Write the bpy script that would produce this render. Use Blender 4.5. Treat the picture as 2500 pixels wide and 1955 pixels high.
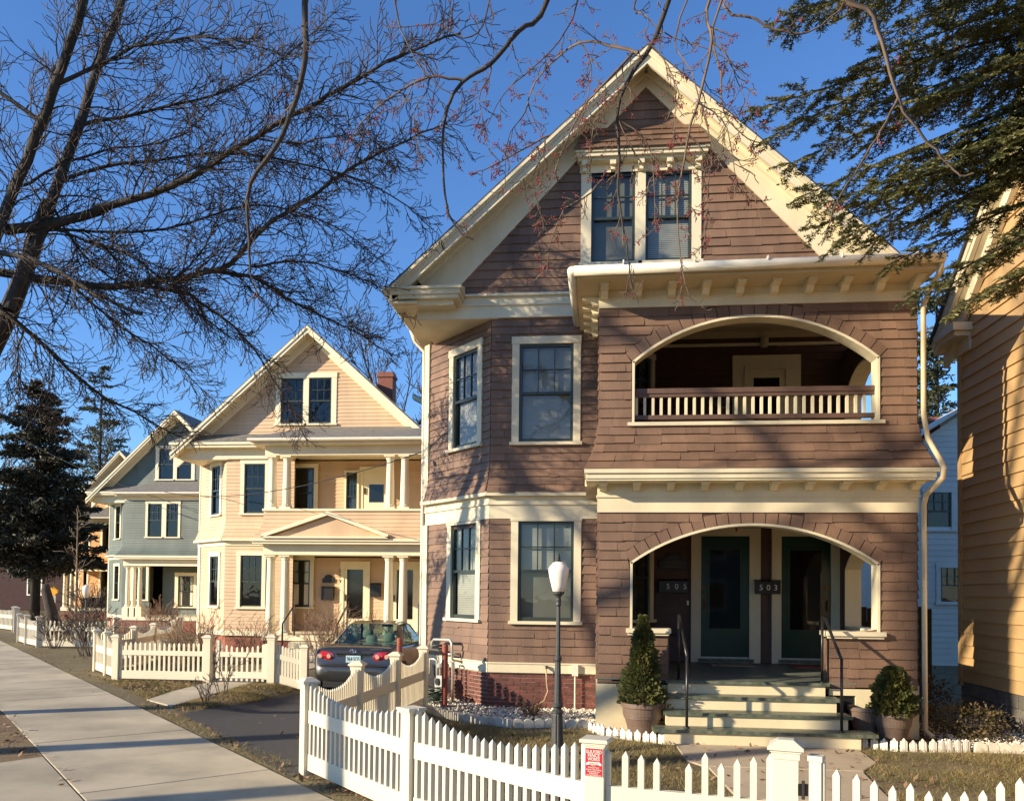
import bpy, math, random
import numpy as np
from mathutils import Vector, Matrix
random.seed(7); RNG = np.random.default_rng(11)
R = math.radians
for o in list(bpy.data.objects): bpy.data.objects.remove(o)
scene = bpy.context.scene; COL = scene.collection

# ------------------------------------------------------------------ camera, sky, sun, exposure
FPX, CXP, PITCH, ROLL, YAW, HOR = 2000.0, 1250.0, R(1.5), R(.62), R(6.0), 1444.0
CYP = HOR - FPX * math.tan(PITCH)
EYE = Vector((0, 0, 1.92))
FW = Vector((-math.sin(YAW) * math.cos(PITCH), math.cos(YAW) * math.cos(PITCH), math.sin(PITCH)))
RT = Vector((math.cos(YAW), math.sin(YAW), 0)); UP = RT.cross(FW)
CR = math.cos(ROLL) * RT + math.sin(ROLL) * UP
CU = -math.sin(ROLL) * RT + math.cos(ROLL) * UP
cam = bpy.data.cameras.new('camera'); camo = bpy.data.objects.new('camera', cam); COL.objects.link(camo)
cam.sensor_fit = 'HORIZONTAL'; cam.sensor_width = 36; cam.lens = 36 * FPX / 2500
cam.shift_y = (CYP - 977.5) / 2500; cam.clip_end = 2000; cam.clip_start = .05
camo.matrix_world = Matrix(((CR.x, CU.x, -FW.x, EYE.x), (CR.y, CU.y, -FW.y, EYE.y), (CR.z, CU.z, -FW.z, EYE.z), (0, 0, 0, 1)))
scene.camera = camo
SUN = Vector((1.84, 1.0, -.72)).normalized()          # direction the light travels
SUN_EL = math.asin(-SUN.z); SUN_ROT = math.atan2(-SUN.x, -SUN.y)
world = bpy.data.worlds.new('World'); scene.world = world; world.use_nodes = True
wn = world.node_tree.nodes; wl = world.node_tree.links; wn.clear()
sky = wn.new('ShaderNodeTexSky'); sky.sky_type = 'NISHITA'; sky.sun_disc = False
sky.sun_elevation = SUN_EL; sky.sun_rotation = SUN_ROT; sky.air_density = 1.0; sky.dust_density = 0.0; sky.ozone_density = 6.0
hs = wn.new('ShaderNodeHueSaturation'); hs.inputs['Saturation'].default_value = 1.04; hs.inputs['Hue'].default_value = .504; wl.new(sky.outputs[0], hs.inputs['Color'])
bg = wn.new('ShaderNodeBackground'); bg.inputs[1].default_value = .138
wo = wn.new('ShaderNodeOutputWorld'); wl.new(hs.outputs[0], bg.inputs[0]); wl.new(bg.outputs[0], wo.inputs[0])
sl = bpy.data.lights.new('sun', 'SUN'); sl.energy = 5.0; sl.angle = R(.53); sl.color = (1.0, .86, .66)
so = bpy.data.objects.new('sun', sl); COL.objects.link(so); so.rotation_euler = SUN.to_track_quat('-Z', 'Y').to_euler(); so.location = (-20, -12, 20)
vs = scene.view_settings; vs.view_transform = 'Standard'; vs.look = 'None'; vs.gamma = 1; vs.use_curve_mapping = False
vs.exposure = .8

# ------------------------------------------------------------------ helpers
WL = {}
def wloc(o): return WL.get(o.name, Vector((0, 0, 0))) if o else Vector((0, 0, 0))
def tag(o, label=None, cat=None, group=None, kind=None):
    if label: o['label'] = label
    if cat: o['category'] = cat
    if group: o['group'] = group
    if kind: o['kind'] = kind
    return o
def thing(name, label, cat, loc=(0, 0, 0), group=None):
    o = bpy.data.objects.new(name, None); COL.objects.link(o); o.empty_display_size = .2
    o.location = loc; WL[o.name] = Vector(loc)
    return tag(o, label, cat, group)
def link_mesh(name, me, loc, parent=None, rot=None):
    o = bpy.data.objects.new(name, me); COL.objects.link(o)
    loc = Vector(loc); WL[o.name] = loc; o.parent = parent; o.location = loc - wloc(parent)
    if rot is not None: o.rotation_euler = rot
    return o
def at(x, y, d):                                        # photo pixel and distance along the view axis -> point in the place
    return EYE + (FW + CR * ((x - CXP) / FPX) - CU * ((y - CYP) / FPX)) * d
def onz(x, y, z=0.0):
    r = FW + CR * ((x - CXP) / FPX) - CU * ((y - CYP) / FPX); return EYE + r * ((z - EYE.z) / r.z)

class MB:
    def __init__(s): s.v = []; s.f = []; s.uvd = None
    def add(s, vs_, fs):
        n = len(s.v); s.v.extend([tuple(p) for p in vs_]); s.f.extend([tuple(i + n for i in f) for f in fs]); return s
    def hexa(s, p):        # p: 4 bottom (ccw seen from outside-below order whatever), 4 top
        return s.add(p, [(0, 3, 2, 1), (4, 5, 6, 7), (0, 1, 5, 4), (1, 2, 6, 5), (2, 3, 7, 6), (3, 0, 4, 7)])
    def box(s, x0, x1, y0, y1, z0, z1):
        return s.hexa([(x0, y0, z0), (x1, y0, z0), (x1, y1, z0), (x0, y1, z0), (x0, y0, z1), (x1, y0, z1), (x1, y1, z1), (x0, y1, z1)])
    def bar(s, a, b, w, h, up=(0, 0, 1)):   # box beam from a to b; w across, h along up
        a = Vector(a); b = Vector(b); d = (b - a).normalized(); sd = d.cross(Vector(up)).normalized(); u = sd.cross(d)
        q = [(-1, -1), (1, -1), (1, 1), (-1, 1)]
        return s.hexa([a + sd * (i * w / 2) + u * (j * h / 2) for i, j in q] + [b + sd * (i * w / 2) + u * (j * h / 2) for i, j in q])
    def prism(s, poly, ext):               # planar polygon (3D pts) extruded by vector
        n = len(poly); e = Vector(ext); a = [Vector(p) for p in poly]; b = [p + e for p in a]
        return s.add(a + b, [tuple(range(n))[::-1], tuple(range(n, 2 * n))] + [(i, (i + 1) % n, n + (i + 1) % n, n + i) for i in range(n)])
    def loop_strip(s, A, B, closed=False):
        n = len(A); m = n if closed else n - 1
        return s.add(list(A) + list(B), [(i, (i + 1) % n, n + (i + 1) % n, n + i) for i in range(m)])
    def lathe(s, prof, c, n=20, flute=None):
        c = Vector(c); V = []; F = []
        for k, (r, z) in enumerate(prof):
            for i in range(n):
                a = 2 * math.pi * i / n; rr = r
                V.append((c.x + rr * math.cos(a), c.y + rr * math.sin(a), c.z + z))
        for k in range(len(prof) - 1):
            for i in range(n):
                j = (i + 1) % n; F.append((k * n + i, k * n + j, (k + 1) * n + j, (k + 1) * n + i))
        F.append(tuple(range(n))[::-1]); F.append(tuple((len(prof) - 1) * n + i for i in range(n)))
        return s.add(V, F)
    def tube(s, pts, rad, n=8, cap=True):
        V, F = tube_np(pts, rad, n); s.add(V.tolist(), F)
        if cap:
            k = len(s.v); m = len(V)
            s.f.append(tuple(range(k - m, k - m + n))[::-1]); s.f.append(tuple(range(k - n, k)))
        return s
    def build(s, name, mat, parent=None, smooth=False, kind=None, origin=None):
        v = np.array(s.v, dtype=float)
        lo = v.min(0); hi = v.max(0)
        og = Vector(origin) if origin is not None else Vector(((lo[0] + hi[0]) / 2, (lo[1] + hi[1]) / 2, lo[2]))
        v = v - np.array(og)
        me = bpy.data.meshes.new(name); me.from_pydata(v.tolist(), [], s.f)
        me.materials.append(M[mat] if isinstance(mat, str) else mat)
        if smooth: me.polygons.foreach_set('use_smooth', [True] * len(me.polygons))
        me.update()
        o = link_mesh(name, me, og, parent)
        if smooth == 'auto':
            pass
        if kind: o['kind'] = kind
        return o
def tube_np(pts, rad, n=6):
    P = np.array([tuple(p) for p in pts], float); m = len(P)
    if np.isscalar(rad): rad = [rad] * m
    T = np.zeros_like(P); T[1:-1] = P[2:] - P[:-2]; T[0] = P[1] - P[0]; T[-1] = P[-1] - P[-2]
    T /= (np.linalg.norm(T, axis=1, keepdims=True) + 1e-9)
    a = np.array([0, 0, 1.]) if abs(T[0, 2]) < .9 else np.array([1., 0, 0])
    N = np.cross(T[0], a); N /= np.linalg.norm(N); V = []
    ang = np.arange(n) * 2 * math.pi / n; ca = np.cos(ang)[:, None]; sa = np.sin(ang)[:, None]
    for i in range(m):
        N = N - T[i] * np.dot(N, T[i]); N /= (np.linalg.norm(N) + 1e-9); B = np.cross(T[i], N)
        V.append(P[i] + rad[i] * (ca * N + sa * B))
    V = np.concatenate(V); F = []
    for i in range(m - 1):
        for j in range(n):
            k = (j + 1) % n; F.append((i * n + j, i * n + k, (i + 1) * n + k, (i + 1) * n + j))
    return V, F
def mesh_np(name, V, F, mat, loc=(0, 0, 0), parent=None, smooth=False, kind=None):   # V (n,3) world, F (m,3|4)
    V = np.asarray(V, np.float32) - np.array(loc, np.float32); F = np.asarray(F, np.int32); k = F.shape[1]
    me = bpy.data.meshes.new(name); me.vertices.add(len(V)); me.vertices.foreach_set('co', V.ravel())
    me.loops.add(F.size); me.loops.foreach_set('vertex_index', F.ravel()); me.polygons.add(len(F))
    me.polygons.foreach_set('loop_start', np.arange(0, F.size, k, dtype=np.int32))
    if smooth: me.polygons.foreach_set('use_smooth', np.ones(len(F), bool))
    me.update(); me.validate(); me.materials.append(M[mat] if isinstance(mat, str) else mat)
    o = link_mesh(name, me, loc, parent)
    if kind: o['kind'] = kind
    return o
def text(name, s, mat, parent, c, size, xdir=(1, 0, 0), up=(0, 0, 1), depth=.003, width=None, align='CENTER'):
    cu = bpy.data.curves.new(name, 'FONT'); cu.body = s; cu.size = size; cu.extrude = depth / 2; cu.align_x = align; cu.align_y = 'CENTER'; cu.resolution_u = 3
    to = bpy.data.objects.new(name, cu); COL.objects.link(to); bpy.context.view_layer.update()
    me = bpy.data.meshes.new_from_object(to.evaluated_get(bpy.context.evaluated_depsgraph_get())); bpy.data.objects.remove(to); bpy.data.curves.remove(cu)
    xd = Vector(xdir).normalized(); u = Vector(up).normalized(); nn = xd.cross(u)
    co = np.empty(len(me.vertices) * 3, np.float32); me.vertices.foreach_get('co', co); co = co.reshape(-1, 3)
    if width: co[:, 0] *= width / max(1e-6, co[:, 0].max() - co[:, 0].min())
    w = co[:, :1] * np.array(xd) + co[:, 1:2] * np.array(u) + co[:, 2:] * np.array(nn)
    me.vertices.foreach_set('co', w.astype(np.float32).ravel()); me.update()
    me.materials.clear(); me.materials.append(M[mat]); me.name = name
    return link_mesh(name, me, c, parent)
def copy_tree(o, loc, parent=None, rotz=None):
    c = o.copy(); COL.objects.link(c); c.parent = parent; c.location = Vector(loc) - wloc(parent); WL[c.name] = Vector(loc)
    if rotz is not None: c.rotation_euler = (0, 0, rotz)
    for ch in o.children:
        k = ch.copy(); COL.objects.link(k); k.parent = c
        for g in ch.children:
            h = g.copy(); COL.objects.link(h); h.parent = k
    return c

# ------------------------------------------------------------------ materials
M = {}
def nodes_of(m):
    m.use_nodes = True; t = m.node_tree; return t.nodes, t.links, t.nodes['Principled BSDF']
def mat(name, col, rough=.6, var=.12, scale=6.0, bump=.15, bscale=40., island=0., stretch=(1, 1, 1), metal=0., spec=.5, col2=None, mixlo=.35, mixhi=.65, coat=0., sub=0., bdist=.004):
    m = bpy.data.materials.new(name); n, l, p = nodes_of(m)
    p.inputs['Roughness'].default_value = rough; p.inputs['Metallic'].default_value = metal
    p.inputs['Specular IOR Level'].default_value = spec; p.inputs['Coat Weight'].default_value = coat
    tc = n.new('ShaderNodeTexCoord'); mp = n.new('ShaderNodeMapping'); mp.inputs['Scale'].default_value = stretch
    geo = n.new('ShaderNodeNewGeometry'); l.new(geo.outputs['Position'], mp.inputs['Vector'])
    nz = n.new('ShaderNodeTexNoise'); nz.inputs['Scale'].default_value = scale; nz.inputs['Detail'].default_value = 5; nz.inputs['Roughness'].default_value = .6
    l.new(mp.outputs[0], nz.inputs['Vector'])
    rp = n.new('ShaderNodeValToRGB'); e = rp.color_ramp.elements
    WARM = np.array((1.05, 1.0, .87)) if metal < .5 else np.ones(3)
    c = np.array(col[:3]) * WARM; e[0].position = mixlo; e[1].position = mixhi
    c2 = np.array(col2[:3]) * WARM if col2 is not None else c * (1 + var)
    c1 = c if col2 is not None else c * (1 - var)
    e[0].color = (*c1, 1); e[1].color = (*c2, 1); l.new(nz.outputs['Fac'], rp.inputs['Fac'])
    out = rp.outputs['Color']
    if island:
        mr = n.new('ShaderNodeMapRange'); mr.inputs['To Min'].default_value = 1 - island; mr.inputs['To Max'].default_value = 1 + island
        oi = n.new('ShaderNodeObjectInfo'); ad = n.new('ShaderNodeMath'); ad.operation = 'ADD'; fr = n.new('ShaderNodeMath'); fr.operation = 'FRACT'
        l.new(geo.outputs['Random Per Island'], ad.inputs[0]); l.new(oi.outputs['Random'], ad.inputs[1]); l.new(ad.outputs[0], fr.inputs[0])
        l.new(fr.outputs[0], mr.inputs['Value'])
        mx = n.new('ShaderNodeVectorMath'); mx.operation = 'SCALE'; l.new(out, mx.inputs[0]); l.new(mr.outputs[0], mx.inputs['Scale']); out = mx.outputs[0]
    l.new(out, p.inputs['Base Color'])
    if bump:
        nb = n.new('ShaderNodeTexNoise'); nb.inputs['Scale'].default_value = bscale; nb.inputs['Detail'].default_value = 4; l.new(mp.outputs[0], nb.inputs['Vector'])
        b = n.new('ShaderNodeBump'); b.inputs['Strength'].default_value = bump; b.inputs['Distance'].default_value = bdist; l.new(nb.outputs['Fac'], b.inputs['Height']); l.new(b.outputs[0], p.inputs['Normal'])
    if sub: p.inputs['Subsurface Weight'].default_value = sub
    M[name] = m; return m
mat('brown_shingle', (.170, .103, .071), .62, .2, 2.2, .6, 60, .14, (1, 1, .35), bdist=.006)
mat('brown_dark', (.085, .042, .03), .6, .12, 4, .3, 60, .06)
mat('brown_rail', (.11, .065, .05), .5, .12, 8)
mat('cream', (.66, .60, .46), .5, .09, 1.8, .25, 30, .02, (1, 1, .5))
mat('cream_step', (.68, .60, .42), .5, .07, 3.5, .25, 30, .02)
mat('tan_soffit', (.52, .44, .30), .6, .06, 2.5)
mat('fence_white', (.60, .575, .505), .38, .03, 1.5, .06, 20, .02)
mat('fence_cream', (.70, .65, .53), .42, .04, 1.5, .08, 20, .02)
mat('white_paint', (.8, .79, .76), .45, .05, 6, .2, 40, .03)
mat('peach', (.56, .405, .275), .6, .10, 1.6, .3, 40, .05, (1, 1, .35))
mat('peach_trim', (.76, .70, .54), .5, .05, 2)
mat('blue_clap', (.115, .145, .14), .6, .14, 1.6, .3, 40, .06, (1, 1, .35))
mat('orange_clap', (.62, .32, .11), .6, .1, 1.2, .2, 40, .04)
mat('yellow_clap', (.45, .30, .15), .55, .05, 1.5, .25, 40, .03)
mat('white_clap', (.60, .62, .64), .6, .06, 1.2, .2, 40, .03)
mat('grey_roof', (.17, .165, .16), .8, .25, 9, .6, 50, .12)
mat('dark_roof', (.05, .048, .05), .85, .2, 8, .5, 60, .1)
mat('brick', (.135, .045, .036), .75, .22, 9, .5, 50, .22)
mat('mortar', (.45, .40, .34), .9, .15, 12, .6, 80)
mat('brick_far', (.22, .08, .055), .8, .2, 12, .5, 60, .2)
mat('sash', (.028, .040, .036), .35, .1, 6, .05)
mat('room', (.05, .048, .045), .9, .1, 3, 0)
mat('blind', (.42, .43, .42), .6, .04, 4, 0)
mat('shade_cloth', (.17, .18, .175), .9, .05, 3, 0)
mat('curtain', (.7, .68, .62), .9, .05, 4, 0)
mat('door_green', (.010, .042, .030), .28, .12, 4, .1)
mat('door_glass', (.008, .008, .008), .05, .1, 4, 0)
mat('tread_green', (.045, .07, .052), .4, .35, 12, .3, 50, col2=(.17, .18, .15), mixlo=.36, mixhi=.72)
mat('porch_floor', (.135, .155, .13), .5, .15, 3, .2)
mat('iron', (.012, .012, .013), .4, .2, 10, .2)
mat('black_metal', (.016, .015, .015), .35, .2, 12, .1)
mat('lamp_metal', (.045, .048, .05), .5, .2, 12, .3, 60)
mat('meter_grey', (.35, .36, .35), .5, .12, 12, .1)
mat('galv', (.5, .5, .48), .4, .12, 14, .1, metal=.4)
mat('pipe_dark', (.06, .055, .05), .6, .2, 14, .2)
mat('rust_red', (.26, .065, .04), .7, .2, 10, .4, 50)
mat('gutter_white', (.72, .69, .62), .3, .07, 5, .05)
mat('pot', (.15, .105, .085), .55, .12, 8, .15)
mat('concrete', (.40, .355, .275), .85, .24, .7, .6, 120, .07, bdist=.003)
mat('concrete_walk', (.41, .345, .265), .85, .1, 1.6, .5, 120, .05, bdist=.003)
mat('asphalt', (.055, .052, .05), .85, .25, 40, .8, 160, bdist=.006)
mat('soil', (.15, .095, .05), .95, .3, 2.2, .8, 45, col2=(.19, .14, .07), bdist=.012)
mat('lawn_soil', (.13, .098, .05), .95, .3, 1.5, 1.0, 35, col2=(.17, .145, .075), bdist=.03)
mat('grass_blade', (.16, .15, .05), .6, .3, 1.3, 0, col2=(.36, .285, .13), island=.3)
mat('gravel_white', (.66, .63, .58), .7, .1, 20, .3, 60, .18)
mat('edging_stone', (.62, .58, .5), .8, .12, 8, .5, 60, .06)
mat('leaf_litter', (.16, .09, .05), .8, .3, 8, 0, col2=(.30, .20, .12), island=.3)
mat('bark', (.045, .036, .029), .9, .3, 9, 1.0, 35, 0, (1, 1, .25), bdist=.02)
mat('bark_pale', (.21, .165, .125), .8, .25, 7, .5, 40)
mat('bark_mid', (.052, .042, .034), .9, .3, 9, .8, 35, 0, (1, 1, .3), bdist=.01)
mat('twig_pale', (.13, .09, .066), .8, .3, 6, 0)
mat('twig', (.055, .04, .032), .8, .3, 6, 0)
mat('bud', (.24, .03, .03), .6, .25, 20, 0)
mat('shrub_twig', (.20, .125, .085), .8, .3, 6, 0)
mat('needle', (.095, .112, .038), .5, .35, 3, 0, col2=(.25, .235, .085), island=.25)
mat('needle_dark', (.022, .030, .016), .6, .35, 1.5, 0, col2=(.06, .05, .03), island=.3)
mat('needle_pine', (.045, .062, .03), .6, .35, 1.5, 0, col2=(.085, .09, .04), island=.3)
mat('arborvitae', (.065, .085, .028), .55, .35, 5, 0, col2=(.15, .15, .05), island=.25)
mat('bush_leaf', (.055, .06, .025), .5, .35, 4, 0, col2=(.16, .11, .05), island=.35)
mat('car_paint', (.055, .051, .046), .3, .03, 3, 0, metal=.6, coat=1.0)
mat('car_black', (.012, .012, .012), .5, .1, 5, 0)
mat('tyre', (.02, .02, .02), .8, .1, 9, .3)
mat('chrome', (.75, .75, .75), .12, .02, 9, 0, metal=1.)
mat('tail_red', (.42, .012, .015), .12, .05, 9, 0, coat=1.)
mat('tail_clear', (.6, .35, .3), .15, .05, 30, 0, coat=1.)
mat('seat_cloth', (.36, .42, .36), .9, .08, 9, 0)
mat('plate_blue', (.42, .62, .74), .4, .06, 6, 0)
mat('ink', (.015, .016, .03), .5, 0, 6, 0)
mat('white_ink', (.82, .82, .8), .5, 0, 6, 0)
mat('sign_red', (.42, .016, .03), .4, .05, 4, 0)
mat('sign_yellow', (.8, .42, .02), .4, .05, 4, 0)
mat('bronze', (.11, .065, .028), .35, .1, 9, 0, metal=.9)
mat('mat_cloth', (.30, .25, .2), .95, .25, 25, .5, 200)
mat('hose_green', (.035, .055, .04), .4, .2, 9, 0)
mat('hose_tan', (.42, .32, .2), .45, .1, 9, 0)
mat('utility_blue', (.05, .09, .17), .5, .1, 9, 0)
mat('wood_fence', (.075, .046, .026), .8, .3, 5, .6, 30, .15, (1, 1, .2))
mat('stone_wall', (.13, .12, .11), .9, .25, 4, .8, 25, .2, bdist=.02)
mat('wire', (.015, .015, .016), .6, 0, 5, 0)
mat('brick_red_far', (.045, .02, .022), .9, .15, 3, .3, 20)
def glass_mat(name, tint, ior=1.5):
    m = bpy.data.materials.new(name); n, l, p = nodes_of(m); n.remove(p); out = n['Material Output']
    fr = n.new('ShaderNodeFresnel'); ge = n.new('ShaderNodeNewGeometry'); mi = n.new('ShaderNodeMapRange'); mi.inputs['To Min'].default_value = ior; mi.inputs['To Max'].default_value = 1 / ior      # a thin pane: same from both sides
    l.new(ge.outputs['Backfacing'], mi.inputs['Value']); l.new(mi.outputs[0], fr.inputs['IOR'])
    tr = n.new('ShaderNodeBsdfTransparent'); tr.inputs[0].default_value = (*tint, 1)
    gl = n.new('ShaderNodeBsdfGlossy'); gl.inputs['Roughness'].default_value = .015
    mx = n.new('ShaderNodeMixShader'); l.new(fr.outputs[0], mx.inputs[0]); l.new(tr.outputs[0], mx.inputs[1]); l.new(gl.outputs[0], mx.inputs[2]); l.new(mx.outputs[0], out.inputs[0])
    nz = n.new('ShaderNodeTexNoise'); nz.inputs['Scale'].default_value = 1.6; b = n.new('ShaderNodeBump'); b.inputs['Strength'].default_value = .06; b.inputs['Distance'].default_value = .05
    l.new(nz.outputs['Fac'], b.inputs['Height']); l.new(b.outputs[0], gl.inputs['Normal'])
    M[name] = m
glass_mat('glass', (.78, .80, .78), 1.65)
glass_mat('car_glass', (.45, .55, .52), 1.6)
m = mat('globe', (.86, .80, .78), .25, .02, 3, 0, coat=.3); m.node_tree.nodes['Principled BSDF'].inputs['Subsurface Weight'].default_value = .4
m.node_tree.nodes['Principled BSDF'].inputs['Subsurface Radius'].default_value = (.1, .08, .07)

# ------------------------------------------------------------------ siding
def inter(loops, z):
    xs = []
    for lp in loops:
        n = len(lp)
        for i in range(n):
            (x0, z0), (x1, z1) = lp[i], lp[(i + 1) % n]
            if (z0 <= z) != (z1 <= z): xs.append(x0 + (z - z0) / (z1 - z0) * (x1 - x0))
    xs.sort(); return [(xs[i], xs[i + 1]) for i in range(0, len(xs) - 1, 2)]
def courses(loops, expo, z0=None, z1=None):
    zs = [p[1] for lp in loops for p in lp]; z0 = min(zs) if z0 is None else z0; z1 = max(zs) if z1 is None else z1
    n = max(1, round((z1 - z0) / expo)); h = (z1 - z0) / n; out = []
    for k in range(n):
        a, b = z0 + k * h, z0 + (k + 1) * h
        A = inter(loops, a + 2e-4); B = inter(loops, b - 2e-4)
        ok = len(A) == len(B) and all(p[0] < q[1] and q[0] < p[1] for p, q in zip(A, B))
        if not ok:
            A = B = inter(loops, (a + b) / 2)
        for p, q in zip(A, B): out.append((a, b, p[0], p[1], q[0], q[1]))
    return out
def frame(O, u, n):
    O = Vector(O); u = Vector(u).normalized(); n = Vector(n).normalized()
    return lambda s, z, off: Vector((O.x + u.x * s + n.x * off, O.y + u.y * s + n.y * off, O.z + z + n.z * off))
def wedge(P, c, thick=.016, top=.004, lap=.012, zj=0., gap=.002, tj=0.):
    a, b, a0, a1, b0, b1 = c; a -= lap * 0 + zj; t = thick + tj
    if a1 - a0 > 3 * gap: a0 += gap; a1 -= gap; b0 += gap; b1 -= gap
    if b1 < b0: b0 = b1 = (b0 + b1) / 2
    return [P(a0, a, t), P(a1, a, t), P(a1, a, -.004), P(a0, a, -.004), P(b0, b + lap, top), P(b1, b + lap, top), P(b1, b + lap, -.004), P(b0, b + lap, -.004)]
def shingles(P, loops, expo, wlo=.14, whi=.36, z0=None, z1=None, pool=None, big=None):
    """list of wedge point lists; pool = target list"""
    for (a, b, a0, a1, b0, b1) in courses(loops, expo, z0, z1):
        lo, hi = min(a0, b0), max(a1, b1); s = lo; cuts = [lo]
        while s < hi - wlo * .6:
            s += random.uniform(wlo, whi) * (1.6 if random.random() < .18 else 1)
            if hi - s < wlo * .5: break
            cuts.append(s)
        cuts.append(hi)
        for i in range(len(cuts) - 1):
            l, r = cuts[i], cuts[i + 1]
            A0, A1 = min(max(l, a0), a1), min(max(r, a0), a1); B0, B1 = min(max(l, b0), b1), min(max(r, b0), b1)
            if max(A1 - A0, B1 - B0) < .012: continue
            pool.append(wedge(P, (a, b, A0, A1, B0, B1), thick=.025, gap=.0012, zj=random.uniform(-.005, .008) + (.012 if random.random() < .06 else 0), tj=random.uniform(-.005, .007)))
def clap(P, loops, expo, z0=None, z1=None, thick=.018):
    mb = MB()
    for c in courses(loops, expo, z0, z1): mb.hexa(wedge(P, c, thick=thick, top=.002, gap=0, lap=.01))
    return mb
def sheet(P, loops, step=.12, off=0.):
    mb = MB()
    for (a, b, a0, a1, b0, b1) in courses(loops, step): mb.add([P(a0, a, off), P(a1, a, off), P(b1, b, off), P(b0, b, off)], [(0, 1, 2, 3)])
    return mb
def pbox(mb, P, s0, s1, z0, z1, o0, o1):
    return mb.hexa([P(s0, z0, o1), P(s1, z0, o1), P(s1, z0, o0), P(s0, z0, o0), P(s0, z1, o1), P(s1, z1, o1), P(s1, z1, o0), P(s0, z1, o0)])
def rect(s0, s1, z0, z1): return [(s0, z0), (s1, z0), (s1, z1), (s0, z1)]
def window(P, parent, s0, s1, z0, z1, trim='cream', cas=.12, cl_=None, cr_=None, head=None, sill=.05, grid=(3, 2), split=.5, blind=None, proud=.035, mullion=False, casing=True, room=True, fine=True, shade=None):
    """outer trim rectangle s0..s1, z0..z1; the glass lies inside the casing"""
    head = cas if head is None else head; cl_ = cas if cl_ is None else cl_; cr_ = cas if cr_ is None else cr_
    if not room:                                        # set on the face of a wall
        P0 = P; P = lambda s, z, off: P0(s, z, off + .075)
    g = MB()
    if casing:
        pbox(g, P, s0, s0 + cl_, z0 + sill, z1 - head, -.03, proud); pbox(g, P, s1 - cr_, s1, z0 + sill, z1 - head, -.03, proud)
        pbox(g, P, s0 - .01, s1 + .01, z1 - head, z1, -.03, proud + .012)
    pbox(g, P, s0 - .03, s1 + .03, z0, z0 + sill, -.03, proud + .045)
    w = g.build('window', trim, parent)
    a0, a1, b0, b1 = s0 + cl_, s1 - cr_, z0 + sill, z1 - head
    if not casing: a0, a1, b1 = s0, s1, z1
    zm = b0 + (b1 - b0) * (1 - split); f = .045
    d = MB()
    if fine:
        pbox(d, P, a0, a0 + f, b0, b1, -.06, .0); pbox(d, P, a1 - f, a1, b0, b1, -.06, .0); pbox(d, P, a0 + f, a1 - f, b1 - f, b1, -.058, .0)
        pbox(d, P, a0 + f, a1 - f, b0, b0 + f * 1.4, -.075, -.01); pbox(d, P, a0 + f, a1 - f, zm - f * .5, zm + f * .5, -.06, .004)
        d.build('sash', 'sash', w)
        nx, nz = grid; gw = (a1 - a0 - 2 * f) / nx; gh = (b1 - f - zm - f * .5) / nz; mu = .018
        mm = MB()
        for i in range(1, nx): x = a0 + f + gw * i; pbox(mm, P, x - mu / 2, x + mu / 2, zm + f * .5, b1 - f, -.05, -.012)
        for j in range(1, nz): z = zm + f * .5 + gh * j; pbox(mm, P, a0 + f, a1 - f, z - mu / 2, z + mu / 2, -.048, -.014)
        mm.build('muntin', 'sash', w)
        for i in range(nx):
            for j in range(nz):
                x = a0 + f + gw * i; z = zm + f * .5 + gh * j
                MB().add([P(x, z, -.03), P(x + gw, z, -.03), P(x + gw, z + gh, -.03), P(x, z + gh, -.03)], [(0, 1, 2, 3)]).build('pane', 'glass', w)
        MB().add([P(a0 + f, b0 + f, -.045), P(a1 - f, b0 + f, -.045), P(a1 - f, zm - f * .5, -.045), P(a0 + f, zm - f * .5, -.045)], [(0, 1, 2, 3)]).build('pane', 'glass', w)
    else:
        pbox(d, P, a0, a0 + f, b0, b1, -.06, .0); pbox(d, P, a1 - f, a1, b0, b1, -.06, .0); pbox(d, P, a0 + f, a1 - f, zm - .02, zm + .02, -.06, .004)
        for i in (1, 2): x = a0 + (a1 - a0) * i / 3; pbox(d, P, x - .012, x + .012, zm + .02, b1, -.05, -.01)
        pbox(d, P, a0 + f, a1 - f, (zm + b1) / 2 - .012, (zm + b1) / 2 + .012, -.048, -.012)
        d.build('sash', 'sash', w)
        for (q0, q1) in ((b0, zm), (zm, b1)):
            MB().add([P(a0, q0, -.035), P(a1, q0, -.035), P(a1, q1, -.035), P(a0, q1, -.035)], [(0, 1, 2, 3)]).build('pane', 'glass', w)
    if blind:
        bz0 = b0 if blind is True else b0 + (b1 - b0) * blind
        q = MB(); n = int((b1 - bz0) / .032)
        for i in range(n):
            z = bz0 + .032 * (i + .5)
            q.add([P(a0 + .05, z - .0145, -.085), P(a1 - .05, z - .0145, -.085), P(a1 - .05, z + .0145, -.092), P(a0 + .05, z + .0145, -.092)], [(0, 1, 2, 3)])
        q.build('blind', 'blind', w)
    if shade:
        MB().add([P(a0 + .03, b0 + (b1 - b0) * (1 - shade), -.10), P(a1 - .03, b0 + (b1 - b0) * (1 - shade), -.10), P(a1 - .03, b1, -.10), P(a0 + .03, b1, -.10)], [(0, 1, 2, 3)]).build('shade', 'shade_cloth', w)
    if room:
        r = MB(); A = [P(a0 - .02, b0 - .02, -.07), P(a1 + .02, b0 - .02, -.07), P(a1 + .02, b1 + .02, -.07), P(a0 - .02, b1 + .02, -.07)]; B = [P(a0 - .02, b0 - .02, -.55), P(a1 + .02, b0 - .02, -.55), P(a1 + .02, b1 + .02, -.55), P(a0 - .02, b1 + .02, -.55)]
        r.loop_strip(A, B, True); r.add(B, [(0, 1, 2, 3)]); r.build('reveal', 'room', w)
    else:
        MB().add([P(a0, b0, -.052), P(a1, b0, -.052), P(a1, b1, -.052), P(a0, b1, -.052)], [(0, 1, 2, 3)]).build('reveal', 'room', w)
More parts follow.
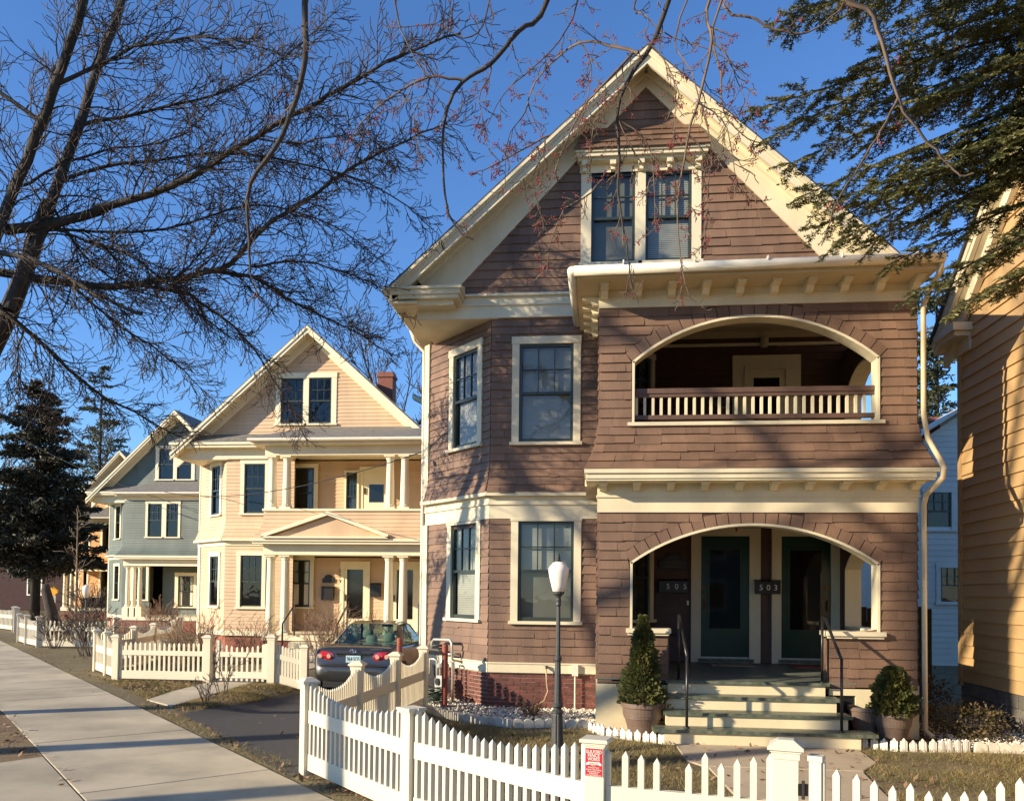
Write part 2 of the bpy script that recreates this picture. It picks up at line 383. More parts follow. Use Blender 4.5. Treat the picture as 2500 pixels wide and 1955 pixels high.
    return w

for nm in ('needle', 'arborvitae', 'needle_pine', 'bush_leaf', 'grass_blade'):      # thin leaves let some light through
    m = M[nm]; n, l = m.node_tree.nodes, m.node_tree.links; p = n['Principled BSDF']; tr = n.new('ShaderNodeBsdfTranslucent'); ad = n.new('ShaderNodeMixShader'); ad.inputs[0].default_value = .35
    l.new(p.inputs['Base Color'].links[0].from_socket, tr.inputs[0]); l.new(p.outputs[0], ad.inputs[1]); l.new(tr.outputs[0], ad.inputs[2]); l.new(ad.outputs[0], n['Material Output'].inputs[0])
# ------------------------------------------------------------------ the ground
def sstep(a, b, x): t = np.clip((x - a) / (b - a), 0, 1); return t * t * (3 - 2 * t)
def gz(x, y):           # the driveway falls away beside the house
    x = np.asarray(x, float); y = np.asarray(y, float)
    return -.22 * sstep(11.0, 14.6, y) * sstep(-6.6, -5.6, x) * (1 - sstep(-3.6, -3.0, x)) * (1 - sstep(22, 26, y))
ax = np.concatenate([[-700, -300, -120, -60, -35, -22], np.arange(-16, 9, .3), [14, 25, 50, 120, 300, 700]])
ay = np.concatenate([[-500, -200, -80, -30, -12, -4], np.arange(0, 27, .3), [32, 45, 70, 120, 300, 900]])
GX, GY = np.meshgrid(ax, ay); GZ = gz(GX, GY) - .02
nx_, ny_ = len(ax), len(ay); idx = np.arange(nx_ * ny_).reshape(ny_, nx_)
mesh_np('ground', np.stack([GX.ravel(), GY.ravel(), GZ.ravel()], 1), np.stack([idx[:-1, :-1].ravel(), idx[:-1, 1:].ravel(), idx[1:, 1:].ravel(), idx[1:, :-1].ravel()], 1), 'lawn_soil', smooth=True, kind='structure')

SWU = Vector((-.688, .726, 0)).normalized(); SWN = Vector((-SWU.y, SWU.x, 0))      # along the pavement (away), and to its road side
SW0 = Vector((-2.34, 7.3, 0)); SWW = 1.83
def sw(t, w): return SW0 + SWU * t + SWN * w
def slab(mb, c, h=.08, z=0.0, ch=.008):      # convex quad slab with a small chamfered top edge
    c = [Vector(p) for p in c]; m = sum(c, Vector()) / len(c); n = len(c)
    top = [p + (m - p).normalized() * ch for p in c]
    ring = lambda q, zz: [(p.x, p.y, zz) for p in q]
    mb.add(ring(c, z - h) + ring(c, z - ch * .6) + ring(top, z), [tuple(range(2 * n, 3 * n))] + [(i, (i + 1) % n, n + (i + 1) % n, n + i) for i in range(n)] + [(n + i, n + (i + 1) % n, 2 * n + (i + 1) % n, 2 * n + i) for i in range(n)])
pave = thing('sidewalk', 'pale concrete pavement of square slabs running past the fences', 'pavement', (0, 0, 0)); del pave['category']; del pave['label']; pave['kind'] = 'structure'
t = -9.0; k = 0
while t < 75:
    L = 1.52; z = random.uniform(-.004, .003); mb = MB(); slab(mb, [sw(t + .006, .004), sw(t + L - .006, .004), sw(t + L - .006, SWW - .004), sw(t + .006, SWW - .004)], .07, z)
    mb.build('slab', 'concrete', pave); t += L
# the concrete crossing towards the road, and the kerb
for j, (t0, t1) in enumerate(((-6.5, -4.0), (-4.0, -1.3), (-1.3, 1.25), (1.25, 3.75))):
    mb = MB(); slab(mb, [sw(t0 + .01, SWW + .012), sw(t1 - .01, SWW + .012), sw(t1 - .01 - .5 * (j == 3), SWW + 1.95), sw(t0 + .01, SWW + 1.95)], .07, -.004); mb.build('slab', 'concrete', pave)
kerb = MB()
for k in range(26): a, b = sw(-12 + k * 2.8, SWW + 2.0), sw(-12 + k * 2.8 + 2.785, SWW + 2.0); kerb.prism([a + Vector((0, 0, -.2)), b + Vector((0, 0, -.2)), b + SWN * .16 + Vector((0, 0, -.2)), a + SWN * .16 + Vector((0, 0, -.2))], (0, 0, .2))
kerb.build('kerb', 'concrete', kind='structure')
rd = MB(); rd.add([sw(-60, SWW + 2.165) + Vector((0, 0, -.012)), sw(120, SWW + 2.165) + Vector((0, 0, -.012)), sw(120, SWW + 11) + Vector((0, 0, -.012)), sw(-60, SWW + 11) + Vector((0, 0, -.012))], [(0, 1, 2, 3)])
rd.build('road', 'asphalt', kind='structure')
st = MB(); st.add([sw(3.75, SWW + .004) + Vector((0, 0, -.006)), sw(80, SWW + .004) + Vector((0, 0, -.006)), sw(80, SWW + 1.99) + Vector((0, 0, -.006)), sw(3.25, SWW + 1.99) + Vector((0, 0, -.006))], [(0, 1, 2, 3)])
st.build('planting_strip', 'soil', kind='structure')
# driveway sheet following the dip
dl = [(-3.12, 8.2), (-3.0, 11.5), (-2.95, 13.4), (-3.2, 15.2), (-3.22, 24.0)]      # house side
dr = [(-6.35, 12.1), (-6.2, 13.6), (-6.05, 15.0), (-5.92, 16.5), (-5.9, 24.0)]    # neighbour's side
def interp(pl, t):
    f = t * (len(pl) - 1); i = min(int(f), len(pl) - 2); f -= i
    return np.array(pl[i]) * (1 - f) + np.array(pl[i + 1]) * f
V = []; nr, nc = 49, 15
for i in range(nr):
    a = interp(dl, i / (nr - 1)); b = interp(dr, i / (nr - 1))
    for j in range(nc):
        p = a * (1 - j / (nc - 1)) + b * (j / (nc - 1)); V.append((p[0], p[1], float(gz(p[0], p[1])) - .010))
idx = np.arange(nr * nc).reshape(nr, nc)
mesh_np('driveway', V, np.stack([idx[:-1, :-1].ravel(), idx[:-1, 1:].ravel(), idx[1:, 1:].ravel(), idx[1:, :-1].ravel()], 1), 'asphalt', smooth=True, kind='structure')
# garden path to the steps, neighbour's path
path = thing('garden_path', '', '', (0, 0, 0)); path['kind'] = 'structure'
for c in ([(1.0, 10.74), (3.26, 10.74), (3.22, 9.9), (2.92, 9.42), (1.2, 9.42), (1.04, 9.7)], [(1.24, 9.38), (2.9, 9.38), (2.76, 8.0), (1.33, 8.0)], [(1.34, 7.96), (2.75, 7.96), (2.6, 6.5), (1.42, 6.5)], [(1.43, 6.46), (2.59, 6.46), (2.45, 5.0), (1.5, 5.0)], [(.9, 4.96), (3.1, 4.96), (3.3, 2.9), (1.2, 2.9)]):
    mb = MB(); slab(mb, [Vector((p[0], p[1], 0)) for p in c], .06, -.004); mb.build('slab', 'concrete_walk', path)
path2 = thing('neighbour_path', '', '', (0, 0, 0)); path2['kind'] = 'structure'
for c in ([(-6.9, 12.78), (-7.72, 13.45), (-7.9, 14.7), (-7.0, 14.7)], [(-7.0, 14.74), (-7.9, 14.74), (-7.95, 16.2), (-7.05, 16.2)], [(-7.05, 16.24), (-7.95, 16.24), (-8.1, 20.9), (-6.9, 20.9)]):
    mb = MB(); slab(mb, [Vector((p[0], p[1], 0)) for p in c][::-1], .06, -.002); mb.build('slab', 'concrete', path2)

# ------------------------------------------------------------------ ground cover helpers
def inside(poly, X, Y):
    c = np.zeros(len(X), bool); n = len(poly)
    for i in range(n):
        x0, y0 = poly[i]; x1, y1 = poly[(i + 1) % n]
        with np.errstate(divide='ignore', invalid='ignore'):
            k = ((y0 > Y) != (y1 > Y)) & (X < (x1 - x0) * (Y - y0) / (y1 - y0 + 1e-12) + x0)
        c ^= k
    return c
def scatter(poly, n, holes=()):
    p = np.array(poly); lo = p.min(0); hi = p.max(0)
    X = RNG.uniform(lo[0], hi[0], n); Y = RNG.uniform(lo[1], hi[1], n); k = inside(poly, X, Y)
    for h in holes: k &= ~inside(h, X, Y)
    return X[k], Y[k]
def blades(name, polys, n, holes, h=(.025, .07), w=.006, matn='grass_blade', clump=True):
    VV = []
    for poly in polys:
        X, Y = scatter(poly, n, holes)
        if clump:
            k = (np.sin(X * 3.1 + 1.3 * np.sin(Y * 2.3)) + np.sin(Y * 4.3 + X * 1.7) + RNG.normal(0, .9, len(X))) > -.5
            X, Y = X[k], Y[k]
        m = len(X); a = RNG.uniform(0, 6.283, m); H = RNG.uniform(*h, m); lean = RNG.uniform(.2, 1.6, m); b = RNG.uniform(0, 6.283, m)
        Z = gz(X, Y) - .012
        dx, dy = np.cos(a) * w / 2, np.sin(a) * w / 2; lx, ly = np.cos(b) * H * lean, np.sin(b) * H * lean
        p0 = np.stack([X - dx, Y - dy, Z], 1); p1 = np.stack([X + dx, Y + dy, Z], 1); p2 = np.stack([X + lx, Y + ly, Z + H], 1)
        VV.append(np.stack([p0, p1, p2], 1).reshape(-1, 3))
    V = np.concatenate(VV); return mesh_np(name, V, np.arange(len(V)).reshape(-1, 3), matn, kind='stuff')
def flakes(name, X, Y, Z, size, matn, flat=.5, label=None, cat=None):
    m = len(X); a = RNG.uniform(0, 6.283, m); s = RNG.uniform(size[0], size[1], m); tz = RNG.normal(0, flat, (m, 2))
    u = np.stack([np.cos(a), np.sin(a), tz[:, 0]], 1) * s[:, None]; v = np.stack([-np.sin(a), np.cos(a), tz[:, 1]], 1) * s[:, None] * .6
    c = np.stack([X, Y, Z + s * .35], 1); V = np.stack([c - u, c - v * .8, c + u, c + v], 1).reshape(-1, 3)
    o = mesh_np(name, V, np.arange(len(V)).reshape(-1, 4), matn, kind='stuff'); return tag(o, label, cat)
def pebbles(name, X, Y, size, matn, label, cat):
    base = np.array([(1, 0, 0), (-1, 0, 0), (0, 1, 0), (0, -1, 0), (0, 0, .8), (0, 0, -.4)], float); fc = np.array([(0, 2, 4), (2, 1, 4), (1, 3, 4), (3, 0, 4), (2, 0, 5), (1, 2, 5), (3, 1, 5), (0, 3, 5)])
    m = len(X); s = RNG.uniform(*size, m); a = RNG.uniform(0, 6.283, m); q = RNG.uniform(.6, 1.2, (m, 1, 3))
    B = base[None] * q * s[:, None, None]; ca, sa = np.cos(a)[:, None], np.sin(a)[:, None]
    W = np.stack([B[..., 0] * ca - B[..., 1] * sa, B[..., 0] * sa + B[..., 1] * ca, B[..., 2]], -1) + np.stack([X, Y, s * .3 + RNG.uniform(-.01, .03, m)], 1)[:, None]
    F = (fc[None] + (np.arange(m) * 6)[:, None, None]).reshape(-1, 3)
    return tag(mesh_np(name, W.reshape(-1, 3), F, matn, kind='stuff'), label, cat)
BED_L = [(-2.95, 13.3), (-2.3, 12.45), (-1.95, 12.1), (-1.2, 11.72), (-.6, 11.85), (0, 11.85), (0, 13.45), (-1.78, 13.45), (-3.0, 14.8)]
BED_R = [(3.4, 10.95), (3.75, 10.8), (4.5, 10.9), (5.9, 10.75), (7.5, 10.6), (7.5, 12.6), (5.8, 13.5), (4.4, 13.4), (4.4, 11.75), (3.4, 11.65)]
BED_M = [(-.05, 11.65), (.2, 11.1), (.7, 10.85), (.7, 11.6)]
YARD = [(-2.98, 8.5), (-1.62, 7.42), (-.25, 6.2), (.3, 5.5), (1.2, 5.3), (2.2, 5.2), (7.5, 4.4), (7.5, 11.0), (5.0, 10.8), (3.3, 10.8), (.9, 10.75), (-.2, 11.8), (-1.2, 11.65), (-2.0, 12.1), (-2.9, 13.2)]
WALK = [(.95, 10.8), (3.3, 10.8), (3.25, 9.9), (2.93, 9.4), (2.6, 6.5), (2.4, 4.9), (1.45, 4.9), (1.3, 8.2), (1.2, 9.3), (1.0, 9.7)]
tag(blades('lawn_grass', [YARD], 150000, [WALK]), 'short dry winter grass in the front yard', 'grass')
STRIP2 = [(-6.4, 12.2), (-6.85, 12.7), (-7.0, 16.0), (-6.1, 16.2), (-6.1, 14.4)]; STRIP3 = [(-7.75, 13.5), (-10.6, 16.5), (-9.8, 16.0), (-7.95, 16.1), (-7.95, 14.7)]
EDGE = [tuple(sw(-1, -.02).xy), tuple(sw(7.6, -.02).xy), tuple(sw(7.6, -.3).xy), tuple(sw(-1, -.3).xy)]; EDGE2 = [tuple(sw(8.6, -.02).xy), tuple(sw(30, -.02).xy), tuple(sw(30, -1.2).xy), tuple(sw(8.6, -1.0).xy)]
tag(blades('verge_grass', [STRIP2, STRIP3, EDGE, EDGE2], 26000, []), 'sparse grass beside the concrete path by the driveway', 'grass')
tag(blades('strip_grass', [[tuple(sw(3.8, SWW + .05).xy), tuple(sw(26, SWW + .05).xy), tuple(sw(26, SWW + 1.9).xy), tuple(sw(3.8, SWW + 1.9).xy)]], 45000, [], h=(.015, .04)), 'thin grass in the bare soil strip left of the pavement', 'grass')
X, Y = scatter(BED_L, 5200); pebbles('white_gravel', X, Y, (.016, .034), 'gravel_white', 'white gravel bed along the brick foundation', 'gravel')
X, Y = scatter([p for p in BED_R], 5200); k = (X > 4.45); pebbles('white_gravel', X[k], Y[k], (.016, .034), 'gravel_white', 'white gravel bed beside the yellow house', 'gravel')
# fallen leaves
LX, LY = [], []
for poly, n in ((BED_L, 260), (BED_R, 700), (BED_M, 160), (STRIP2, 500), (STRIP3, 800), (EDGE, 500), (EDGE2, 700), (YARD, 900), ([(-3.0, 8.25), (-1.4, 7.0), (-.2, 5.9), (-.3, 5.75), (-1.5, 6.9), (-3.1, 8.15)], 900), ([(-9.9, 15.9), (-9.6, 16.15), (-8.0, 16.25), (-8.0, 15.9)], 200), ([(-10.1, 16.1), (-11.6, 17.7), (-11.8, 17.6), (-10.2, 15.95)], 160), ([tuple(sw(3.8, SWW).xy), tuple(sw(16, SWW).xy), tuple(sw(16, SWW + 1.9).xy), tuple(sw(3.8, SWW + 1.9).xy)], 2600), ([tuple(sw(-6, -.02).xy), tuple(sw(8, -.02).xy), tuple(sw(8, -.35).xy), tuple(sw(-6, -.35).xy)], 700), ([tuple(sw(2, SWW - .12).xy), tuple(sw(12, SWW - .12).xy), tuple(sw(12, SWW + .1).xy), tuple(sw(2, SWW + .1).xy)], 300)):
    X, Y = scatter(poly, n * 2); LX.append(X[:n]); LY.append(Y[:n])
X, Y = scatter([tuple(sw(-6, 0).xy), tuple(sw(14, 0).xy), tuple(sw(14, SWW).xy), tuple(sw(-6, SWW).xy)], 26); LX.append(X); LY.append(Y)
X, Y = scatter([(-3.2, 9), (-3.2, 13), (-6, 14), (-6, 12.5)], 40); LX.append(X); LY.append(Y)
LX = np.concatenate(LX); LY = np.concatenate(LY)
flakes('fallen_leaves', LX, LY, gz(LX, LY), (.015, .042), 'leaf_litter', .45, 'dry brown fallen leaves scattered over beds, grass and pavement', 'leaves')
# ------------------------------------------------------------------ the brown shingled house
H = thing('brown_house', 'large brown shingled house with cream trim, arched front porches and pointed gable', 'house', (.6, 15, 0))
EXP = .133
FY, PY, DY = 13.5, 11.7, 14.65                         # main front, porch front, porch back wall
CA, CB = Vector((-3.15, 14.95, 0)), Vector((-1.8, 13.5, 0)); CU_ = (CB - CA).normalized(); CL = (CB - CA).length; CN = Vector((CU_.y, -CU_.x, 0))
PF = frame((0, FY, 0), (1, 0, 0), (0, -1, 0))           # s = world X
PC = frame(CA, CU_, CN)
PP = frame((0, PY, 0), (1, 0, 0), (0, -1, 0))
PD = frame((0, DY, 0), (1, 0, 0), (0, -1, 0))
far_pool = []; near_pool = []
# --- foundation bricks
found = MB()
found.prism([(-3.14, 15, -.3), (-1.80, 13.53, -.3), (0.02, 13.53, -.3), (.02, 15, -.3)], (0, 0, .88)); fo = found.build('foundation', 'mortar', H)
def bricks(P, s0, s1, z0, z1, parent, alt=0, name='brick', L=.205, h=.066, matn='brick', edge=.03):
    zz = z0; row = alt; tmpl = {}
    while zz < z1 - h * .5:
        s = s0 - (L * .5 + .006 if row % 2 else 0)
        while s < s1 - .02:
            a, b = max(s, s0), min(s + L, s1)
            if b - a > .03:
                mb = MB(); o = edge + random.uniform(-.003, .004); pbox(mb, P, a, b, zz, zz + h - .011, -.02, o); mb.build(name, matn, parent)
            s += L + .012
        zz += h; row += 1
PB = frame((0, 13.53, 0), (1, 0, 0), (0, -1, 0)); bricks(PB, -1.80, .0, -.02, .585, fo, edge=.014)
PBC = frame(CA + CN * -.03, CU_, CN); bricks(PBC, 0.25, CL - .0, -.02, .585, fo, 1, edge=.022)
wt = MB(); pbox(wt, PF, -1.8, 0, .59, .74, -.03, .03); pbox(wt, PC, 0, CL + .012, .59, .74, -.03, .03); pbox(wt, PF, -1.81, 0, .735, .76, -.03, .045); pbox(wt, PC, 0, CL + .02, .735, .76, -.03, .045)
wt.build('water_table', 'cream', H)
# --- bay walls with their windows
W1 = (-1.44, -.28, 1.39, 3.13); W2 = (-1.45, -.31, 4.35, 6.16); C1 = (.71, 1.75, 1.40, 3.12); C2 = (.72, 1.745, 4.38, 6.22)
hole = lambda w, c=.06: rect(w[0] + c, w[1] - c, w[2] + .03, w[3] - c)
bay = sheet(PF, [rect(-1.8, .0, .6, 6.5), hole(W1), hole(W2)]); bay.add(*[(m.v, m.f) for m in [sheet(PC, [rect(0, CL, .6, 6.5), hole(C1), hole(C2)])]][0])
bay_o = bay.build('bay_wall', 'brown_dark', H)
shingles(PF, [rect(-1.8, 0, .76, 3.14), rect(W1[0] + .03, W1[1] - .03, W1[2], W1[3] + .05)], EXP, pool=far_pool)
shingles(PC, [rect(.05, CL, .76, 3.14), rect(C1[0] + .03, C1[1] - .03, C1[2], C1[3] + .05)], EXP, .25, .6, pool=far_pool)
fl = lambda z: .13 * max(0., (4.25 - z) / .68) ** 2
PFf = lambda s, z, off: Vector((s - (fl(z) * .35 if s < -1.7 else 0), FY - fl(z) - off, z))
PCf = lambda s, z, off: CA + CU_ * (s + (fl(z) * .45 if s > CL - .1 else 0)) + CN * (fl(z) + off) + Vector((0, 0, z))
shingles(PFf, [rect(-1.8, 0, 3.56, 6.48), rect(W2[0] + .03, W2[1] - .03, W2[2], W2[3] - .02)], EXP, pool=far_pool)
shingles(PCf, [rect(.05, CL, 3.56, 6.48), rect(C2[0] + .03, C2[1] - .03, C2[2], C2[3] - .02)], EXP, .2, .55, pool=far_pool)
bb = MB()
for (z0, z1, o) in ((3.13, 3.36, .03), (3.36, 3.39, .06), (3.39, 3.50, .045), (3.50, 3.57, .15)):
    pbox(bb, PF, -1.8 - o * .45, .02, z0, z1, -.03, o); pbox(bb, PC, -.05, CL + o * .45, z0, z1, -.03, o)
bb.build('belt_board', 'cream', H)
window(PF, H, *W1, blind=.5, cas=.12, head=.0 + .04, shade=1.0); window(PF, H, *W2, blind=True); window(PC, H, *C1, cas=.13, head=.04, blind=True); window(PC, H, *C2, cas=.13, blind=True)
cb = MB(); pbox(cb, PC, -.12, .05, .0, 3.13, -.06, .05); pbox(cb, PC, -.12, .05, 3.57, 6.5, -.06, .05); cb.build('corner_board', 'cream', H)
# --- main entablature and soffit over the chamfered corner
fr = MB(); fr.box(-3.06, -.02, FY - .06, FY + .1, 6.48, 6.68); fr.box(-3.09, -.02, FY - .09, FY + .1, 6.68, 6.71); fr.box(-3.06, -.02, FY - .065, FY + .1, 6.71, 6.83); fr.box(-3.12, -.02, FY - .12, FY + .1, 6.83, 6.87)
fr.box(-3.06, -2.96, FY + .1, 15.2, 6.48, 6.85); fr.build('frieze', 'cream', H)
sf = MB(); sf.add([(-3.42, 13.0, 6.475), (-1.75, 13.0 + .44, 6.475), (-1.75, 15.2, 6.475), (-3.42, 15.2, 6.475)], [(0, 1, 2, 3)]); sf.add([(-3.42, 15.2, 6.78), (-2.96, 15.2, 6.78), (-2.96, 24, 6.78), (-3.42, 24, 6.78)], [(0, 1, 2, 3)])
sf2 = MB(); sf2.box(-3.05, -1.7, 13.45, 15.2, 6.47, 6.481); sf2.build('bay_soffit', 'cream', H)
# --- gable wall
RX, RZ, SL = .72, 10.70, .906
def roofz(x): return RZ - SL * abs(x - RX)
AW = (-.33, 1.63, 7.31, 9.1)
gloop = [(-3.02, 6.87), (4.46, 6.87), (4.46, roofz(4.46) - .12), (RX, RZ - .2), (-3.02, roofz(-3.02) - .12)]
G = sheet(PF, [gloop, rect(-.2, 1.55, 7.36, 8.84)], .1).build('gable_wall', 'brown_dark', H)
gsh = [(-2.62, 6.87), (4.05, 6.87), (RX, 10.33)]
shingles(PF, [gsh, rect(-.25, 1.6, 7.33, 9.2)], .145, .18, .5, pool=far_pool)
# rake frieze boards on the wall
rk = MB()
rk.prism([(-2.95, FY - .05, 6.92), (-2.46, FY - .05, 6.92), (RX, FY - .05, 10.27), (RX, FY - .05, RZ - .16), (-3.02, FY - .05, roofz(-3.02) - .16)], (0, .06, 0))
rk.prism([(4.40, FY - .051, 6.92), (3.93, FY - .051, 6.92), (RX, FY - .051, 10.27), (RX, FY - .051, RZ - .16), (4.46, FY - .051, roofz(4.46) - .16)][::-1], (0, .06, 0))
for s_ in (-1, 1):     # bed mould under the soffit
    e = (RX + s_ * 3.75); rk.bar((RX, FY - .09, RZ - .2), (e, FY - .09, roofz(e) - .2), .09, .07, (0, -1, 0))
rk.build('rake_board', 'cream', H)
# roof slopes
RY0, RY1, EX = 13.02, 24.5, 4.17
for s_ in (-1, 1):
    e = RX + s_ * EX; ez = RZ - SL * EX; r = MB()
    th = .05
    r.add([(RX, RY0, RZ), (e, RY0, ez), (e, RY1, ez), (RX, RY1, RZ), (RX, RY0, RZ - th), (e, RY0, ez - th), (e, RY1, ez - th), (RX, RY1, RZ - th)], [(0, 1, 2, 3), (7, 6, 5, 4), (0, 4, 5, 1), (1, 5, 6, 2), (3, 2, 6, 7), (0, 3, 7, 4)])
    ro = r.build('roof', 'dark_roof', H)
    f = MB()
    def strip(y0, y1, d0, d1):
        e2 = e - s_ * .02
        f.prism([(RX, y0, RZ - d0), (e2, y0, roofz(e2) - d0), (e2, y0, roofz(e2) - d1), (RX, y0, RZ - d1)], (0, y1 - y0, 0))
    strip(RY0 - .035, RY0 + .04, .055, .115); strip(RY0 - .005, RY0 + .05, .115, .16); strip(RY0 + .03, RY0 + .08, .16, .30); strip(RY0 + .08, FY + .02, .105, .15); strip(RY0 + .08, RY0 + .16, .15, .19)
    f.build('fascia', 'cream', ro)
# left eave: cornice return, gutter
cr = MB(); cr.box(-3.40, -2.30, 13.05, FY, 6.70, 6.76); cr.box(-3.43, -2.27, 13.02, FY, 6.76, 6.84); cr.box(-3.46, -2.24, 12.99, FY, 6.84, 6.885)
cr.prism([(-3.44, 13.0, 6.887), (-3.44, 13.48, 7.02), (-3.44, 13.48, 6.887)], (1.18, 0, 0)); cr.box(-3.36, -2.4, 13.15, FY, 6.62, 6.70); cr.build('cornice_return', 'cream', H)
ev = MB(); ev.box(-3.42, -2.98, 13.05, 24, 6.63, 6.66); ev.box(-3.44, -3.40, 13.03, 24, 6.66, 6.90); ev.build('eave_soffit', 'cream', H)
def gutter(mb, pts, r=.065):
    A = [Vector(p) for p in pts]
    mb.tube([a for a in A], r, 10)
g = MB(); g.tube([(-3.51, 13.0, 6.84), (-3.51, 24, 6.80)], .062, 10); g.tube([(-3.51, 14.9, 6.78), (-3.46, 14.98, 6.6), (-3.28, 15.02, 6.4), (-3.27, 15.02, 3.6), (-3.27, 15.02, .2)], .035, 8); g.build('gutter', 'gutter_white', H, smooth=True)
# body of the house behind
bd = MB(); bd.box(-3.14, -3.10, 15.0, 24, -.3, 6.8); bd.box(4.40, 4.44, DY, 24, -.3, 6.9); bd.box(-3.14, 4.44, 23.96, 24, -.3, 6.9); bd.add([(-3.14, 24, 6.8), (4.44, 24, 6.8), (RX, 24, RZ - .1)], [(0, 1, 2)]); bd.build('side_wall', 'brown_shingle', H, kind='stuff')
# --- attic window with bracketed hood
window(PF, H, AW[0], .645, AW[2], 8.88, cas=.17, cr_=.085, head=.02, casing=True, shade=1.0); window(PF, H, .645, AW[1], AW[2], 8.881, cas=.15, cl_=.085, head=.02, blind=True)
hd = MB(); pbox(hd, PF, AW[0] - .02, AW[1] + .02, 8.86, 9.0, -.02, .05); pbox(hd, PF, AW[0] - .05, AW[1] + .06, 9.0, 9.04, -.02, .19); pbox(hd, PF, AW[0] - .07, AW[1] + .08, 9.04, 9.10, -.02, .25); pbox(hd, PF, AW[0] - .09, AW[1] + .10, 9.10, 9.135, -.02, .28)
hd_o = hd.build('window_hood', 'cream', H)
for i in range(5):
    x = AW[0] + .06 + i * (AW[1] - AW[0] - .12) / 4; b = MB(); pbox(b, PF, x - .05, x + .05, 8.93, 9.0, 0, .19); pbox(b, PF, x - .035, x + .035, 8.86, 8.93, 0, .13); b.build('bracket', 'cream', hd_o)
PH = lambda s, z, off: Vector((s * (1 - .18 * (z - 9.135) / .49) + .65 * .18 * (z - 9.135) / .49, FY - .29 * (1 - (z - 9.135) / .52) - off - .01, z + off * .5))
shingles(PH, [rect(AW[0] - .12, AW[1] + .13, 9.137, 9.63)], .11, .18, .5, pool=far_pool)
# --- porch front walls
def arch(x0, x1, zs, zt, n=28):
    c = (x0 + x1) / 2; hc = (x1 - x0) / 2; sg = zt - zs; Rr = (hc * hc + sg * sg) / (2 * sg); zc = zt - Rr; th = math.asin(hc / Rr)
    return [(c + Rr * math.sin(a), zc + Rr * math.cos(a)) for a in np.linspace(-th, th, n)], (c, zc, Rr, th)
A1, K1 = arch(.45, 3.84, 2.36, 2.91); A2, K2 = arch(.46, 3.84, 5.21, 5.84)
CAPZ = 1.33
open1 = [(.45, CAPZ), (.45, 2.36)] + A1[1:-1] + [(3.84, 2.36), (3.84, CAPZ), (3.17, CAPZ), (3.17, .70), (.98, .70), (.98, CAPZ)]
open2 = [(.46, 4.33), (.46, 5.21)] + A2[1:-1] + [(3.84, 5.21), (3.84, 4.33)]
PWX = 4.33
def ring_loop(K, r, x0, x1):   # opening grown so that the ring of radial shingles covers the edge
    c, zc, Rr, th = K; return [(c + (Rr + r) * math.sin(a), zc + (Rr + r) * math.cos(a)) for a in np.linspace(-th, th, 28)]
pw1 = sheet(PP, [rect(0, PWX, .66, 3.08), open1], .05); pw1.add(*(lambda q: (q.v, q.f))(sheet(frame((0, PY + .2, 0), (1, 0, 0), (0, -1, 0)), [rect(0, PWX, .66, 3.08), open1], .05)))
pw1_o = pw1.build('porch_wall', 'brown_dark', H)
pw2 = sheet(PP, [rect(0, PWX, 3.6, 6.0), open2], .05); pw2.add(*(lambda q: (q.v, q.f))(sheet(frame((0, PY + .2, 0), (1, 0, 0), (0, -1, 0)), [rect(0, PWX, 3.6, 6.0), open2], .05)))
pw2_o = pw2.build('balcony_wall', 'brown_dark', H)
RW = .165
o1 = [(.44, CAPZ), (.44, 2.36)] + ring_loop(K1, RW, .45, 3.84) + [(3.85, 2.36), (3.85, CAPZ), (3.17, CAPZ), (3.17, .66), (.98, .66), (.98, CAPZ)]
o1 = [p for p in o1 if p[1] < 3.07]
o2 = [(.45, 4.3), (.45, 5.21)] + ring_loop(K2, RW, .46, 3.84) + [(3.85, 5.21), (3.85, 4.3)]
n1 = []; n2 = []; n3 = []
shingles(PP, [rect(0, PWX, .70, 3.06), [(x, min(z, 3.059)) for x, z in o1]], EXP, .16, .42, pool=n1)
shingles(PP, [rect(0, PWX, 4.28, 5.99), [(x, min(z, 5.989)) for x, z in o2]], EXP, .16, .42, pool=n2)
def ring(K, pool, zmax):
    c, zc, Rr, th = K; n = 22
    for i in range(n):
        a, b = -th + 2 * th * i / n, -th + 2 * th * (i + 1) / n; g = .0022; a += g; b -= g
        pt = lambda ang, r, off: PP(c + r * math.sin(ang), min(zc + r * math.cos(ang), zmax), off)
        r0, r1 = Rr + .004, Rr + RW; t = .024 + random.uniform(0, .004)
        pool.append([pt(a, r0, t), pt(b, r0, t), pt(b, r0, -.004), pt(a, r0, -.004), pt(a, r1, .016), pt(b, r1, .016), pt(b, r1, -.004), pt(a, r1, -.004)])
ring(K1, n1, 3.058); ring(K2, n2, 5.99)
SKZ0, SKZ1 = 3.62, 4.29
fs = lambda z: .40 * max(0., (4.31 - z) / .69) ** 1.9
SKL = 4.6
PS = lambda s, z, off: Vector((-.02 - fs(z) * .45 + s / SKL * (PWX + .04 + .73 * fs(z)), PY - fs(z) - off - .003, z + off * .3))
PSR = lambda s, z, off: Vector((PWX + .02 + fs(z) * .28 + off, PY - fs(z) + s / SKL * (DY - PY + fs(z)), z))
PSL = lambda s, z, off: Vector((-.02 - fs(z) * .45 - off, FY - s / SKL * (FY - PY + fs(z)), z))
shingles(PS, [rect(0, SKL, SKZ0, SKZ1)], .135, .15, .4, pool=n3)
side = []
shingles(PSR, [rect(0, SKL, SKZ0, SKZ1)], .135, .3, .6, pool=side); shingles(PSL, [rect(0, SKL, SKZ0, SKZ1)], .135, .4, .8, pool=side)
sk = MB()
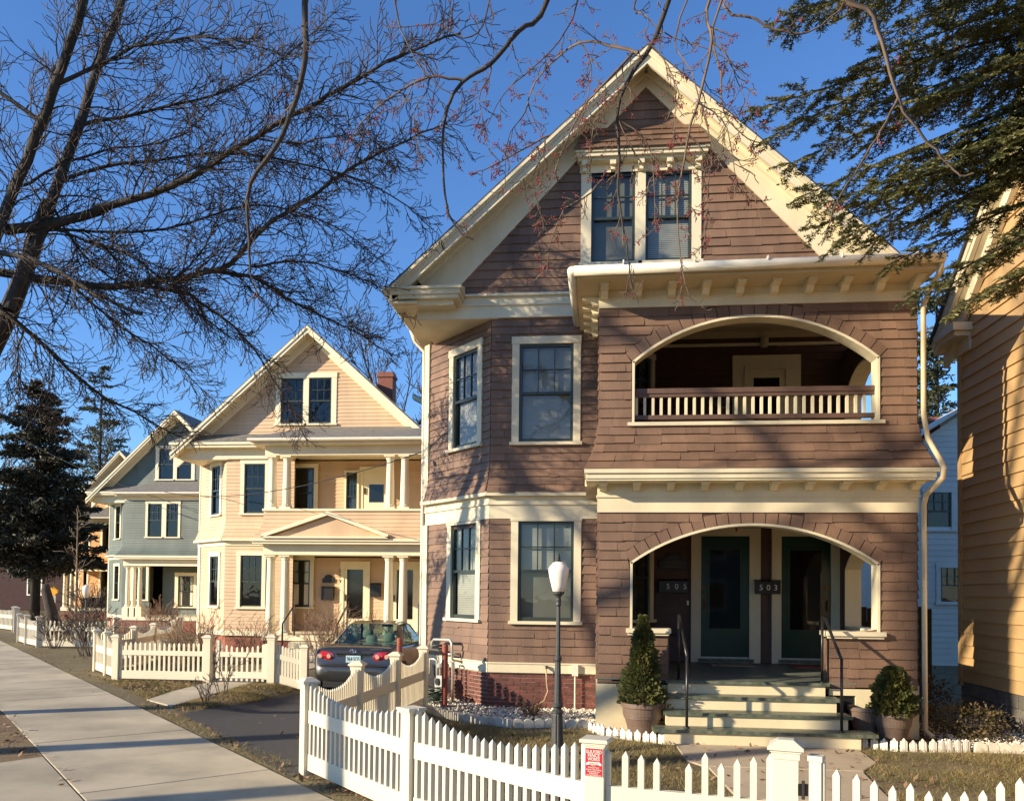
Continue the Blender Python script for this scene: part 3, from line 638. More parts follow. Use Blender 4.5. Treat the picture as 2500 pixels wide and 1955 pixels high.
for q in range(8):
    a, b = SKZ0 + (SKZ1 - SKZ0) * q / 8, SKZ0 + (SKZ1 - SKZ0) * (q + 1) / 8
    for P_ in (PS, PSR, PSL): sk.add([P_(0, a, -.004), P_(SKL, a, -.004), P_(SKL, b, -.004), P_(0, b, -.004)], [(0, 1, 2, 3)])
sk_o = sk.build('skirt', 'brown_dark', H)
# the shingles that show largest become pieces of their own
nall = [(p, pw1_o) for p in n1] + [(p, pw2_o) for p in n2] + [(p, sk_o) for p in n3]
def area(p): a, b, d = Vector(p[0]), Vector(p[1]), Vector(p[4]); return (b - a).length * (d - a).length
nall.sort(key=lambda q: -area(q[0]))
for p, par in nall[:300]: MB().hexa(p).build('shingle', 'brown_shingle', par)
rest = MB()
for p, _ in nall[300:]: rest.hexa(p)
for p in far_pool + side: rest.hexa(p)
# porch side walls (right side has arched openings too)
PRr = frame((PWX, 0, 0), (0, 1, 0), (1, 0, 0))
SA1, _ = arch(12.5, 14.2, 2.36, 2.72, 12); SA2, _ = arch(12.5, 14.2, 5.2, 5.62, 12)
so1 = [(12.5, 1.36), (12.5, 2.36)] + SA1[1:-1] + [(14.2, 2.36), (14.2, 1.36)]; so2 = [(12.5, 4.33), (12.5, 5.2)] + SA2[1:-1] + [(14.2, 5.2), (14.2, 4.33)]
sw_ = MB()
for off in (0., -.2):
    for lp in ([rect(PY, DY, .66, 3.08), so1], [rect(PY, DY, 3.6, 6.0), so2]):
        q = sheet(PRr, lp, .05, off); sw_.add(q.v, q.f)
MB().box(.0, .2, PY + .2, FY, .66, 6.0).build('porch_side_wall', 'brown_dark', H); sw_.build('porch_side_wall', 'brown_dark', H)
pl = []; shingles(PRr, [rect(PY, DY, .7, 3.06), so1], EXP, .25, .6, pool=pl); shingles(PRr, [rect(PY, DY, 4.28, 5.99), so2], EXP, .25, .6, pool=pl)
PLl = lambda s, z, off: Vector((-.004 - off, FY - s, z))
shingles(PLl, [rect(0, FY - PY, .7, 3.06)], EXP, .25, .6, pool=pl); shingles(PLl, [rect(0, FY - PY, 4.28, 5.99)], EXP, .25, .6, pool=pl)
for p in pl: rest.hexa(p)
rest.build('shingle_courses', 'brown_shingle', H, kind='stuff')
# cream linings of the openings
def lining(name, pts, y0, y1, w=.035):
    mb = MB()
    for i in range(len(pts) - 1):
        (x0, z0), (x1, z1) = pts[i], pts[i + 1]; d = Vector((x1 - x0, 0, z1 - z0)).normalized(); nn = Vector((d.z, 0, -d.x)) * w
        a0, a1 = Vector((x0, y0, z0)), Vector((x1, y0, z1)); e = Vector((0, y1 - y0, 0))
        mb.hexa([a0, a1, a1 + nn, a0 + nn, a0 + e, a1 + e, a1 + e + nn, a0 + e + nn])
    return mb.build(name, 'cream', H)
lining('arch_lining', [(.45, CAPZ)] + A1 + [(3.84, CAPZ)], PY - .03, PY + .23); lining('arch_lining', [(.46, 4.33)] + A2 + [(3.84, 4.33)], PY - .03, PY + .23)
for lp in (so1, so2):
    mbs = MB()
    for i in range(len(lp)):
        (y0, z0), (y1, z1) = lp[i], lp[(i + 1) % len(lp)]; d = Vector((0, y1 - y0, z1 - z0)).normalized(); nn = Vector((0, d.z, -d.y)) * .03
        if i == len(lp) - 1: nn = Vector((0, 0, .05))
        a0, a1 = Vector((PWX + .03, y0, z0)), Vector((PWX + .03, y1, z1)); e = Vector((-.26, 0, 0)); mbs.hexa([a0, a1, a1 + nn, a0 + nn, a0 + e, a1 + e, a1 + e + nn, a0 + e + nn])
    mbs.build('arch_lining', 'cream', H)
# parapet caps, balcony sill
for x0, x1 in ((.40, 1.02), (3.12, 3.90)):
    c = MB(); c.box(x0 + .02, x1 - .02, PY - .07, PY + .27, CAPZ, CAPZ + .035); c.box(x0, x1, PY - .10, PY + .30, CAPZ + .035, CAPZ + .095); c.build('parapet_cap', 'cream', H)
MB().box(.98, 1.0, PY + .02, PY + .2, .7, CAPZ).build('parapet_end', 'brown_shingle', H); MB().box(3.15, 3.17, PY + .02, PY + .2, .7, CAPZ).build('parapet_end', 'brown_shingle', H)
c = MB(); c.box(.40, 3.90, PY - .06, PY + .26, 4.285, 4.335); c.build('balcony_sill', 'cream', H)
# balcony railing
rl = MB(); rl.box(.46, 3.84, PY + .07, PY + .17, 4.77, 4.84); rl.box(.46, 3.84, PY + .085, PY + .155, 4.72, 4.77); rl.box(.46, 3.84, PY + .08, PY + .16, 4.40, 4.46); rl_o = rl.build('balcony_rail', 'brown_rail', H)
bm0 = MB().box(-.019, .019, -.019, .019, 0, .262).build('baluster', 'cream', rl_o, origin=(0, 0, 0)); bme = bm0.data; bpy.data.objects.remove(bm0)
for i in range(29): link_mesh('baluster', bme, (.53 + i * .1165, PY + .12, 4.46), rl_o)
# friezes, brackets, cornices
def bracket(mb, x, y, z, w, d, h):
    mb.prism([(x - w / 2, y, z), (x - w / 2, y - d, z), (x - w / 2, y - d, z - h * .35), (x - w / 2, y - d * .55, z - h * .5), (x - w / 2, y - d * .35, z - h), (x - w / 2, y, z - h)], (w, 0, 0)); mb.box(x - w / 2 - .012, x + w / 2 + .012, y - d - .01, y, z - .022, z - .001)
en = MB(); en.box(-.02, PWX + .02, PY - .035, PY + .2, 3.06, 3.27); en.box(-.035, PWX + .035, PY - .055, PY + .2, 3.27, 3.30); en.box(-.02, PWX + .02, PY - .045, PY + .2, 3.30, 3.46)
en.box(-.17, PWX + .09, PY - .40, PY + .2, 3.46, 3.49); en.box(-.18, PWX + .10, PY - .42, PY + .2, 3.49, 3.56); en.box(-.20, PWX + .13, PY - .45, PY + .2, 3.56, 3.615)
en.box(PWX - .01, PWX + .03, PY, DY, 3.06, 3.46); en.box(PWX, PWX + .10, PY + .2, DY, 3.46, 3.615); en.box(-.20, -.02, PY + .2, FY - .1, 3.46, 3.615); en_o = en.build('porch_cornice', 'cream', H)
for i in range(10): b = MB(); bracket(b, .06 + i * (PWX - .12) / 9, PY - .045, 3.458, .10, .26, .10); b.build('bracket', 'cream', en_o)
UZ = 6.22
eu = MB(); eu.box(-.02, PWX + .02, PY - .035, PY + .2, 5.98, 6.10); eu.box(-.03, PWX + .03, PY - .05, PY + .2, 6.10, 6.125); eu.box(-.02, PWX + .02, PY - .04, PY + .2, 6.125, UZ)
eu.box(PWX - .01, PWX + .03, PY, DY, 5.98, UZ); eu.box(-.03, .03, PY + .2, FY - .07, 5.98, UZ); eu_o = eu.build('balcony_cornice', 'cream', H)
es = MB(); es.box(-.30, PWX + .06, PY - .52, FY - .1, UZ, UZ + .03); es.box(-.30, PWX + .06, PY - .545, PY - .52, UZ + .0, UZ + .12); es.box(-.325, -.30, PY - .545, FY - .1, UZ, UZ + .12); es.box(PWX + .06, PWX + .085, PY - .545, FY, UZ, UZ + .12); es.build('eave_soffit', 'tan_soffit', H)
for i in range(10): b = MB(); bracket(b, .06 + i * (PWX - .12) / 9, PY - .04, UZ - .002, .10, .34, .12); b.build('bracket', 'cream', eu_o)
for i in range(5):
    b = MB(); y = PY + .15 + i * .36; b.prism([(-.03, y, UZ - .002), (-.26, y, UZ - .002), (-.26, y, UZ - .05), (-.14, y, UZ - .07), (-.1, y, UZ - .13), (-.03, y, UZ - .13)], (0, .1, 0)); b.build('bracket', 'cream', eu_o)
pr = MB(); pr.add([(-.34, PY - .58, UZ + .125), (PWX + .10, PY - .58, UZ + .125), (PWX + .02, FY, 7.24), (-.02, FY, 7.24), (-.34, FY - .05, UZ + .13), (PWX + .10, FY, UZ + .13)], [(0, 1, 2, 3), (0, 3, 4), (1, 5, 2)]); pr.build('porch_roof', 'dark_roof', H)
gt = MB(); gy, gzz = PY - .61, UZ + .10
gt.tube([(-.36, gy, gzz - .02), (PWX + .13, gy, gzz + .015)], .068, 12); gt.tube([(-.385, gy, gzz - .02), (-.37, FY - .12, gzz + .02)], .068, 12)
for i in range(5): x = .3 + i * .95; gt.box(x, x + .02, gy - .075, gy + .06, gzz + .03, gzz + .085)
gt.build('gutter', 'gutter_white', H, smooth=True)
ds = MB(); dx = PWX + .06
ds.tube([(PWX + .10, gy + .02, gzz - .04), (PWX + .12, gy + .10, gzz - .12), (PWX + .11, PY - .2, gzz - .24), (dx + .01, PY - .06, 5.9), (dx + .01, PY - .06, 4.4), (dx + .03, PY - .15, 4.05), (dx + .09, PY - .38, 3.74), (dx + .11, PY - .46, 3.60), (dx + .1, PY - .46, 3.48), (dx + .03, PY - .1, 3.30), (dx + .01, PY - .06, 3.16), (dx + .02, PY - .06, .12), (dx + .06, PY - .2, .05)], .036, 8)
ds.build('downspout', 'tan_soffit', H, smooth=True)
# porch floors, ceilings, inner walls
pf = MB(); pf.box(.0, PWX, PY - .02, DY, .64, .72); pf.build('porch_floor', 'porch_floor', H)
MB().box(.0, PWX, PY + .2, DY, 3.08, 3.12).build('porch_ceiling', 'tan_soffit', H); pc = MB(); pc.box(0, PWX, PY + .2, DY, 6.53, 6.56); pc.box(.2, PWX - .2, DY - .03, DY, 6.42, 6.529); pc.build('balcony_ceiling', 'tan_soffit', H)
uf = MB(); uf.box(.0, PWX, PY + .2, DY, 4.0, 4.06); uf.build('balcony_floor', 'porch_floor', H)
RC0, RC1 = Vector((.02, 13.5, 0)), Vector((1.0, DY, 0)); RCU = (RC1 - RC0).normalized(); RCN = Vector((RCU.y, -RCU.x, 0)); PRC = frame(RC0, RCU, RCN); RCL = (RC1 - RC0).length
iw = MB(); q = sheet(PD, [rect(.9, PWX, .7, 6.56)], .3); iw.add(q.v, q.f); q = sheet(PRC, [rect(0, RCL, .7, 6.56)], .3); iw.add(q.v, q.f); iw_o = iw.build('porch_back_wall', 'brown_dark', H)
pool = []; shingles(PD, [rect(.98, PWX - .02, .74, 3.06)], EXP, .2, .5, pool=pool); shingles(PD, [rect(.98, PWX - .02, 4.06, 6.4)], EXP, .2, .5, pool=pool); shingles(PRC, [rect(.02, RCL, .74, 3.06)], EXP, .2, .5, pool=pool)
shingles(PRC, [rect(.02, RCL, 4.06, 6.4)], EXP, .2, .5, pool=pool)
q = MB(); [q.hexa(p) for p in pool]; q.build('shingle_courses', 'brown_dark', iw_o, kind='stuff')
b = MB(); b.box(.98, PWX - .2, DY - .05, DY, 6.27, 6.32); b.build('belt_strip', 'cream', iw_o)
window(PRC, H, .35, 1.33, 1.42, 3.0, room=False, cas=.1); window(PRC, H, .35, 1.33, 4.4, 6.1, room=False, cas=.1)
# doors
def door(x0, x1, z0, z1, fl_, fr_, side, glass=(.17, .17, .5, .33)):
    d = MB(); pbox(d, PD, x0, x1, z0, z1, .0, .045); do = d.build('door', 'door_green', H)
    f = MB(); pbox(f, PD, x0 - fl_, x0, .73, z1 + .14, 0, .08); pbox(f, PD, x1, x1 + fr_, .73, z1 + .14, 0, .08); pbox(f, PD, x0, x1, z1, z1 + .14, 0, .078); pbox(f, PD, x0, x1, .73, z0 - .05, 0, .1); f.build('door_frame', 'cream', do)
    w = x1 - x0; a0, a1, b0, b1 = x0 + .15, x1 - .15, z0 + .52, z1 - .24
    g_ = MB(); g_.add([PD(a0, b0, .052), PD(a1, b0, .052), PD(a1, b1, .052), PD(a0, b1, .052)], [(0, 1, 2, 3)]); g_.build('pane', 'door_glass', do)
    m_ = MB()
    for (u0, u1, v0, v1) in ((a0 - .03, a0, b0 - .03, b1 + .03), (a1, a1 + .03, b0 - .03, b1 + .03), (a0, a1, b0 - .03, b0), (a0, a1, b1, b1 + .03)): pbox(m_, PD, u0, u1, v0, v1, .045, .062)
    m_.build('glazing_bead', 'door_green', do)
    s_ = MB(); pbox(s_, PD, x0 - .05, x1 + .07, z0 - .055, z0, 0, .14); s_.build('threshold', 'tread_green', do)
    hx = x0 + .06 if side < 0 else x1 - .06
    h = MB(); pbox(h, PD, hx - .022, hx + .022, z0 + .82, z0 + 1.1, .045, .06); h.tube([PD(hx, z0 + .85, .06), PD(hx, z0 + .87, .1), PD(hx, z0 + 1.0, .1), PD(hx, z0 + 1.02, .06)], .011, 6); pbox(h, PD, hx - .03, hx + .03, z0 + 1.2, z0 + 1.27, .045, .07); h.build('door_handle', 'bronze', do)
    k = MB(); pbox(k, PD, x0 + .01, x1 - .01, z0 + .0, z0 + .03, .045, .055); k.build('kick_strip', 'galv', do)
    return do
door(1.79, 2.615, .80, 2.93, .17, .19, -1); door(3.155, 3.985, .80, 2.93, .16, .18, 1)
d = MB(); pbox(d, PD, 2.58, 3.22, 4.06, 5.85, 0, .05); do = d.build('balcony_door', 'cream', H)
f = MB()
for (u0, u1, v0, v1, o) in ((2.32, 2.52, 4.06, 6.1, .06), (3.28, 3.48, 4.06, 6.1, .06), (2.52, 3.28, 5.9, 6.1, .06), (2.52, 2.58, 4.06, 5.9, .09), (3.22, 3.28, 4.06, 5.9, .09), (2.58, 3.22, 5.85, 5.9, .09)): pbox(f, PD, u0, u1, v0, v1, 0, o)
f.build('door_frame', 'cream', do)
g_ = MB(); g_.add([PD(2.68, 4.75, .056), PD(3.12, 4.75, .056), PD(3.12, 5.7, .056), PD(2.68, 5.7, .056)], [(0, 1, 2, 3)]); g_.build('pane', 'door_glass', do)
# porch lamps
l_ = MB(); l_.lathe([(.05, .0), (.05, .06), (.03, .08)], (2.15, 13.1, 3.0), 10); l_.tube([(2.05, 13.1, 3.06), (2.09, 13.1, 3.0), (2.15, 13.1, 2.97), (2.21, 13.1, 3.0), (2.25, 13.1, 3.06)], .012, 6); l_.lathe([(.012, -.1), (.02, -.06), (.012, 0)], (2.15, 13.1, 3.0), 8); l_.build('porch_lamp', 'rust_red', H)
l_ = MB(); l_.lathe([(.05, 0), (.07, .04), (.07, .16), (.05, .18)], (2.85, DY - .12, 6.22), 10); l_.box(2.8, 2.9, DY - .1, DY, 6.25, 6.38); l_.build('porch_lamp', 'tan_soffit', H)
# base panels under the porch and the steps
MB().box(-.02, .52, PY - .02, PY + .2, -.3, .70).box(.52, .98, PY - .02, PY + .2, .55, .70).box(-.02, .01, PY + .2, FY, -.3, .7).build('porch_base', 'cream_step', H)
MB().box(3.17, 3.52, PY - .02, PY + .2, .55, .70).box(3.52, PWX + .02, PY - .02, PY + .2, -.3, .70).box(PWX - .01, PWX + .02, PY + .2, DY, -.3, .7).build('porch_base', 'cream_step', H)
MB().box(.5, .99, PY + .02, PY + .18, -.05, .55).build('vent_void', 'iron', H); MB().box(3.16, 3.55, PY + .02, PY + .18, -.05, .55).build('vent_void', 'iron', H)
STEPS = [(.72, 3.50, 10.70, .18), (.88, 3.28, 11.0, .36), (.90, 3.22, 11.3, .54), (.95, 3.15, 11.58, .72)]
for i, (x0, x1, y, z) in enumerate(STEPS):
    s_ = MB(); s_.box(x0 + (.14 if i == 0 else .03), x1 - (.2 if i == 0 else .05), y + .035, PY - .02, z - .18 - (.05 if i == 0 else 0), z - .042); so_ = s_.build('step', 'cream_step', H)
    t_ = MB(); y1 = STEPS[i + 1][2] + .04 if i < 3 else PY - .02; t_.box(x0, x1, y, y1, z - .042, z); t_.build('tread', 'tread_green', so_)
# iron handrails
for xs, xt in ((1.13, 1.02), (3.07, 3.13)):
    h = MB(); h.tube([(xs, 11.66, .72), (xs, 11.66, 1.62)], .019, 8); h.tube([(xs + (.03 if xs > 2 else .03), 10.86, .18), (xs + .03, 10.86, 1.1)], .019, 8)
    h.tube([(xs, 11.68, 1.62), (xs + .01, 11.55, 1.60), (xs + .02, 11.1, 1.28), (xs + .03, 10.86, 1.1)], .021, 8); h.tube([(xs, 11.66, 1.34), (xs + .0, 11.66 + .05, 1.34), ((.98 if xs < 2 else 3.17), 11.74, 1.34)], .013, 6); h.lathe([(.04, 0), (.04, .015), (.02, .02)], (xs + .03, 10.86, .18), 8); h.lathe([(.04, 0), (.04, .015), (.02, .02)], (xs, 11.66, .72), 8); h.build('handrail', 'black_metal', H, smooth=True)
# ------------------------------------------------------------------ neighbouring houses of the same street
def column(mb, x, y, z0, z1, r=.12):
    h = z1 - z0; mb.box(x - r * 1.35, x + r * 1.35, y - r * 1.35, y + r * 1.35, z0, z0 + .05); mb.box(x - r * 1.25, x + r * 1.25, y - r * 1.25, y + r * 1.25, z1 - .05, z1)
    mb.lathe([(r * 1.25, .05), (r * 1.25, .10), (r, .13), (r * .99, h * .35), (r * .82, h - .15), (r * .95, h - .13), (r * .95, h - .10), (r * 1.2, h - .05)], (x, y, z0), 14)
def gable_house(name, label, ox, oy, wall, trim, expo=.11, upper='columns', pl=-.6, pr_=3.95, eave=6.24, apex=9.85, pediment=True, fine=True, dz=0.):
    Hh = thing(name, label, 'house', (ox, oy + 4, 0))
    T = lambda x, y, z: (x + ox, y + oy, z)
    F0 = frame((ox, oy, 0), (1, 0, 0), (0, -1, 0)); ca, cb_ = Vector((-4.1 + ox, 1.25 + oy, 0)), Vector((-2.65 + ox, oy, 0)); cu = (cb_ - ca).normalized(); cn = Vector((cu.y, -cu.x, 0)); cl = (cb_ - ca).length
    Fc = frame(ca, cu, cn); Fd = frame((ox, oy + .6, 0), (1, 0, 0), (0, -1, 0)); Fp = frame((ox, oy - 2.0, 0), (1, 0, 0), (0, -1, 0))
    def B(mb, x0, x1, y0, y1, z0, z1): mb.box(x0 + ox, x1 + ox, y0 + oy, y1 + oy, z0, z1)
    fo = MB(); fo.prism([T(-4.05, 1.3, -.1), T(-2.63, .04, -.1), T(pl + .2, .04, -.1), T(pl + .2, 3, -.1)], (0, 0, .6)); fo.build('foundation', 'brick_far', Hh)
    w1 = (-2.27, -1.35, 1.31, 3.06); w2 = (-2.2, -1.3, 4.17, 5.86); c1 = (.75, 1.6, 1.31, 3.05); c2 = (.75, 1.6, 4.17, 5.86); hl = lambda w: rect(w[0] + .05, w[1] - .05, w[2] + .02, w[3] - .05)
    bx_ = min(pl + .1, 0)
    m = clap(F0, [rect(-2.65, bx_, .62, 3.24), hl(w1)], expo); q = clap(Fc, [rect(.08, cl, .62, 3.24), hl(c1)], expo); m.add(q.v, q.f)
    f2 = lambda z: .16 * max(0, (4.05 - z) / .62) ** 2
    Ff = lambda s, z, off: F0(s - (f2(z) * .45 if s < -2.6 else 0), z, off + f2(z)); Fcf = lambda s, z, off: Fc(s + (f2(z) * .45 if s > cl - .05 else (-f2(z) * .45 if s < .1 else 0)), z, off + f2(z))
    q = clap(Ff, [rect(-2.65, bx_, 3.42, 5.92), hl(w2)], expo); m.add(q.v, q.f); q = clap(Fcf, [rect(.0, cl, 3.42, 5.92), hl(c2)], expo); m.add(q.v, q.f)
    aw = (-1.13, .78, 6.9, 8.51)
    sl = (apex - eave) / 4.03; rz = lambda x: apex - sl * abs(x)
    q = clap(F0, [[(-3.9, eave + .15), (3.9, eave + .15), (0, apex - .15)], rect(aw[0] + .04, aw[1] - .04, aw[2], aw[3] - .04)], expo); m.add(q.v, q.f)
    q = clap(Fd, [rect(-1.0, 4.0, .65, 2.9)], expo); m.add(q.v, q.f)
    if upper == 'columns': q = clap(Fd, [rect(-1.0, 4.0, 4.0, 5.9)], expo); m.add(q.v, q.f)
    m.build('siding', wall, Hh, kind='stuff')
    s = MB(); s.add([T(-4.1, 1.25, -.1), T(-4.1, 12, -.1), T(-4.1, 12, eave), T(-4.1, 1.25, eave)], [(0, 1, 2, 3)]); s.add([T(4.02, .6, -.1), T(4.02, 12, -.1), T(4.02, 12, eave), T(4.02, .6, eave)], [(0, 1, 2, 3)]); s.add([T(-4.1, 12, -.1), T(4.02, 12, -.1), T(4.02, 12, eave), T(0, 12, apex - .2), T(-4.1, 12, eave)], [(0, 1, 2, 3, 4)]); s.build('side_wall', wall, Hh)
    # trim
    t = MB(); pbox(t, Fc, -.06, .1, .0, 3.24, -.05, .04); pbox(t, Fc, -.06, .0, 3.42, 5.92, -.05, .03); t.build('corner_board', trim, Hh)
    t = MB()
    for (z0, z1, o) in ((3.24, 3.38, .04), (3.38, 3.44, .19)): pbox(t, F0, -2.65 - o * .45, bx_, z0, z1, -.03, o); pbox(t, Fc, -.08, cl + o * .45, z0, z1, -.03, o)
    t.build('belt_board', trim, Hh); t = MB(); pbox(t, F0, -2.65, bx_, .5, .64, -.03, .04); pbox(t, Fc, 0, cl + .02, .5, .64, -.03, .04); t.build('water_table', trim, Hh)
    t = MB(); B(t, -4.1, bx_, -.1, .1, 5.88, eave - .05); B(t, -4.25, bx_, -.4, .1, eave - .05, eave + .03); B(t, -4.3, bx_, -.45, .1, eave + .03, eave + .1); B(t, -4.1, -2.6, -.09, 1.3, 5.86, 5.9); B(t, -4.3, -4.0, .1, 12, eave - .1, eave + .05); t.build('cornice', trim, Hh)
    t = MB(); t.add([T(-4.3, -.46, eave + .105), T(pl, -.46, eave + .105), T(pl, .0, eave + .42), T(-3.9, 0, eave + .42)], [(0, 1, 2, 3)]); t.build('pent_roof', 'grey_roof', Hh)
    for sg in (-1, 1):
        e = sg * 4.25; r = MB(); r.add([T(0, -.5, apex), T(e, -.5, rz(e)), T(e, 12.2, rz(e)), T(0, 12.2, apex), T(0, -.5, apex - .06), T(e, -.5, rz(e) - .06), T(e, 12.2, rz(e) - .06), T(0, 12.2, apex - .06)], [(0, 1, 2, 3), (7, 6, 5, 4), (0, 4, 5, 1), (1, 5, 6, 2), (0, 3, 7, 4)])
        ro = r.build('roof', 'grey_roof', Hh); f = MB()
        for y0, y1, d0, d1 in ((-.53, -.46, .06, .14), (-.5, -.44, .14, .26), (-.44, .02, .1, .14), (-.06, .0, .14, .42)):
            e2 = e - sg * .02; f.prism([T(0, y0, apex - d0), T(e2, y0, rz(e2) - d0), T(e2, y0, rz(e2) - d1), T(0, y0, apex - d1)], (0, y1 - y0, 0))
        f.build('fascia', trim, ro)
    window(F0, Hh, *w1, trim=trim, fine=fine); window(F0, Hh, *w2, trim=trim, fine=fine); window(Fc, Hh, *c1, trim=trim, fine=fine); window(Fc, Hh, *c2, trim=trim, fine=fine)
    mid = (aw[0] + aw[1]) / 2; window(F0, Hh, aw[0], mid, aw[2], aw[3], trim=trim, cas=.16, cr_=.085, fine=fine); window(F0, Hh, mid + .001, aw[1], aw[2], aw[3] + .001, trim=trim, cas=.16, cl_=.085, fine=fine)
    # porch
    fl_ = MB(); B(fl_, pl, pr_, -2.0, .6, .5, .65); fl_.build('porch_floor', trim, Hh); fl_ = MB(); B(fl_, pl, pr_, -1.9, .6, 3.42, 3.95); fl_.build('balcony_floor', trim, Hh)
    pb = MB(); B(pb, pl + .05, pr_ - .05, -1.95, -1.85, -.1, .5); pb.build('porch_base', 'brick_far', Hh)
    ce = MB(); B(ce, pl + .05, pr_ - .05, -1.7, .6, 2.95, 2.97); ce.build('porch_ceiling', trim, Hh); ce = MB(); B(ce, pl + .05, pr_ - .05, -1.7, .6, 5.95, 5.97); ce.build('balcony_ceiling', trim, Hh)
    t = MB(); B(t, pl, pr_, -2.02, -1.72, 2.88, 3.17); B(t, pl - .2, pr_ + .2, -2.3, -1.6, 3.17, 3.24); B(t, pl - .25, pr_ + .25, -2.35, -1.6, 3.24, 3.32); B(t, pr_ - .1, pr_, -1.72, .6, 2.88, 3.3); B(t, pl, pl + .1, -1.72, .0, 2.88, 3.3); t.build('porch_cornice', trim, Hh)
    f3 = lambda z: .32 * max(0, (3.95 - z) / .63) ** 2
    Fs = lambda s, z, off: Vector((ox + pl - f3(z) * .7 + s * (pr_ - pl + 1.4 * f3(z)), oy - 2.0 - f3(z) - off, z)); Fsr = lambda s, z, off: Vector((ox + pr_ + f3(z) * .7 + off, oy - 2.0 - f3(z) + s * (2.6 + f3(z)), z)); Fsl = lambda s, z, off: Vector((ox + pl - f3(z) * .7 - off, oy - s * (2.0 + f3(z)), z))
    ut = 4.1 if upper == 'columns' else 5.75
    m = MB()
    uw = (pl + 1.0, pl + 2.6, 4.1, 5.7)
    for F_, wd in ((Fs, pr_ - pl), (Fsr, 2.6), (Fsl, 2.0)):
        lo = [rect(0, 1, 3.32, ut)]
        if upper != 'columns' and F_ is Fs: lo.append([((a - pl) / (pr_ - pl), b) for a, b in hl(uw)])
        q = clap(F_, lo, expo); m.add(q.v, q.f)
    m.build('porch_siding', wall, Hh, kind='stuff')
    if upper == 'columns':
        t = MB(); B(t, pl - .03, pr_ + .03, -2.06, -1.8, 4.1, 4.16); B(t, pr_ - .2, pr_ + .03, -1.8, .5, 4.1, 4.16); B(t, pl - .03, pl + .2, -1.8, 0, 4.1, 4.16); t.build('parapet_cap', trim, Hh)
    else:
        md = (uw[0] + uw[1]) / 2
        window(Fp, Hh, uw[0], md + .05, uw[2], uw[3], trim=trim, cas=.1, fine=fine); window(Fp, Hh, md + .051, uw[1], uw[2], uw[3] + .001, trim=trim, cas=.1, fine=fine)
    xs = (pl + .17, pl + .59, pr_ - 1.0, pr_ - .59) if upper == 'columns' else (pl + .14, pl + .42, pl + .7, pr_ - .4)
    for i, x in enumerate(xs):
        c = MB(); zb = .65
        if upper != 'columns' and i < 3:
            B(c, x - .17, x + .17, -2.0, -1.66, .65, 1.04); zb = 1.04
        column(c, ox + x, oy - 1.84, zb, 2.88, .125 if upper == 'columns' else .1); c.build('column', trim, Hh, smooth=False)
        if upper == 'columns': c = MB(); column(c, ox + x, oy - 1.84, 4.16, 5.66, .12); c.build('column', trim, Hh)
        if i == 3: c = MB(); column(c, ox + pr_ - .17, oy + .3, .65, 2.88, .12); c.build('column', trim, Hh)
    t = MB(); B(t, pl, pr_, -2.0, -1.7, 5.66, 5.92); B(t, pr_ - .2, pr_, -1.7, .6, 5.66, 5.92); B(t, pl - .28, pr_ + .28, -2.3, -1.4, 5.92, 5.98); B(t, pl - .3, pr_ + .3, -2.34, -1.4, 5.98, 6.06); B(t, pr_ + .1, pr_ + .3, -1.4, 2, 5.92, 6.06); t.build('eave', trim, Hh)
    g_ = MB(); g_.tube([T(pl - .34, -2.4, 6.03), T(pr_ + .34, -2.4, 6.03)], .05, 8); g_.build('gutter', 'gutter_white', Hh)
    t = MB(); t.add([T(pl - .34, -2.42, 6.075), T(pr_ + .34, -2.42, 6.075), T(pr_ - .4, .0, 6.85), T(pl + .5, .0, 6.85), T(pl - .34, -.0, 6.08), T(pr_ + .34, 0, 6.08)], [(0, 1, 2, 3), (0, 3, 4), (1, 5, 2)]); t.build('porch_roof', 'grey_roof', Hh)
    if pediment:
        px0, px1, pa = pl + .1, pl + 3.66, pl + 1.96; t = MB(); t.prism([T(px0 + .2, -2.28, 3.36), T(px1 - .2, -2.28, 3.36), T(pa, -2.28, 3.93)], (0, .3, 0)); t.build('pediment', wall, Hh)
        t = MB(); y = -2.42
        for e in (px0, px1): t.prism([T(e, y, 3.33), T(pa, y, 3.95), T(pa, y, 4.05), T(e, y, 3.43)] if e < pa else [T(e, y, 3.33), T(e, y, 3.43), T(pa, y, 4.05), T(pa, y, 3.95)], (0, .42, 0))
        B(t, px0, px1, -2.42, -2.0, 3.321, 3.37); t.build('pediment_moulding', trim, Hh)
    return Hh, T, B, F0, Fd, Fp
# peach house
PX, PYY = -8.7, 24.0
H2, T2, B2, F2, D2, P2 = gable_house('peach_house', 'peach clapboard house with paired cream columns on both porches and small pediment', PX, PYY, 'peach', 'peach_trim')
def plain_door(Hh, Fd, x0, x1, z0, z1, gl, frame_mat='peach_trim', glass='door_glass', dm='peach_trim'):
    d = MB(); pbox(d, Fd, x0, x1, z0, z1, 0, .05); do = d.build('door', dm, Hh); f = MB(); pbox(f, Fd, x0 - .12, x0, z0, z1 + .12, 0, .07); pbox(f, Fd, x1, x1 + .12, z0, z1 + .12, 0, .07); pbox(f, Fd, x0, x1, z1, z1 + .12, 0, .068); f.build('door_frame', frame_mat, do)
    a0, a1, b0, b1 = gl; MB().add([Fd(a0, b0, .056), Fd(a1, b0, .056), Fd(a1, b1, .056), Fd(a0, b1, .056)], [(0, 1, 2, 3)]).build('pane', glass, do)
    h = MB(); pbox(h, Fd, x0 + .04, x0 + .08, z0 + .9, z0 + 1.1, .05, .09); h.build('door_handle', 'bronze', do); return do
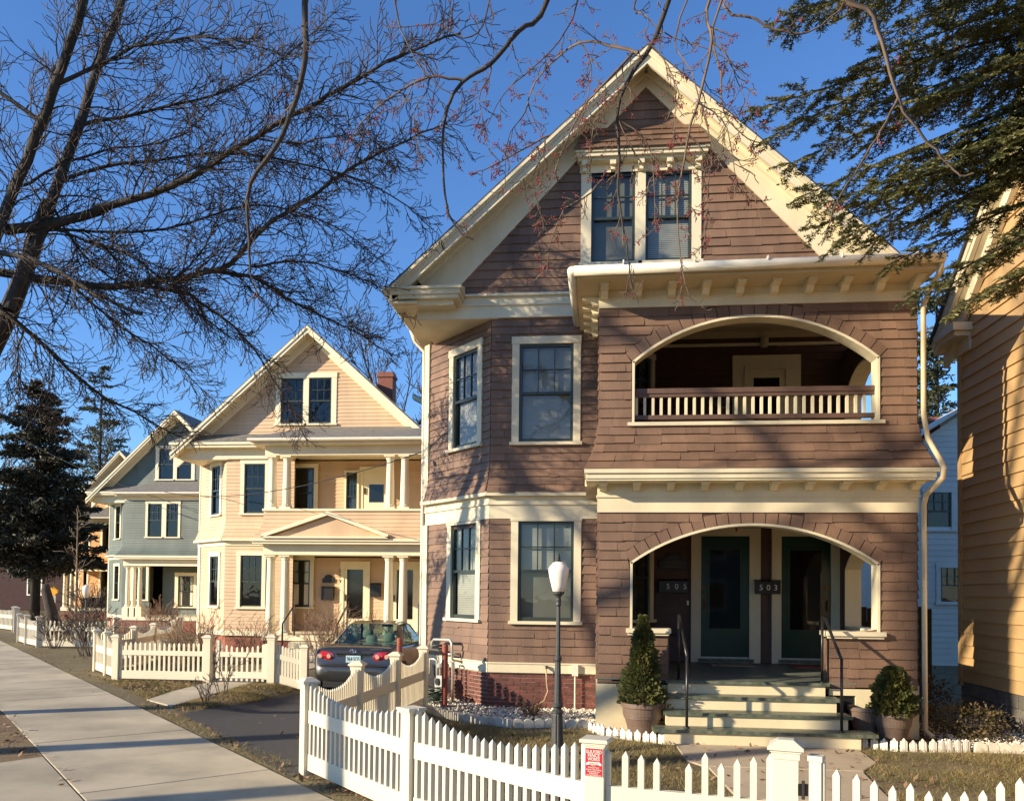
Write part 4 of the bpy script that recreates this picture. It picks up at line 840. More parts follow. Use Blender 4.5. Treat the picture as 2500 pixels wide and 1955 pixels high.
plain_door(H2, D2, .92, 1.62, .68, 2.68, (1.02, 1.52, 1.05, 2.55)); plain_door(H2, D2, 2.45, 3.2, .68, 2.68, (2.58, 3.08, 1.05, 2.55)); plain_door(H2, D2, 1.48, 2.3, 3.97, 5.6, (1.67, 2.13, 4.62, 5.17), glass='door_glass')
window(D2, H2, -.85, -.03, 1.33, 2.95, trim='peach_trim', room=False); window(D2, H2, -.8, .05, 4.1, 5.81, trim='peach_trim', room=False); window(D2, H2, .9, 1.36, 4.0, 5.6, trim='peach_trim', room=False, cas=.06, fine=False)
# curtains behind the porch window
c = MB()
for k in range(2): pbox(c, D2, -.71 + k * .36, -.52 + k * .36, 1.45, 2.8, .026, .034)
c.build('curtain', 'curtain', H2)
# side cross gable, chimney, steps with rails
cg = MB(); cg.prism([T2(3.0, 4.2, 5.0), T2(5.6, 4.2, 5.0), T2(5.6, 4.2, 6.9), T2(3.0, 4.2, 8.3)], (0, 4, 0)); cg.build('side_gable', 'peach', H2)
cg = MB(); cg.prism([T2(2.2, 3.9, 8.62), T2(6.0, 3.9, 6.62), T2(6.0, 3.9, 6.78), T2(2.2, 3.9, 8.78)], (0, .3, 0)); cg.build('fascia', 'peach_trim', H2); cg = MB(); cg.add([T2(2.2, 3.88, 8.8), T2(6.0, 3.88, 6.8), T2(6.0, 9, 7.6), T2(2.2, 9, 9.1)], [(0, 1, 2, 3)]); cg.build('side_roof', 'grey_roof', H2)
ch = MB(); B2(ch, .38, .95, 6.0, 6.55, 8.4, 10.15); B2(ch, .34, .99, 5.96, 6.59, 9.95, 10.06); ch.build('chimney', 'brick_far', H2)
for i in range(3):
    s_ = MB(); B2(s_, .3, 1.9, -2.95 + i * .3, -2.0, .0 + .0, .16 + i * .16); s_.build('step', 'peach_trim', H2)
for x in (.35, 1.85): h = MB(); h.tube([T2(x, -2.9, .16), T2(x, -2.9, 1.0), T2(x, -2.05, 1.5), T2(x, -2.05, .65)], .025, 6); h.build('handrail', 'black_metal', H2)
# blue and orange houses further off
H3, T3, B3, F3, D3, P3 = gable_house('blue_house', 'slate blue clapboard house with pale trim and slim porch columns beside the peach house', -19.35, 36, 'blue_clap', 'peach_trim', upper='walled', pl=-1.4, pr_=3.2, apex=10.1, pediment=False, fine=False)
window(D3, H3, -.35, .73, 1.0, 2.65, trim='peach_trim', room=False, cas=.16, fine=True)
c = MB(); pbox(c, D3, -.17, -.02, 1.1, 2.5, .026, .034); pbox(c, D3, .38, .53, 1.1, 2.5, .026, .034); c.build('curtain', 'curtain', H3)
H4, T4, B4, F4, D4, P4 = gable_house('orange_house', 'orange clapboard house with double porch half hidden behind a dark conifer', -29.4, 48, 'orange_clap', 'peach_trim', expo=.13, upper='columns', pl=-2.6, pr_=2.6, apex=10.4, pediment=False, fine=False)
# ------------------------------------------------------------------ yellow house on the right: side wall with a gable end
YH = thing('yellow_house', 'yellow clapboard house side wall with cream eaves at the right edge', 'house', (8, 10, 0))
YX, YF, YB = 5.84, 6.9, 13.95; YPK = (YF + YB) / 2; YS = .84; yez = 6.32
PYw = frame((YX, 0, 0), (0, -1, 0), (-1, 0, 0))          # s = -Y
ypk = yez + YS * (YB - YPK)
lp = [(-YB, .57), (-YF, .57), (-YF, yez), (-YPK, ypk), (-YB, yez)]
yw = MB(); yw.add([PYw(s, z, -.01) for s, z in lp], [(0, 1, 2, 3, 4)]); yw.add([(YX, YF, .0), (12, YF, 0), (12, YF, yez), (YX, YF, yez)], [(0, 1, 2, 3)]); yw.add([(YX, YB, .0), (12, YB, 0), (12, YB, yez), (YX, YB, yez)], [(0, 1, 2, 3)]); yw_o = yw.build('wall', 'yellow_clap', YH)
for cc in courses([lp], .195): MB().hexa(wedge(PYw, cc, thick=.03, top=.002, gap=0, lap=.012, zj=random.uniform(-.003, .003))).build('clapboard', 'yellow_clap', yw_o)
fo = MB(); fo.box(YX + .03, 12, YF + .03, YB - .02, -.2, .57); fo_o = fo.build('foundation', 'mortar', YH)
z = -.02
for r_ in range(3):
    s = -YB + .02 + (r_ % 2) * -.3
    while s < -YF:
        b_ = MB(); pbox(b_, PYw, max(s, -YB + .02), min(s + .58, -YF), z, z + .185, -.05, -.005); b_.build('stone_block', 'stone_wall', fo_o); s += .6
    z += .195
cbd = MB(); pbox(cbd, PYw, -YB - .02, -YB + .10, .5, yez, -.1, .035); cbd.build('corner_board', 'yellow_clap', YH)
ry = MB()
for sg in (-1, 1):
    e = YPK + sg * (YB - YPK + .33); ez = ypk - YS * (YB - YPK + .33)
    for x0, x1, d0, d1 in ((YX - .30, YX - .22, .08, .20), (YX - .28, YX - .21, .20, .30), (YX - .22, YX + .02, .16, .2), (YX - .12, YX - .03, .2, .52), (YX - .2, YX - .12, .2, .30)):
        ry.prism([(x0, YPK, ypk - d0 + .2), (x0, e, ez - d0 + .2), (x0, e, ez - d1 + .2), (x0, YPK, ypk - d1 + .2)], (x1 - x0, 0, 0))
ry.box(YX - .27, YX + .02, YB - .45, YB + .3, yez - .28, yez - .2); ry.box(YX - .31, YX + .02, YB - .5, YB + .33, yez - .2, yez - .08); ry.box(YX - .05, YX + .05, YB - .45, YB + .1, yez - .5, yez - .28); ry.box(YX, 12, YB, YB + .45, yez - .28, yez - .08); ry.build('cornice', 'cream', YH)
for sg in (-1, 1):
    e = YPK + sg * (YB - YPK + .36); ez = ypk - YS * (YB - YPK + .36) + .2; r = MB(); r.prism([(YX - .34, YPK, ypk + .2), (YX - .34, e, ez), (YX - .34, e, ez - .08), (YX - .34, YPK, ypk + .12)], (6.5, 0, 0)); r.build('roof', 'dark_roof', YH)
# ------------------------------------------------------------------ white house behind, board gate between
WH = thing('white_house', 'white clapboard house seen in the gap behind the brown and yellow houses', 'house', (11, 27, 0)); WY = 24.0
PW = frame((0, WY, 0), (1, 0, 0), (0, -1, 0))
def wx(px, py): r_ = FW + CR * ((px - CXP) / FPX) - CU * ((py - CYP) / FPX); p = EYE + r_ * (WY / r_.y); return p.x, p.z
x0, z0 = wx(2256, 1064); x1, z1 = wx(2345, 1010); q0 = wx(2260, 1292); q1 = wx(2324, 1200); q2 = wx(2294, 1470); q3 = wx(2352, 1384)
wlp = [[(x0 - .6, 0), (16, 0), (16, z1 - 1), (x1 + 1.2, z1 + .35), (x1, z1 - .02), (x0, z0 - .08), (x0 - .6, z0 - .6)]]
m = clap(PW, wlp + [rect(q0[0], q1[0], q0[1], q1[1]), rect(q2[0], q3[0], q2[1], q3[1])], .16); m.build('siding', 'white_clap', WH, kind='stuff')
window(PW, WH, q0[0] - .1, q1[0] + .1, q0[1] - .06, q1[1] + .1, trim='white_clap', cas=.12, fine=False); window(PW, WH, q2[0] - .1, q3[0] + .1, q2[1] - .06, q3[1] + .1, trim='white_clap', cas=.12, fine=False)
r = MB(); pts = [(x0 - .9, z0 - .75), (x0 - .1, z0 + .02), (x1, z1 + .1), (x1 + 1.3, z1 + .5), (16.2, z1 - .8)]
for a, b in zip(pts[:-1], pts[1:]): r.prism([(a[0], WY - .35, a[1]), (b[0], WY - .35, b[1]), (b[0], WY - .35, b[1] + .1), (a[0], WY - .35, a[1] + .1)], (0, 9, 0))
r.build('roof', 'white_clap', WH)
c0 = wx(2293, 1046); c1 = wx(2338, 1006); c = MB(); c.box(c0[0], c1[0], WY + 1.2, WY + 1.8, c0[1] - .6, c1[1] + .12); c.box(c0[0] - .04, c1[0] + .04, WY + 1.16, WY + 1.84, c1[1] + .0, c1[1] + .07); c.build('chimney', 'brick_far', WH)
s_ = MB(); s_.add([(x0 - .6, WY, 0), (x0 - .6, WY + 8, 0), (x0 - .6, WY + 8, z0 - .5), (x0 - .6, WY, z0 - .5)], [(0, 1, 2, 3)]); s_.build('side_wall', 'white_clap', WH)
BG = thing('board_fence', 'dark weathered board fence closing the gap beside the brown house', 'fence', (5.2, 15.6, 0))
x = 4.48; k = 0
while x < 5.95:
    w = .13; b = MB(); h = 1.72 + .03 * math.sin(k * 1.7); b.box(x, x + w, 15.6, 15.625, .04, h); b.build('board', 'wood_fence', BG); x += w + .012; k += 1
b = MB(); b.box(4.48, 5.95, 15.626, 15.67, .35, .45); b.box(4.48, 5.95, 15.626, 15.67, 1.35, 1.45); b.build('rail', 'wood_fence', BG)
b = MB(); b.box(5.28, 5.4, 15.5, 15.599, 0, 1.86); b.build('post', 'wood_fence', BG)
# dark brick building far down the street
BB = thing('brick_building', 'dark red brick building far off at the left edge behind the conifer', 'building', (-58, 62, 0))
b = MB(); b.box(-68, -41, 62, 72, 0, 6.2); b.build('wall', 'brick_red_far', BB); b = MB(); b.prism([(-69, 61.4, 6.2), (-69, 73, 6.2), (-69, 67, 9.5)], (29, 0, 0)); b.build('roof', 'dark_roof', BB)
for k in range(5):
    x = -66 + k * 5; f = MB(); f.box(x, x + 1.3, 61.9, 62.0, 1.2, 3.0); w = f.build('window', 'white_paint', BB); MB().add([(x + .1, 61.89, 1.3), (x + 1.2, 61.89, 1.3), (x + 1.2, 61.89, 2.9), (x + .1, 61.89, 2.9)], [(0, 1, 2, 3)]).build('pane', 'door_glass', w)

# unseen house behind the viewpoint, added so the door glass reflects something dark
OH = thing('reflection_house', 'unseen grey house across the road, added to darken the door glass reflections', 'house', (5, -22, 0))
b = MB(); b.prism([(-1, -27, 0), (-1, -18, 0), (-1, -18, 6), (-1, -22.5, 9.8), (-1, -27, 6)], (11, 0, 0)); b.build('wall', 'blue_clap', OH)
for y0, sg in ((-27.4, 1), (-17.6, -1)): b = MB(); b.prism([(-1.4, y0, 5.7), (-1.4, -22.5, 10.0), (-1.4, -22.5, 10.15), (-1.4, y0, 5.85)], (11.8, 0, 0)); b.build('roof', 'dark_roof', OH)
for x in (.3, 3.2, 6.1, 8.2):
    for z in (1.0, 3.9): w = MB().box(x, x + 1.1, -17.999, -17.93, z, z + 1.7).build('window', 'peach_trim', OH); MB().box(x + .12, x + .98, -17.95, -17.92, z + .12, z + 1.58).build('pane', 'door_glass', w)
# ------------------------------------------------------------------ picket fences
def picket_mb(c, ang, h, w=.038, d=.038, z0=.03, tip=.035):
    ca, sa = math.cos(ang), math.sin(ang); mb = MB(); g = float(gz(c[0], c[1]))
    q = [(c[0] + i * w / 2 * ca - j * d / 2 * sa, c[1] + i * w / 2 * sa + j * d / 2 * ca) for i, j in ((-1, -1), (1, -1), (1, 1), (-1, 1))]
    V = [(x, y, z0 + g) for x, y in q] + [(x, y, h - tip + g) for x, y in q] + [(c[0], c[1], h + g)]
    return mb.add(V, [(0, 3, 2, 1), (0, 1, 5, 4), (1, 2, 6, 5), (2, 3, 7, 6), (3, 0, 4, 7), (4, 5, 8), (5, 6, 8), (6, 7, 8), (7, 4, 8)])
def obox(mb, c, ang, w, d, z0, z1, top=None):
    ca, sa = math.cos(ang), math.sin(ang); P_ = lambda ww, dd, z: [(c[0] + i * ww / 2 * ca - j * dd / 2 * sa, c[1] + i * ww / 2 * sa + j * dd / 2 * ca, z) for i, j in ((-1, -1), (1, -1), (1, 1), (-1, 1))]
    t = top or 1.0; return mb.hexa(P_(w, d, z0) + P_(w * t, d * t, z1))
def post(parent, c, ang, h, w=.127, cap=True, matn='fence_white', z0=-.15):
    g = float(gz(*c[:2])); mb = MB(); obox(mb, c, ang, w, w, z0, h - .06 + g); po = mb.build('post', matn, parent)
    k = MB(); obox(k, c, ang, w + .015, w + .015, h - (.10 if cap else .072) + g, h - .06 + g); obox(k, c, ang, w + .03, w + .03, h - .06 + g, h - .045 + g); obox(k, c, ang, w + .06, w + .06, h - .045 + g, h - .025 + g)
    if cap: obox(k, c, ang, w + .055, w + .055, h - .025 + g, h + .012 + g, .45)
    else: obox(k, c, ang, w + .055, w + .055, h - .025 + g, h - .022 + g, .95)
    k.build('post_cap', matn, po); return po
def section(parent, a, b, prof, n, matn, rail=(.52, .658), kick=(.03, .20), w=.038, skip=(), inset=.07, thick=.05, d=.038):
    a = Vector((a[0], a[1], 0)); b = Vector((b[0], b[1], 0)); u = (b - a).normalized(); ang = math.atan2(u.y, u.x); L = (b - a).length
    for (z0, z1) in (rail, kick):
        if z1 <= z0: continue
        p, q = a + u * inset, b - u * inset; gp, gq = float(gz(p.x, p.y)), float(gz(q.x, q.y)); mb = MB(); m_ = (z0 + z1) / 2; mb.bar((p.x, p.y, m_ + gp), (q.x, q.y, m_ + gq), thick, z1 - z0); mb.build('rail' if z0 > .3 else 'kickboard', matn, parent)
    for i in range(n):
        if i in skip: continue
        t = inset + .03 + (L - 2 * inset - .06) * (i / (n - 1)); f = i / (n - 1); h = prof(f) if callable(prof) else prof[i]
        c = a + u * t; picket_mb((c.x, c.y), ang + random.uniform(-.02, .02), h + random.uniform(-.004, .004), w, d).build('picket', matn, parent)
    return ang
scal = lambda hi, dip: (lambda f: hi - dip * math.sin(math.pi * min(1, max(0, f))) ** .8)
C0, P1_, S_ = (-3.04, 8.43), (-1.56, 6.83), (0.0, 5.48); G1, G2 = (1.15, 5.18), (1.31, 5.10)
aF = math.atan2(P1_[1] - C0[1], P1_[0] - C0[0]); aF2 = math.atan2(S_[1] - P1_[1], S_[0] - P1_[0]); aG = math.atan2(G1[1] - S_[1], G1[0] - S_[0])
NF = thing('picket_fence', 'white picket fence with scalloped tops in the foreground along the pavement', 'fence', (-1.5, 6.8, 0))
post(NF, C0, aF, .98); post(NF, P1_, aF2, .96, cap=False); post(NF, S_, aG, .985, cap=False, w=.128); post(NF, G1, aG, 1.03, w=.148)
section(NF, C0, P1_, scal(.945, .14), 20, 'fence_white'); section(NF, P1_, S_, scal(.94, .13), 21, 'fence_white')
# panel between the sign post and the gate post, one picket missing
tops = []; gx = [1484, 1527.6, 1566, 1604, 1643, 1682, 1722, 1761, 1800, 1840, 1880]; gy_ = [1826, 1832, 1840.7, 1849, 1900, 1862, 1836, 1861, 1851, 1846, 1838]
aa, bb_ = Vector((*S_, 0)), Vector((*G1, 0)); uu = (bb_ - aa).normalized(); nn_ = Vector((-uu.y, uu.x, 0))
def on_fence(px, py, p, n):
    r_ = FW + CR * ((px - CXP) / FPX) - CU * ((py - CYP) / FPX); return EYE + r_ * ((p - EYE).dot(n) / r_.dot(n))
for px, py in zip(gx, gy_):
    if px == 1643: continue
    p = on_fence(px, py, aa, nn_); picket_mb((p.x, p.y), aG, p.z, .04, .04).build('picket', 'fence_white', NF)
mb = MB(); mb.bar((*(aa + uu * .07).xy, .585), (*(bb_ - uu * .08).xy, .585), .05, .145); mb.build('rail', 'fence_white', NF); mb = MB(); mb.bar((*(aa + uu * .07).xy, .12), (*(bb_ - uu * .08).xy, .12), .05, .17); mb.build('kickboard', 'fence_white', NF)
# swung gate to the right
GT = thing('garden_gate', 'white picket gate with scalloped top standing ajar at the bottom right', 'gate', (1.8, 4.85, 0))
ga, gb = Vector((1.31, 5.1, 0)), Vector((2.36, 4.55, 0)); gu = (gb - ga).normalized(); gn = Vector((-gu.y, gu.x, 0)); gang = math.atan2(gu.y, gu.x)
mb = MB(); obox(mb, ga, gang, .07, .07, .06, .955); obox(mb, ga, gang, .085, .085, .93, .962); mb.build('stile', 'fence_white', GT); mb = MB(); obox(mb, gb, gang, .07, .07, .06, .955); obox(mb, gb, gang, .085, .085, .93, .962); mb.build('stile', 'fence_white', GT)
mb = MB(); mb.bar((*(ga + gu * .036).xy, .585), (*(gb - gu * .036).xy, .585), .045, .13); mb.build('rail', 'fence_white', GT); mb = MB(); mb.bar((*(ga + gu * .036).xy, .15), (*(gb - gu * .036).xy, .15), .045, .17); mb.build('kickboard', 'fence_white', GT)
for px, py in ((2006, 1845), (2043, 1876), (2092, 1888), (2135, 1903), (2180, 1916), (2223, 1910), (2268, 1929), (2312, 1932), (2355, 1930), (2400, 1927), (2443, 1906), (2490, 1897)):
    p = on_fence(px, py, ga, gn); picket_mb((p.x, p.y), gang, p.z, .04, .04, z0=.08).build('picket', 'fence_white', GT)
hm = (Vector((*G1, 0)) + ga) / 2
for z in (.35, .72): hg = MB(); hg.box(hm.x - .03, hm.x + .03, hm.y - .055, hm.y - .04, z, z + .07); hg.tube([(hm.x, hm.y - .055, z - .02), (hm.x, hm.y - .055, z + .09)], .01, 6); hg.build('hinge', 'black_metal', GT)
RF = thing('picket_fence', 'white picket fence continuing past the gate beyond the right edge', 'fence', (4.5, 4.0, 0)); post(RF, (2.44, 4.5), gang, 1.03, w=.148); post(RF, (4.6, 3.9), gang, .98); section(RF, (2.44, 4.5), (4.6, 3.9), scal(.94, .13), 20, 'fence_white')
# sign on the fence post
SG = thing('fence_sign', 'small red sign with white lettering fixed to the white fence post', 'sign', (0.02, 5.41, .74))
su = Vector((math.cos(aG), math.sin(aG), 0)); sn = Vector((su.y, -su.x, 0)); sc = Vector((S_[0], S_[1], 0)) + sn * .0655
def sp(x, z, o): return sc + su * x + sn * o + Vector((0, 0, z - .016))
mb = MB(); mb.hexa([sp(-.061, .735, .004), sp(.061, .735, .004), sp(.061, .735, 0), sp(-.061, .735, 0), sp(-.061, .922, .004), sp(.061, .922, .004), sp(.061, .922, 0), sp(-.061, .922, 0)]); mb.build('border', 'white_ink', SG)
mb = MB(); mb.hexa([sp(-.058, .738, .0055), sp(.058, .738, .0055), sp(.058, .738, .001), sp(-.058, .738, .001), sp(-.058, .919, .0055), sp(.058, .919, .0055), sp(.058, .919, .001), sp(-.058, .919, .001)]); mb.build('panel', 'sign_red', SG)
for tx, z, sz, w in (('GUILFORD', .897, .03, .104), ('FENCE', .873, .03, .078), ('WORKS', .849, .03, .08), ('877-833-6229', .822, .012, .056), ('FREE EST.', .807, .008, .03), ('Premium Vinyl', .795, .013, .072), ('Custom Cedar Fencing', .782, .013, .1), ('Ornamental Iron', .769, .013, .08), ('& Aluminum', .757, .013, .056), ('www.guilfordfence.com', .746, .01, .1)):
    text('lettering', tx, 'sign_red' if tx[0] == '8' else 'white_ink', SG, sp(0, z, .0095 if tx[0] == '8' else .0072), sz, su, width=w, depth=.0015)
mb = MB(); mb.hexa([sp(-.04, .815, .0085), sp(.04, .815, .0085), sp(.04, .815, .006), sp(-.04, .815, .006), sp(-.04, .831, .0085), sp(.04, .831, .0085), sp(.04, .831, .006), sp(-.04, .831, .006)])
for sg in (-1, 1): mb.hexa([sp(sg * .036, .811, .0078), sp(sg * .053, .811, .0078), sp(sg * .053, .811, .006), sp(sg * .036, .811, .006), sp(sg * .036, .825, .0078), sp(sg * .048, .825, .0078), sp(sg * .048, .825, .006), sp(sg * .036, .825, .006)])
mb.build('ribbon', 'white_ink', SG)
# side fence along the driveway
SF = thing('side_fence', 'cream scalloped picket fence running back along the driveway to the brown house', 'fence', (-2.9, 11, 0))
sps = [C0, (-2.97, 9.98), (-2.88, 11.56), (-2.80, 13.1)]; aS = math.atan2(1.56, .08)
for c_ in sps[1:]: post(SF, c_, aS, 1.03, matn='fence_cream')
for a_, b_ in zip(sps[:-1], sps[1:]): section(SF, a_, b_, scal(.96, .17), 21, 'fence_cream', w=.036, d=.03, rail=(.50, .63))
# neighbour's fence
N2 = thing('neighbour_fence', 'cream picket fence in front of the peach house, facing the driveway', 'fence', (-8, 16.2, 0))
pa, pb_, pc_, pd_, pe_ = (-10.0, 16.22), (-8.0, 16.22), (-7.78, 16.22), (-6.62, 16.2), (-5.93, 16.22)
for c_, w_, h_ in ((pa, .13, .93), (pb_, .15, .95), (pd_, .15, .98), (pe_, .13, .95)): post(N2, c_, 0, h_, w=w_, matn='fence_cream')
section(N2, pa, pb_, lambda f: .80 - .02 * math.sin(3.1 * f), 18, 'fence_cream', rail=(.52, .62), w=.045, d=.022); section(N2, pd_, pe_, scal(.84, .06), 9, 'fence_cream', rail=(.52, .62), w=.045, d=.022)
NG = thing('neighbour_gate', 'cream picket gate between two posts at the end of the concrete path', 'gate', (-7.2, 16.2, 0)); ob = MB(); obox(ob, pc_, 0, .07, .07, .08, .86); ob.build('stile', 'fence_cream', NG); ob = MB(); obox(ob, (-6.74, 16.2), 0, .07, .07, .08, .8); ob.build('stile', 'fence_cream', NG)
section(NG, pc_, (-6.74, 16.2), scal(.80, .07), 9, 'fence_cream', rail=(.52, .62), kick=(.09, .22), w=.045, d=.022, inset=.04)
N3 = thing('neighbour_fence', 'cream scalloped fence running along the pavement and back beside the peach house', 'fence', (-11, 18, 0))
q = [(-10.02, 16.3), (-10.75, 17.08), (-11.5, 17.85)]
for c_ in q[1:]: post(N3, c_, aF, .95, matn='fence_cream')
section(N3, q[0], q[1], scal(.88, .13), 9, 'fence_cream', w=.04, rail=(.45, .6)); section(N3, q[1], q[2], scal(.88, .13), 9, 'fence_cream', w=.04, rail=(.45, .6))
q = [(-11.5, 17.85), (-11.45, 19.3), (-11.9, 21.0), (-12.3, 22.8)]
for c_ in q[1:]: post(N3, c_, 1.7, .97, matn='fence_cream')
for a_, b_ in zip(q[:-1], q[1:]): section(N3, a_, b_, scal(.9, .15), 15, 'fence_cream', w=.04)
N4 = thing('far_fence', 'white picket fence corner in front of the blue house by the pavement', 'fence', (-17.5, 24.6, 0))
q = [(-20.0, 26.6), (-18.9, 25.5), (-17.75, 24.5), (-15.2, 24.6), (-13.6, 25.6)]
for c_ in q: post(N4, c_, .7, .98, w=.15, matn='fence_white')
for i, (a_, b_) in enumerate(zip(q[:-1], q[1:])): section(N4, a_, b_, scal(.88, .06), (10, 11, 18, 14)[i], 'fence_white', w=.05, d=.025)
N5 = thing('far_fence', 'white picket fence with gate posts at the far left, farthest along the pavement', 'fence', (-27, 35, 0))
q = [(-31.5, 35.4), (-29.0, 35.2), (-27.6, 35.0), (-25.2, 33.2), (-24.2, 32.0)]
for c_ in q: post(N5, c_, .7, 1.05, w=.2, matn='fence_white')
for i, (a_, b_) in enumerate(zip(q[:-1], q[1:])): section(N5, a_, b_, scal(.92, .05), (14, 9, 16, 9)[i], 'fence_white', w=.06, d=.03)
# ------------------------------------------------------------------ yard lamp
LPX = (-.47, 9.85)
LP = thing('lamp_post', 'dark fluted lamp post with white acorn globe standing on the lawn', 'lamp post', (*LPX, 0))
def fluted(mb, prof, c, n=32, amp=.06):
    V = []; F = []
    for r, z in prof:
        for i in range(n): a = 2 * math.pi * i / n; rr = r * (1 - (amp if i % 4 == 0 else 0)); V.append((c[0] + rr * math.cos(a), c[1] + rr * math.sin(a), z))
    for k in range(len(prof) - 1):
        for i in range(n): j = (i + 1) % n; F.append((k * n + i, k * n + j, (k + 1) * n + j, (k + 1) * n + i))
    return mb.add(V, F)
mb = MB(); fluted(mb, [(.095, -.03), (.095, .04), (.082, .06), (.078, .12), (.062, .46), (.058, .48)], LPX, amp=.1)
mb.lathe([(.058, .47), (.072, .48), (.072, .50), (.05, .52), (.05, .54), (.066, .56), (.066, .58), (.046, .60)], (*LPX, 0), 24); mb.build('lamp_base', 'lamp_metal', LP, smooth=False)
mb = MB(); fluted(mb, [(.044, .59), (.034, 1.1)], LPX, amp=.1); mb.lathe([(.034, 1.09), (.045, 1.11), (.045, 1.14), (.030, 1.16)], (*LPX, 0), 20); fluted(mb, [(.029, 1.15), (.024, 1.76)], LPX, amp=.1); mb.lathe([(.024, 1.75), (.034, 1.77), (.030, 1.80), (.034, 1.83), (.026, 1.85), (.04, 1.88), (.066, 1.90), (.07, 1.925), (.062, 1.93)], (*LPX, 0), 20); mb.build('lamp_pole', 'lamp_metal', LP)
mb = MB(); mb.lathe([(.06, 1.925), (.072, 1.93), (.088, 2.0), (.112, 2.10), (.124, 2.17), (.122, 2.21), (.10, 2.245), (.088, 2.25), (.082, 2.265), (.05, 2.285), (.022, 2.29)], (*LPX, 0), 28); mb.build('lamp_globe', 'globe', LP, smooth=True)
mb = MB(); mb.lathe([(.038, 2.283), (.036, 2.295), (.018, 2.305), (.012, 2.325), (.020, 2.34), (.014, 2.36), (.004, 2.385)], (*LPX, 0), 14); mb.build('finial', 'iron', LP, smooth=True)
LP2p = onz(213, 1590); LP2p = Vector((-17.3, 26.2, 0))
LQ = thing('lamp_post', 'small yard lamp with pale globe in front of the orange house', 'lamp post', tuple(LP2p)); mb = MB(); mb.lathe([(.07, 0), (.06, .5), (.035, .6), (.03, 1.5), (.06, 1.55)], tuple(LP2p), 12); mb.build('lamp_pole', 'lamp_metal', LQ); mb = MB(); mb.lathe([(.06, 1.55), (.12, 1.72), (.14, 1.85), (.1, 1.95), (.03, 2.0)], tuple(LP2p), 14); mb.build('lamp_globe', 'globe', LQ, smooth=True)
# ------------------------------------------------------------------ steel bollards, gas meters, hoses
for c_, lb in (((-2.47, 13.2), 'rusty red steel bollard in the gravel in front of the gas meters'), ((-3.62, 14.8), 'rusty red steel bollard beside the parked car')):
    g = float(gz(*c_)); mb = MB(); mb.lathe([(.05, g - .1), (.05, 1.03), (.046, 1.045), (.03, 1.05)], (*c_, 0), 18); o = mb.build('bollard', 'rust_red', smooth=False); tag(o, lb, 'bollard', 'red steel bollards')
def chp(s, off, z): return CA + CU_ * s + CN * off + Vector((0, 0, z))
for k, (s, lb) in enumerate(((.52, 'grey gas meter nearest the corner board'), (1.02, 'grey gas meter nearest the brick bay corner'))):
    c_ = chp(s, .28, 0); GM = thing('gas_meter', lb + ' on the bay foundation', 'gas meter', tuple(c_), 'gas meters')
    ang = math.atan2(CU_.y, CU_.x)
    mb = MB(); obox(mb, c_, ang, .24, .17, .16, .40); obox(mb, c_, ang, .22, .15, .40, .46, .8); b_o = mb.build('meter_body', 'meter_grey', GM)
    mb = MB(); p0 = chp(s, .28 + .09, .36); mb.tube([p0, p0 + CN * .03], .06, 14); mb.build('dial', 'car_black', b_o)
    mb = MB(); mb.tube([chp(s - .08, .28, .45), chp(s - .08, .28, .62), chp(s - .08, .22, .78), chp(s - .08, .2, .95 - .12 * k), chp(s + .1, .2, .95 - .12 * k), chp(s + .14, .14, .95 - .12 * k), chp(s + .14, .0, .95 - .12 * k)], .021, 8); mb.build('pipe', 'pipe_dark' if k == 0 else 'galv', GM, smooth=True)
    mb = MB(); mb.tube([chp(s + .08, .28, .45), chp(s + .08, .28, .72), chp(s + .2, .28, .72), chp(s + .24, .24, .70), chp(s + .24, .22, .0)], .021, 8); mb.build('pipe', 'galv', GM, smooth=True)
    mb = MB(); p0 = chp(s - .08, .28, .62); mb.lathe([(.03, -.05), (.06, -.02), (.06, .02), (.03, .05)], tuple(p0), 12); mb.build('regulator', 'meter_grey', GM)
PM = thing('gas_riser', 'dark iron gas riser pipe bent into the wall behind the meters', 'pipe', tuple(chp(.2, .2, 0)))
mb = MB(); mb.tube([chp(.15, .22, -.02), chp(.15, .22, .80), chp(.2, .22, .86), chp(.75, .22, .88), chp(.8, .2, .86), chp(.8, .03, .84)], .026, 8); mb.build('riser', 'pipe_dark', PM, smooth=True)
mb = MB(); mb.tube([chp(.55, .22, .88), chp(.55, .22, 1.0), chp(.62, .22, 1.06), chp(1.15, .22, 1.08), chp(1.2, .22, 1.03), chp(1.2, .2, .74), chp(1.2, .02, .7)], .023, 8); mb.build('cross_pipe', 'galv', PM, smooth=True)
pts = []
for i in range(150): a = i * .45; r = .17 + .05 * math.sin(i * .31); pts.append((-2.72 + r * math.cos(a), 13.62 + r * .8 * math.sin(a), .05 + i * .0016 + .03 * math.sin(i * .7)))
o = MB().tube(pts, .011, 6).build('garden_hose', 'hose_green', smooth=True); tag(o, 'dark green garden hose lying coiled beside the gas meters', 'hose')
o = MB().tube([(-.83, 13.44, .68), (-.83, 13.40, .66), (-.82, 13.40, .45), (-.80, 13.40, .3), (-.86, 13.36, .15), (-1.05, 13.28, .05), (-1.35, 13.22, .04), (-1.9, 13.1, .04), (-2.5, 13.3, .05)], .012, 7).build('garden_hose', 'hose_tan', smooth=True); tag(o, 'tan hose hanging from the wall tap down onto the gravel', 'hose')
tp = MB(); tp.tube([(-.83, 13.475, .69), (-.83, 13.42, .69), (-.83, 13.40, .67)], .016, 8); tp.lathe([(.03, .705), (.03, .715)], (-.83, 13.43, 0), 8); tag(tp.build('wall_tap', 'pipe_dark'), 'dark wall tap on the cream water table above the bricks', 'tap')
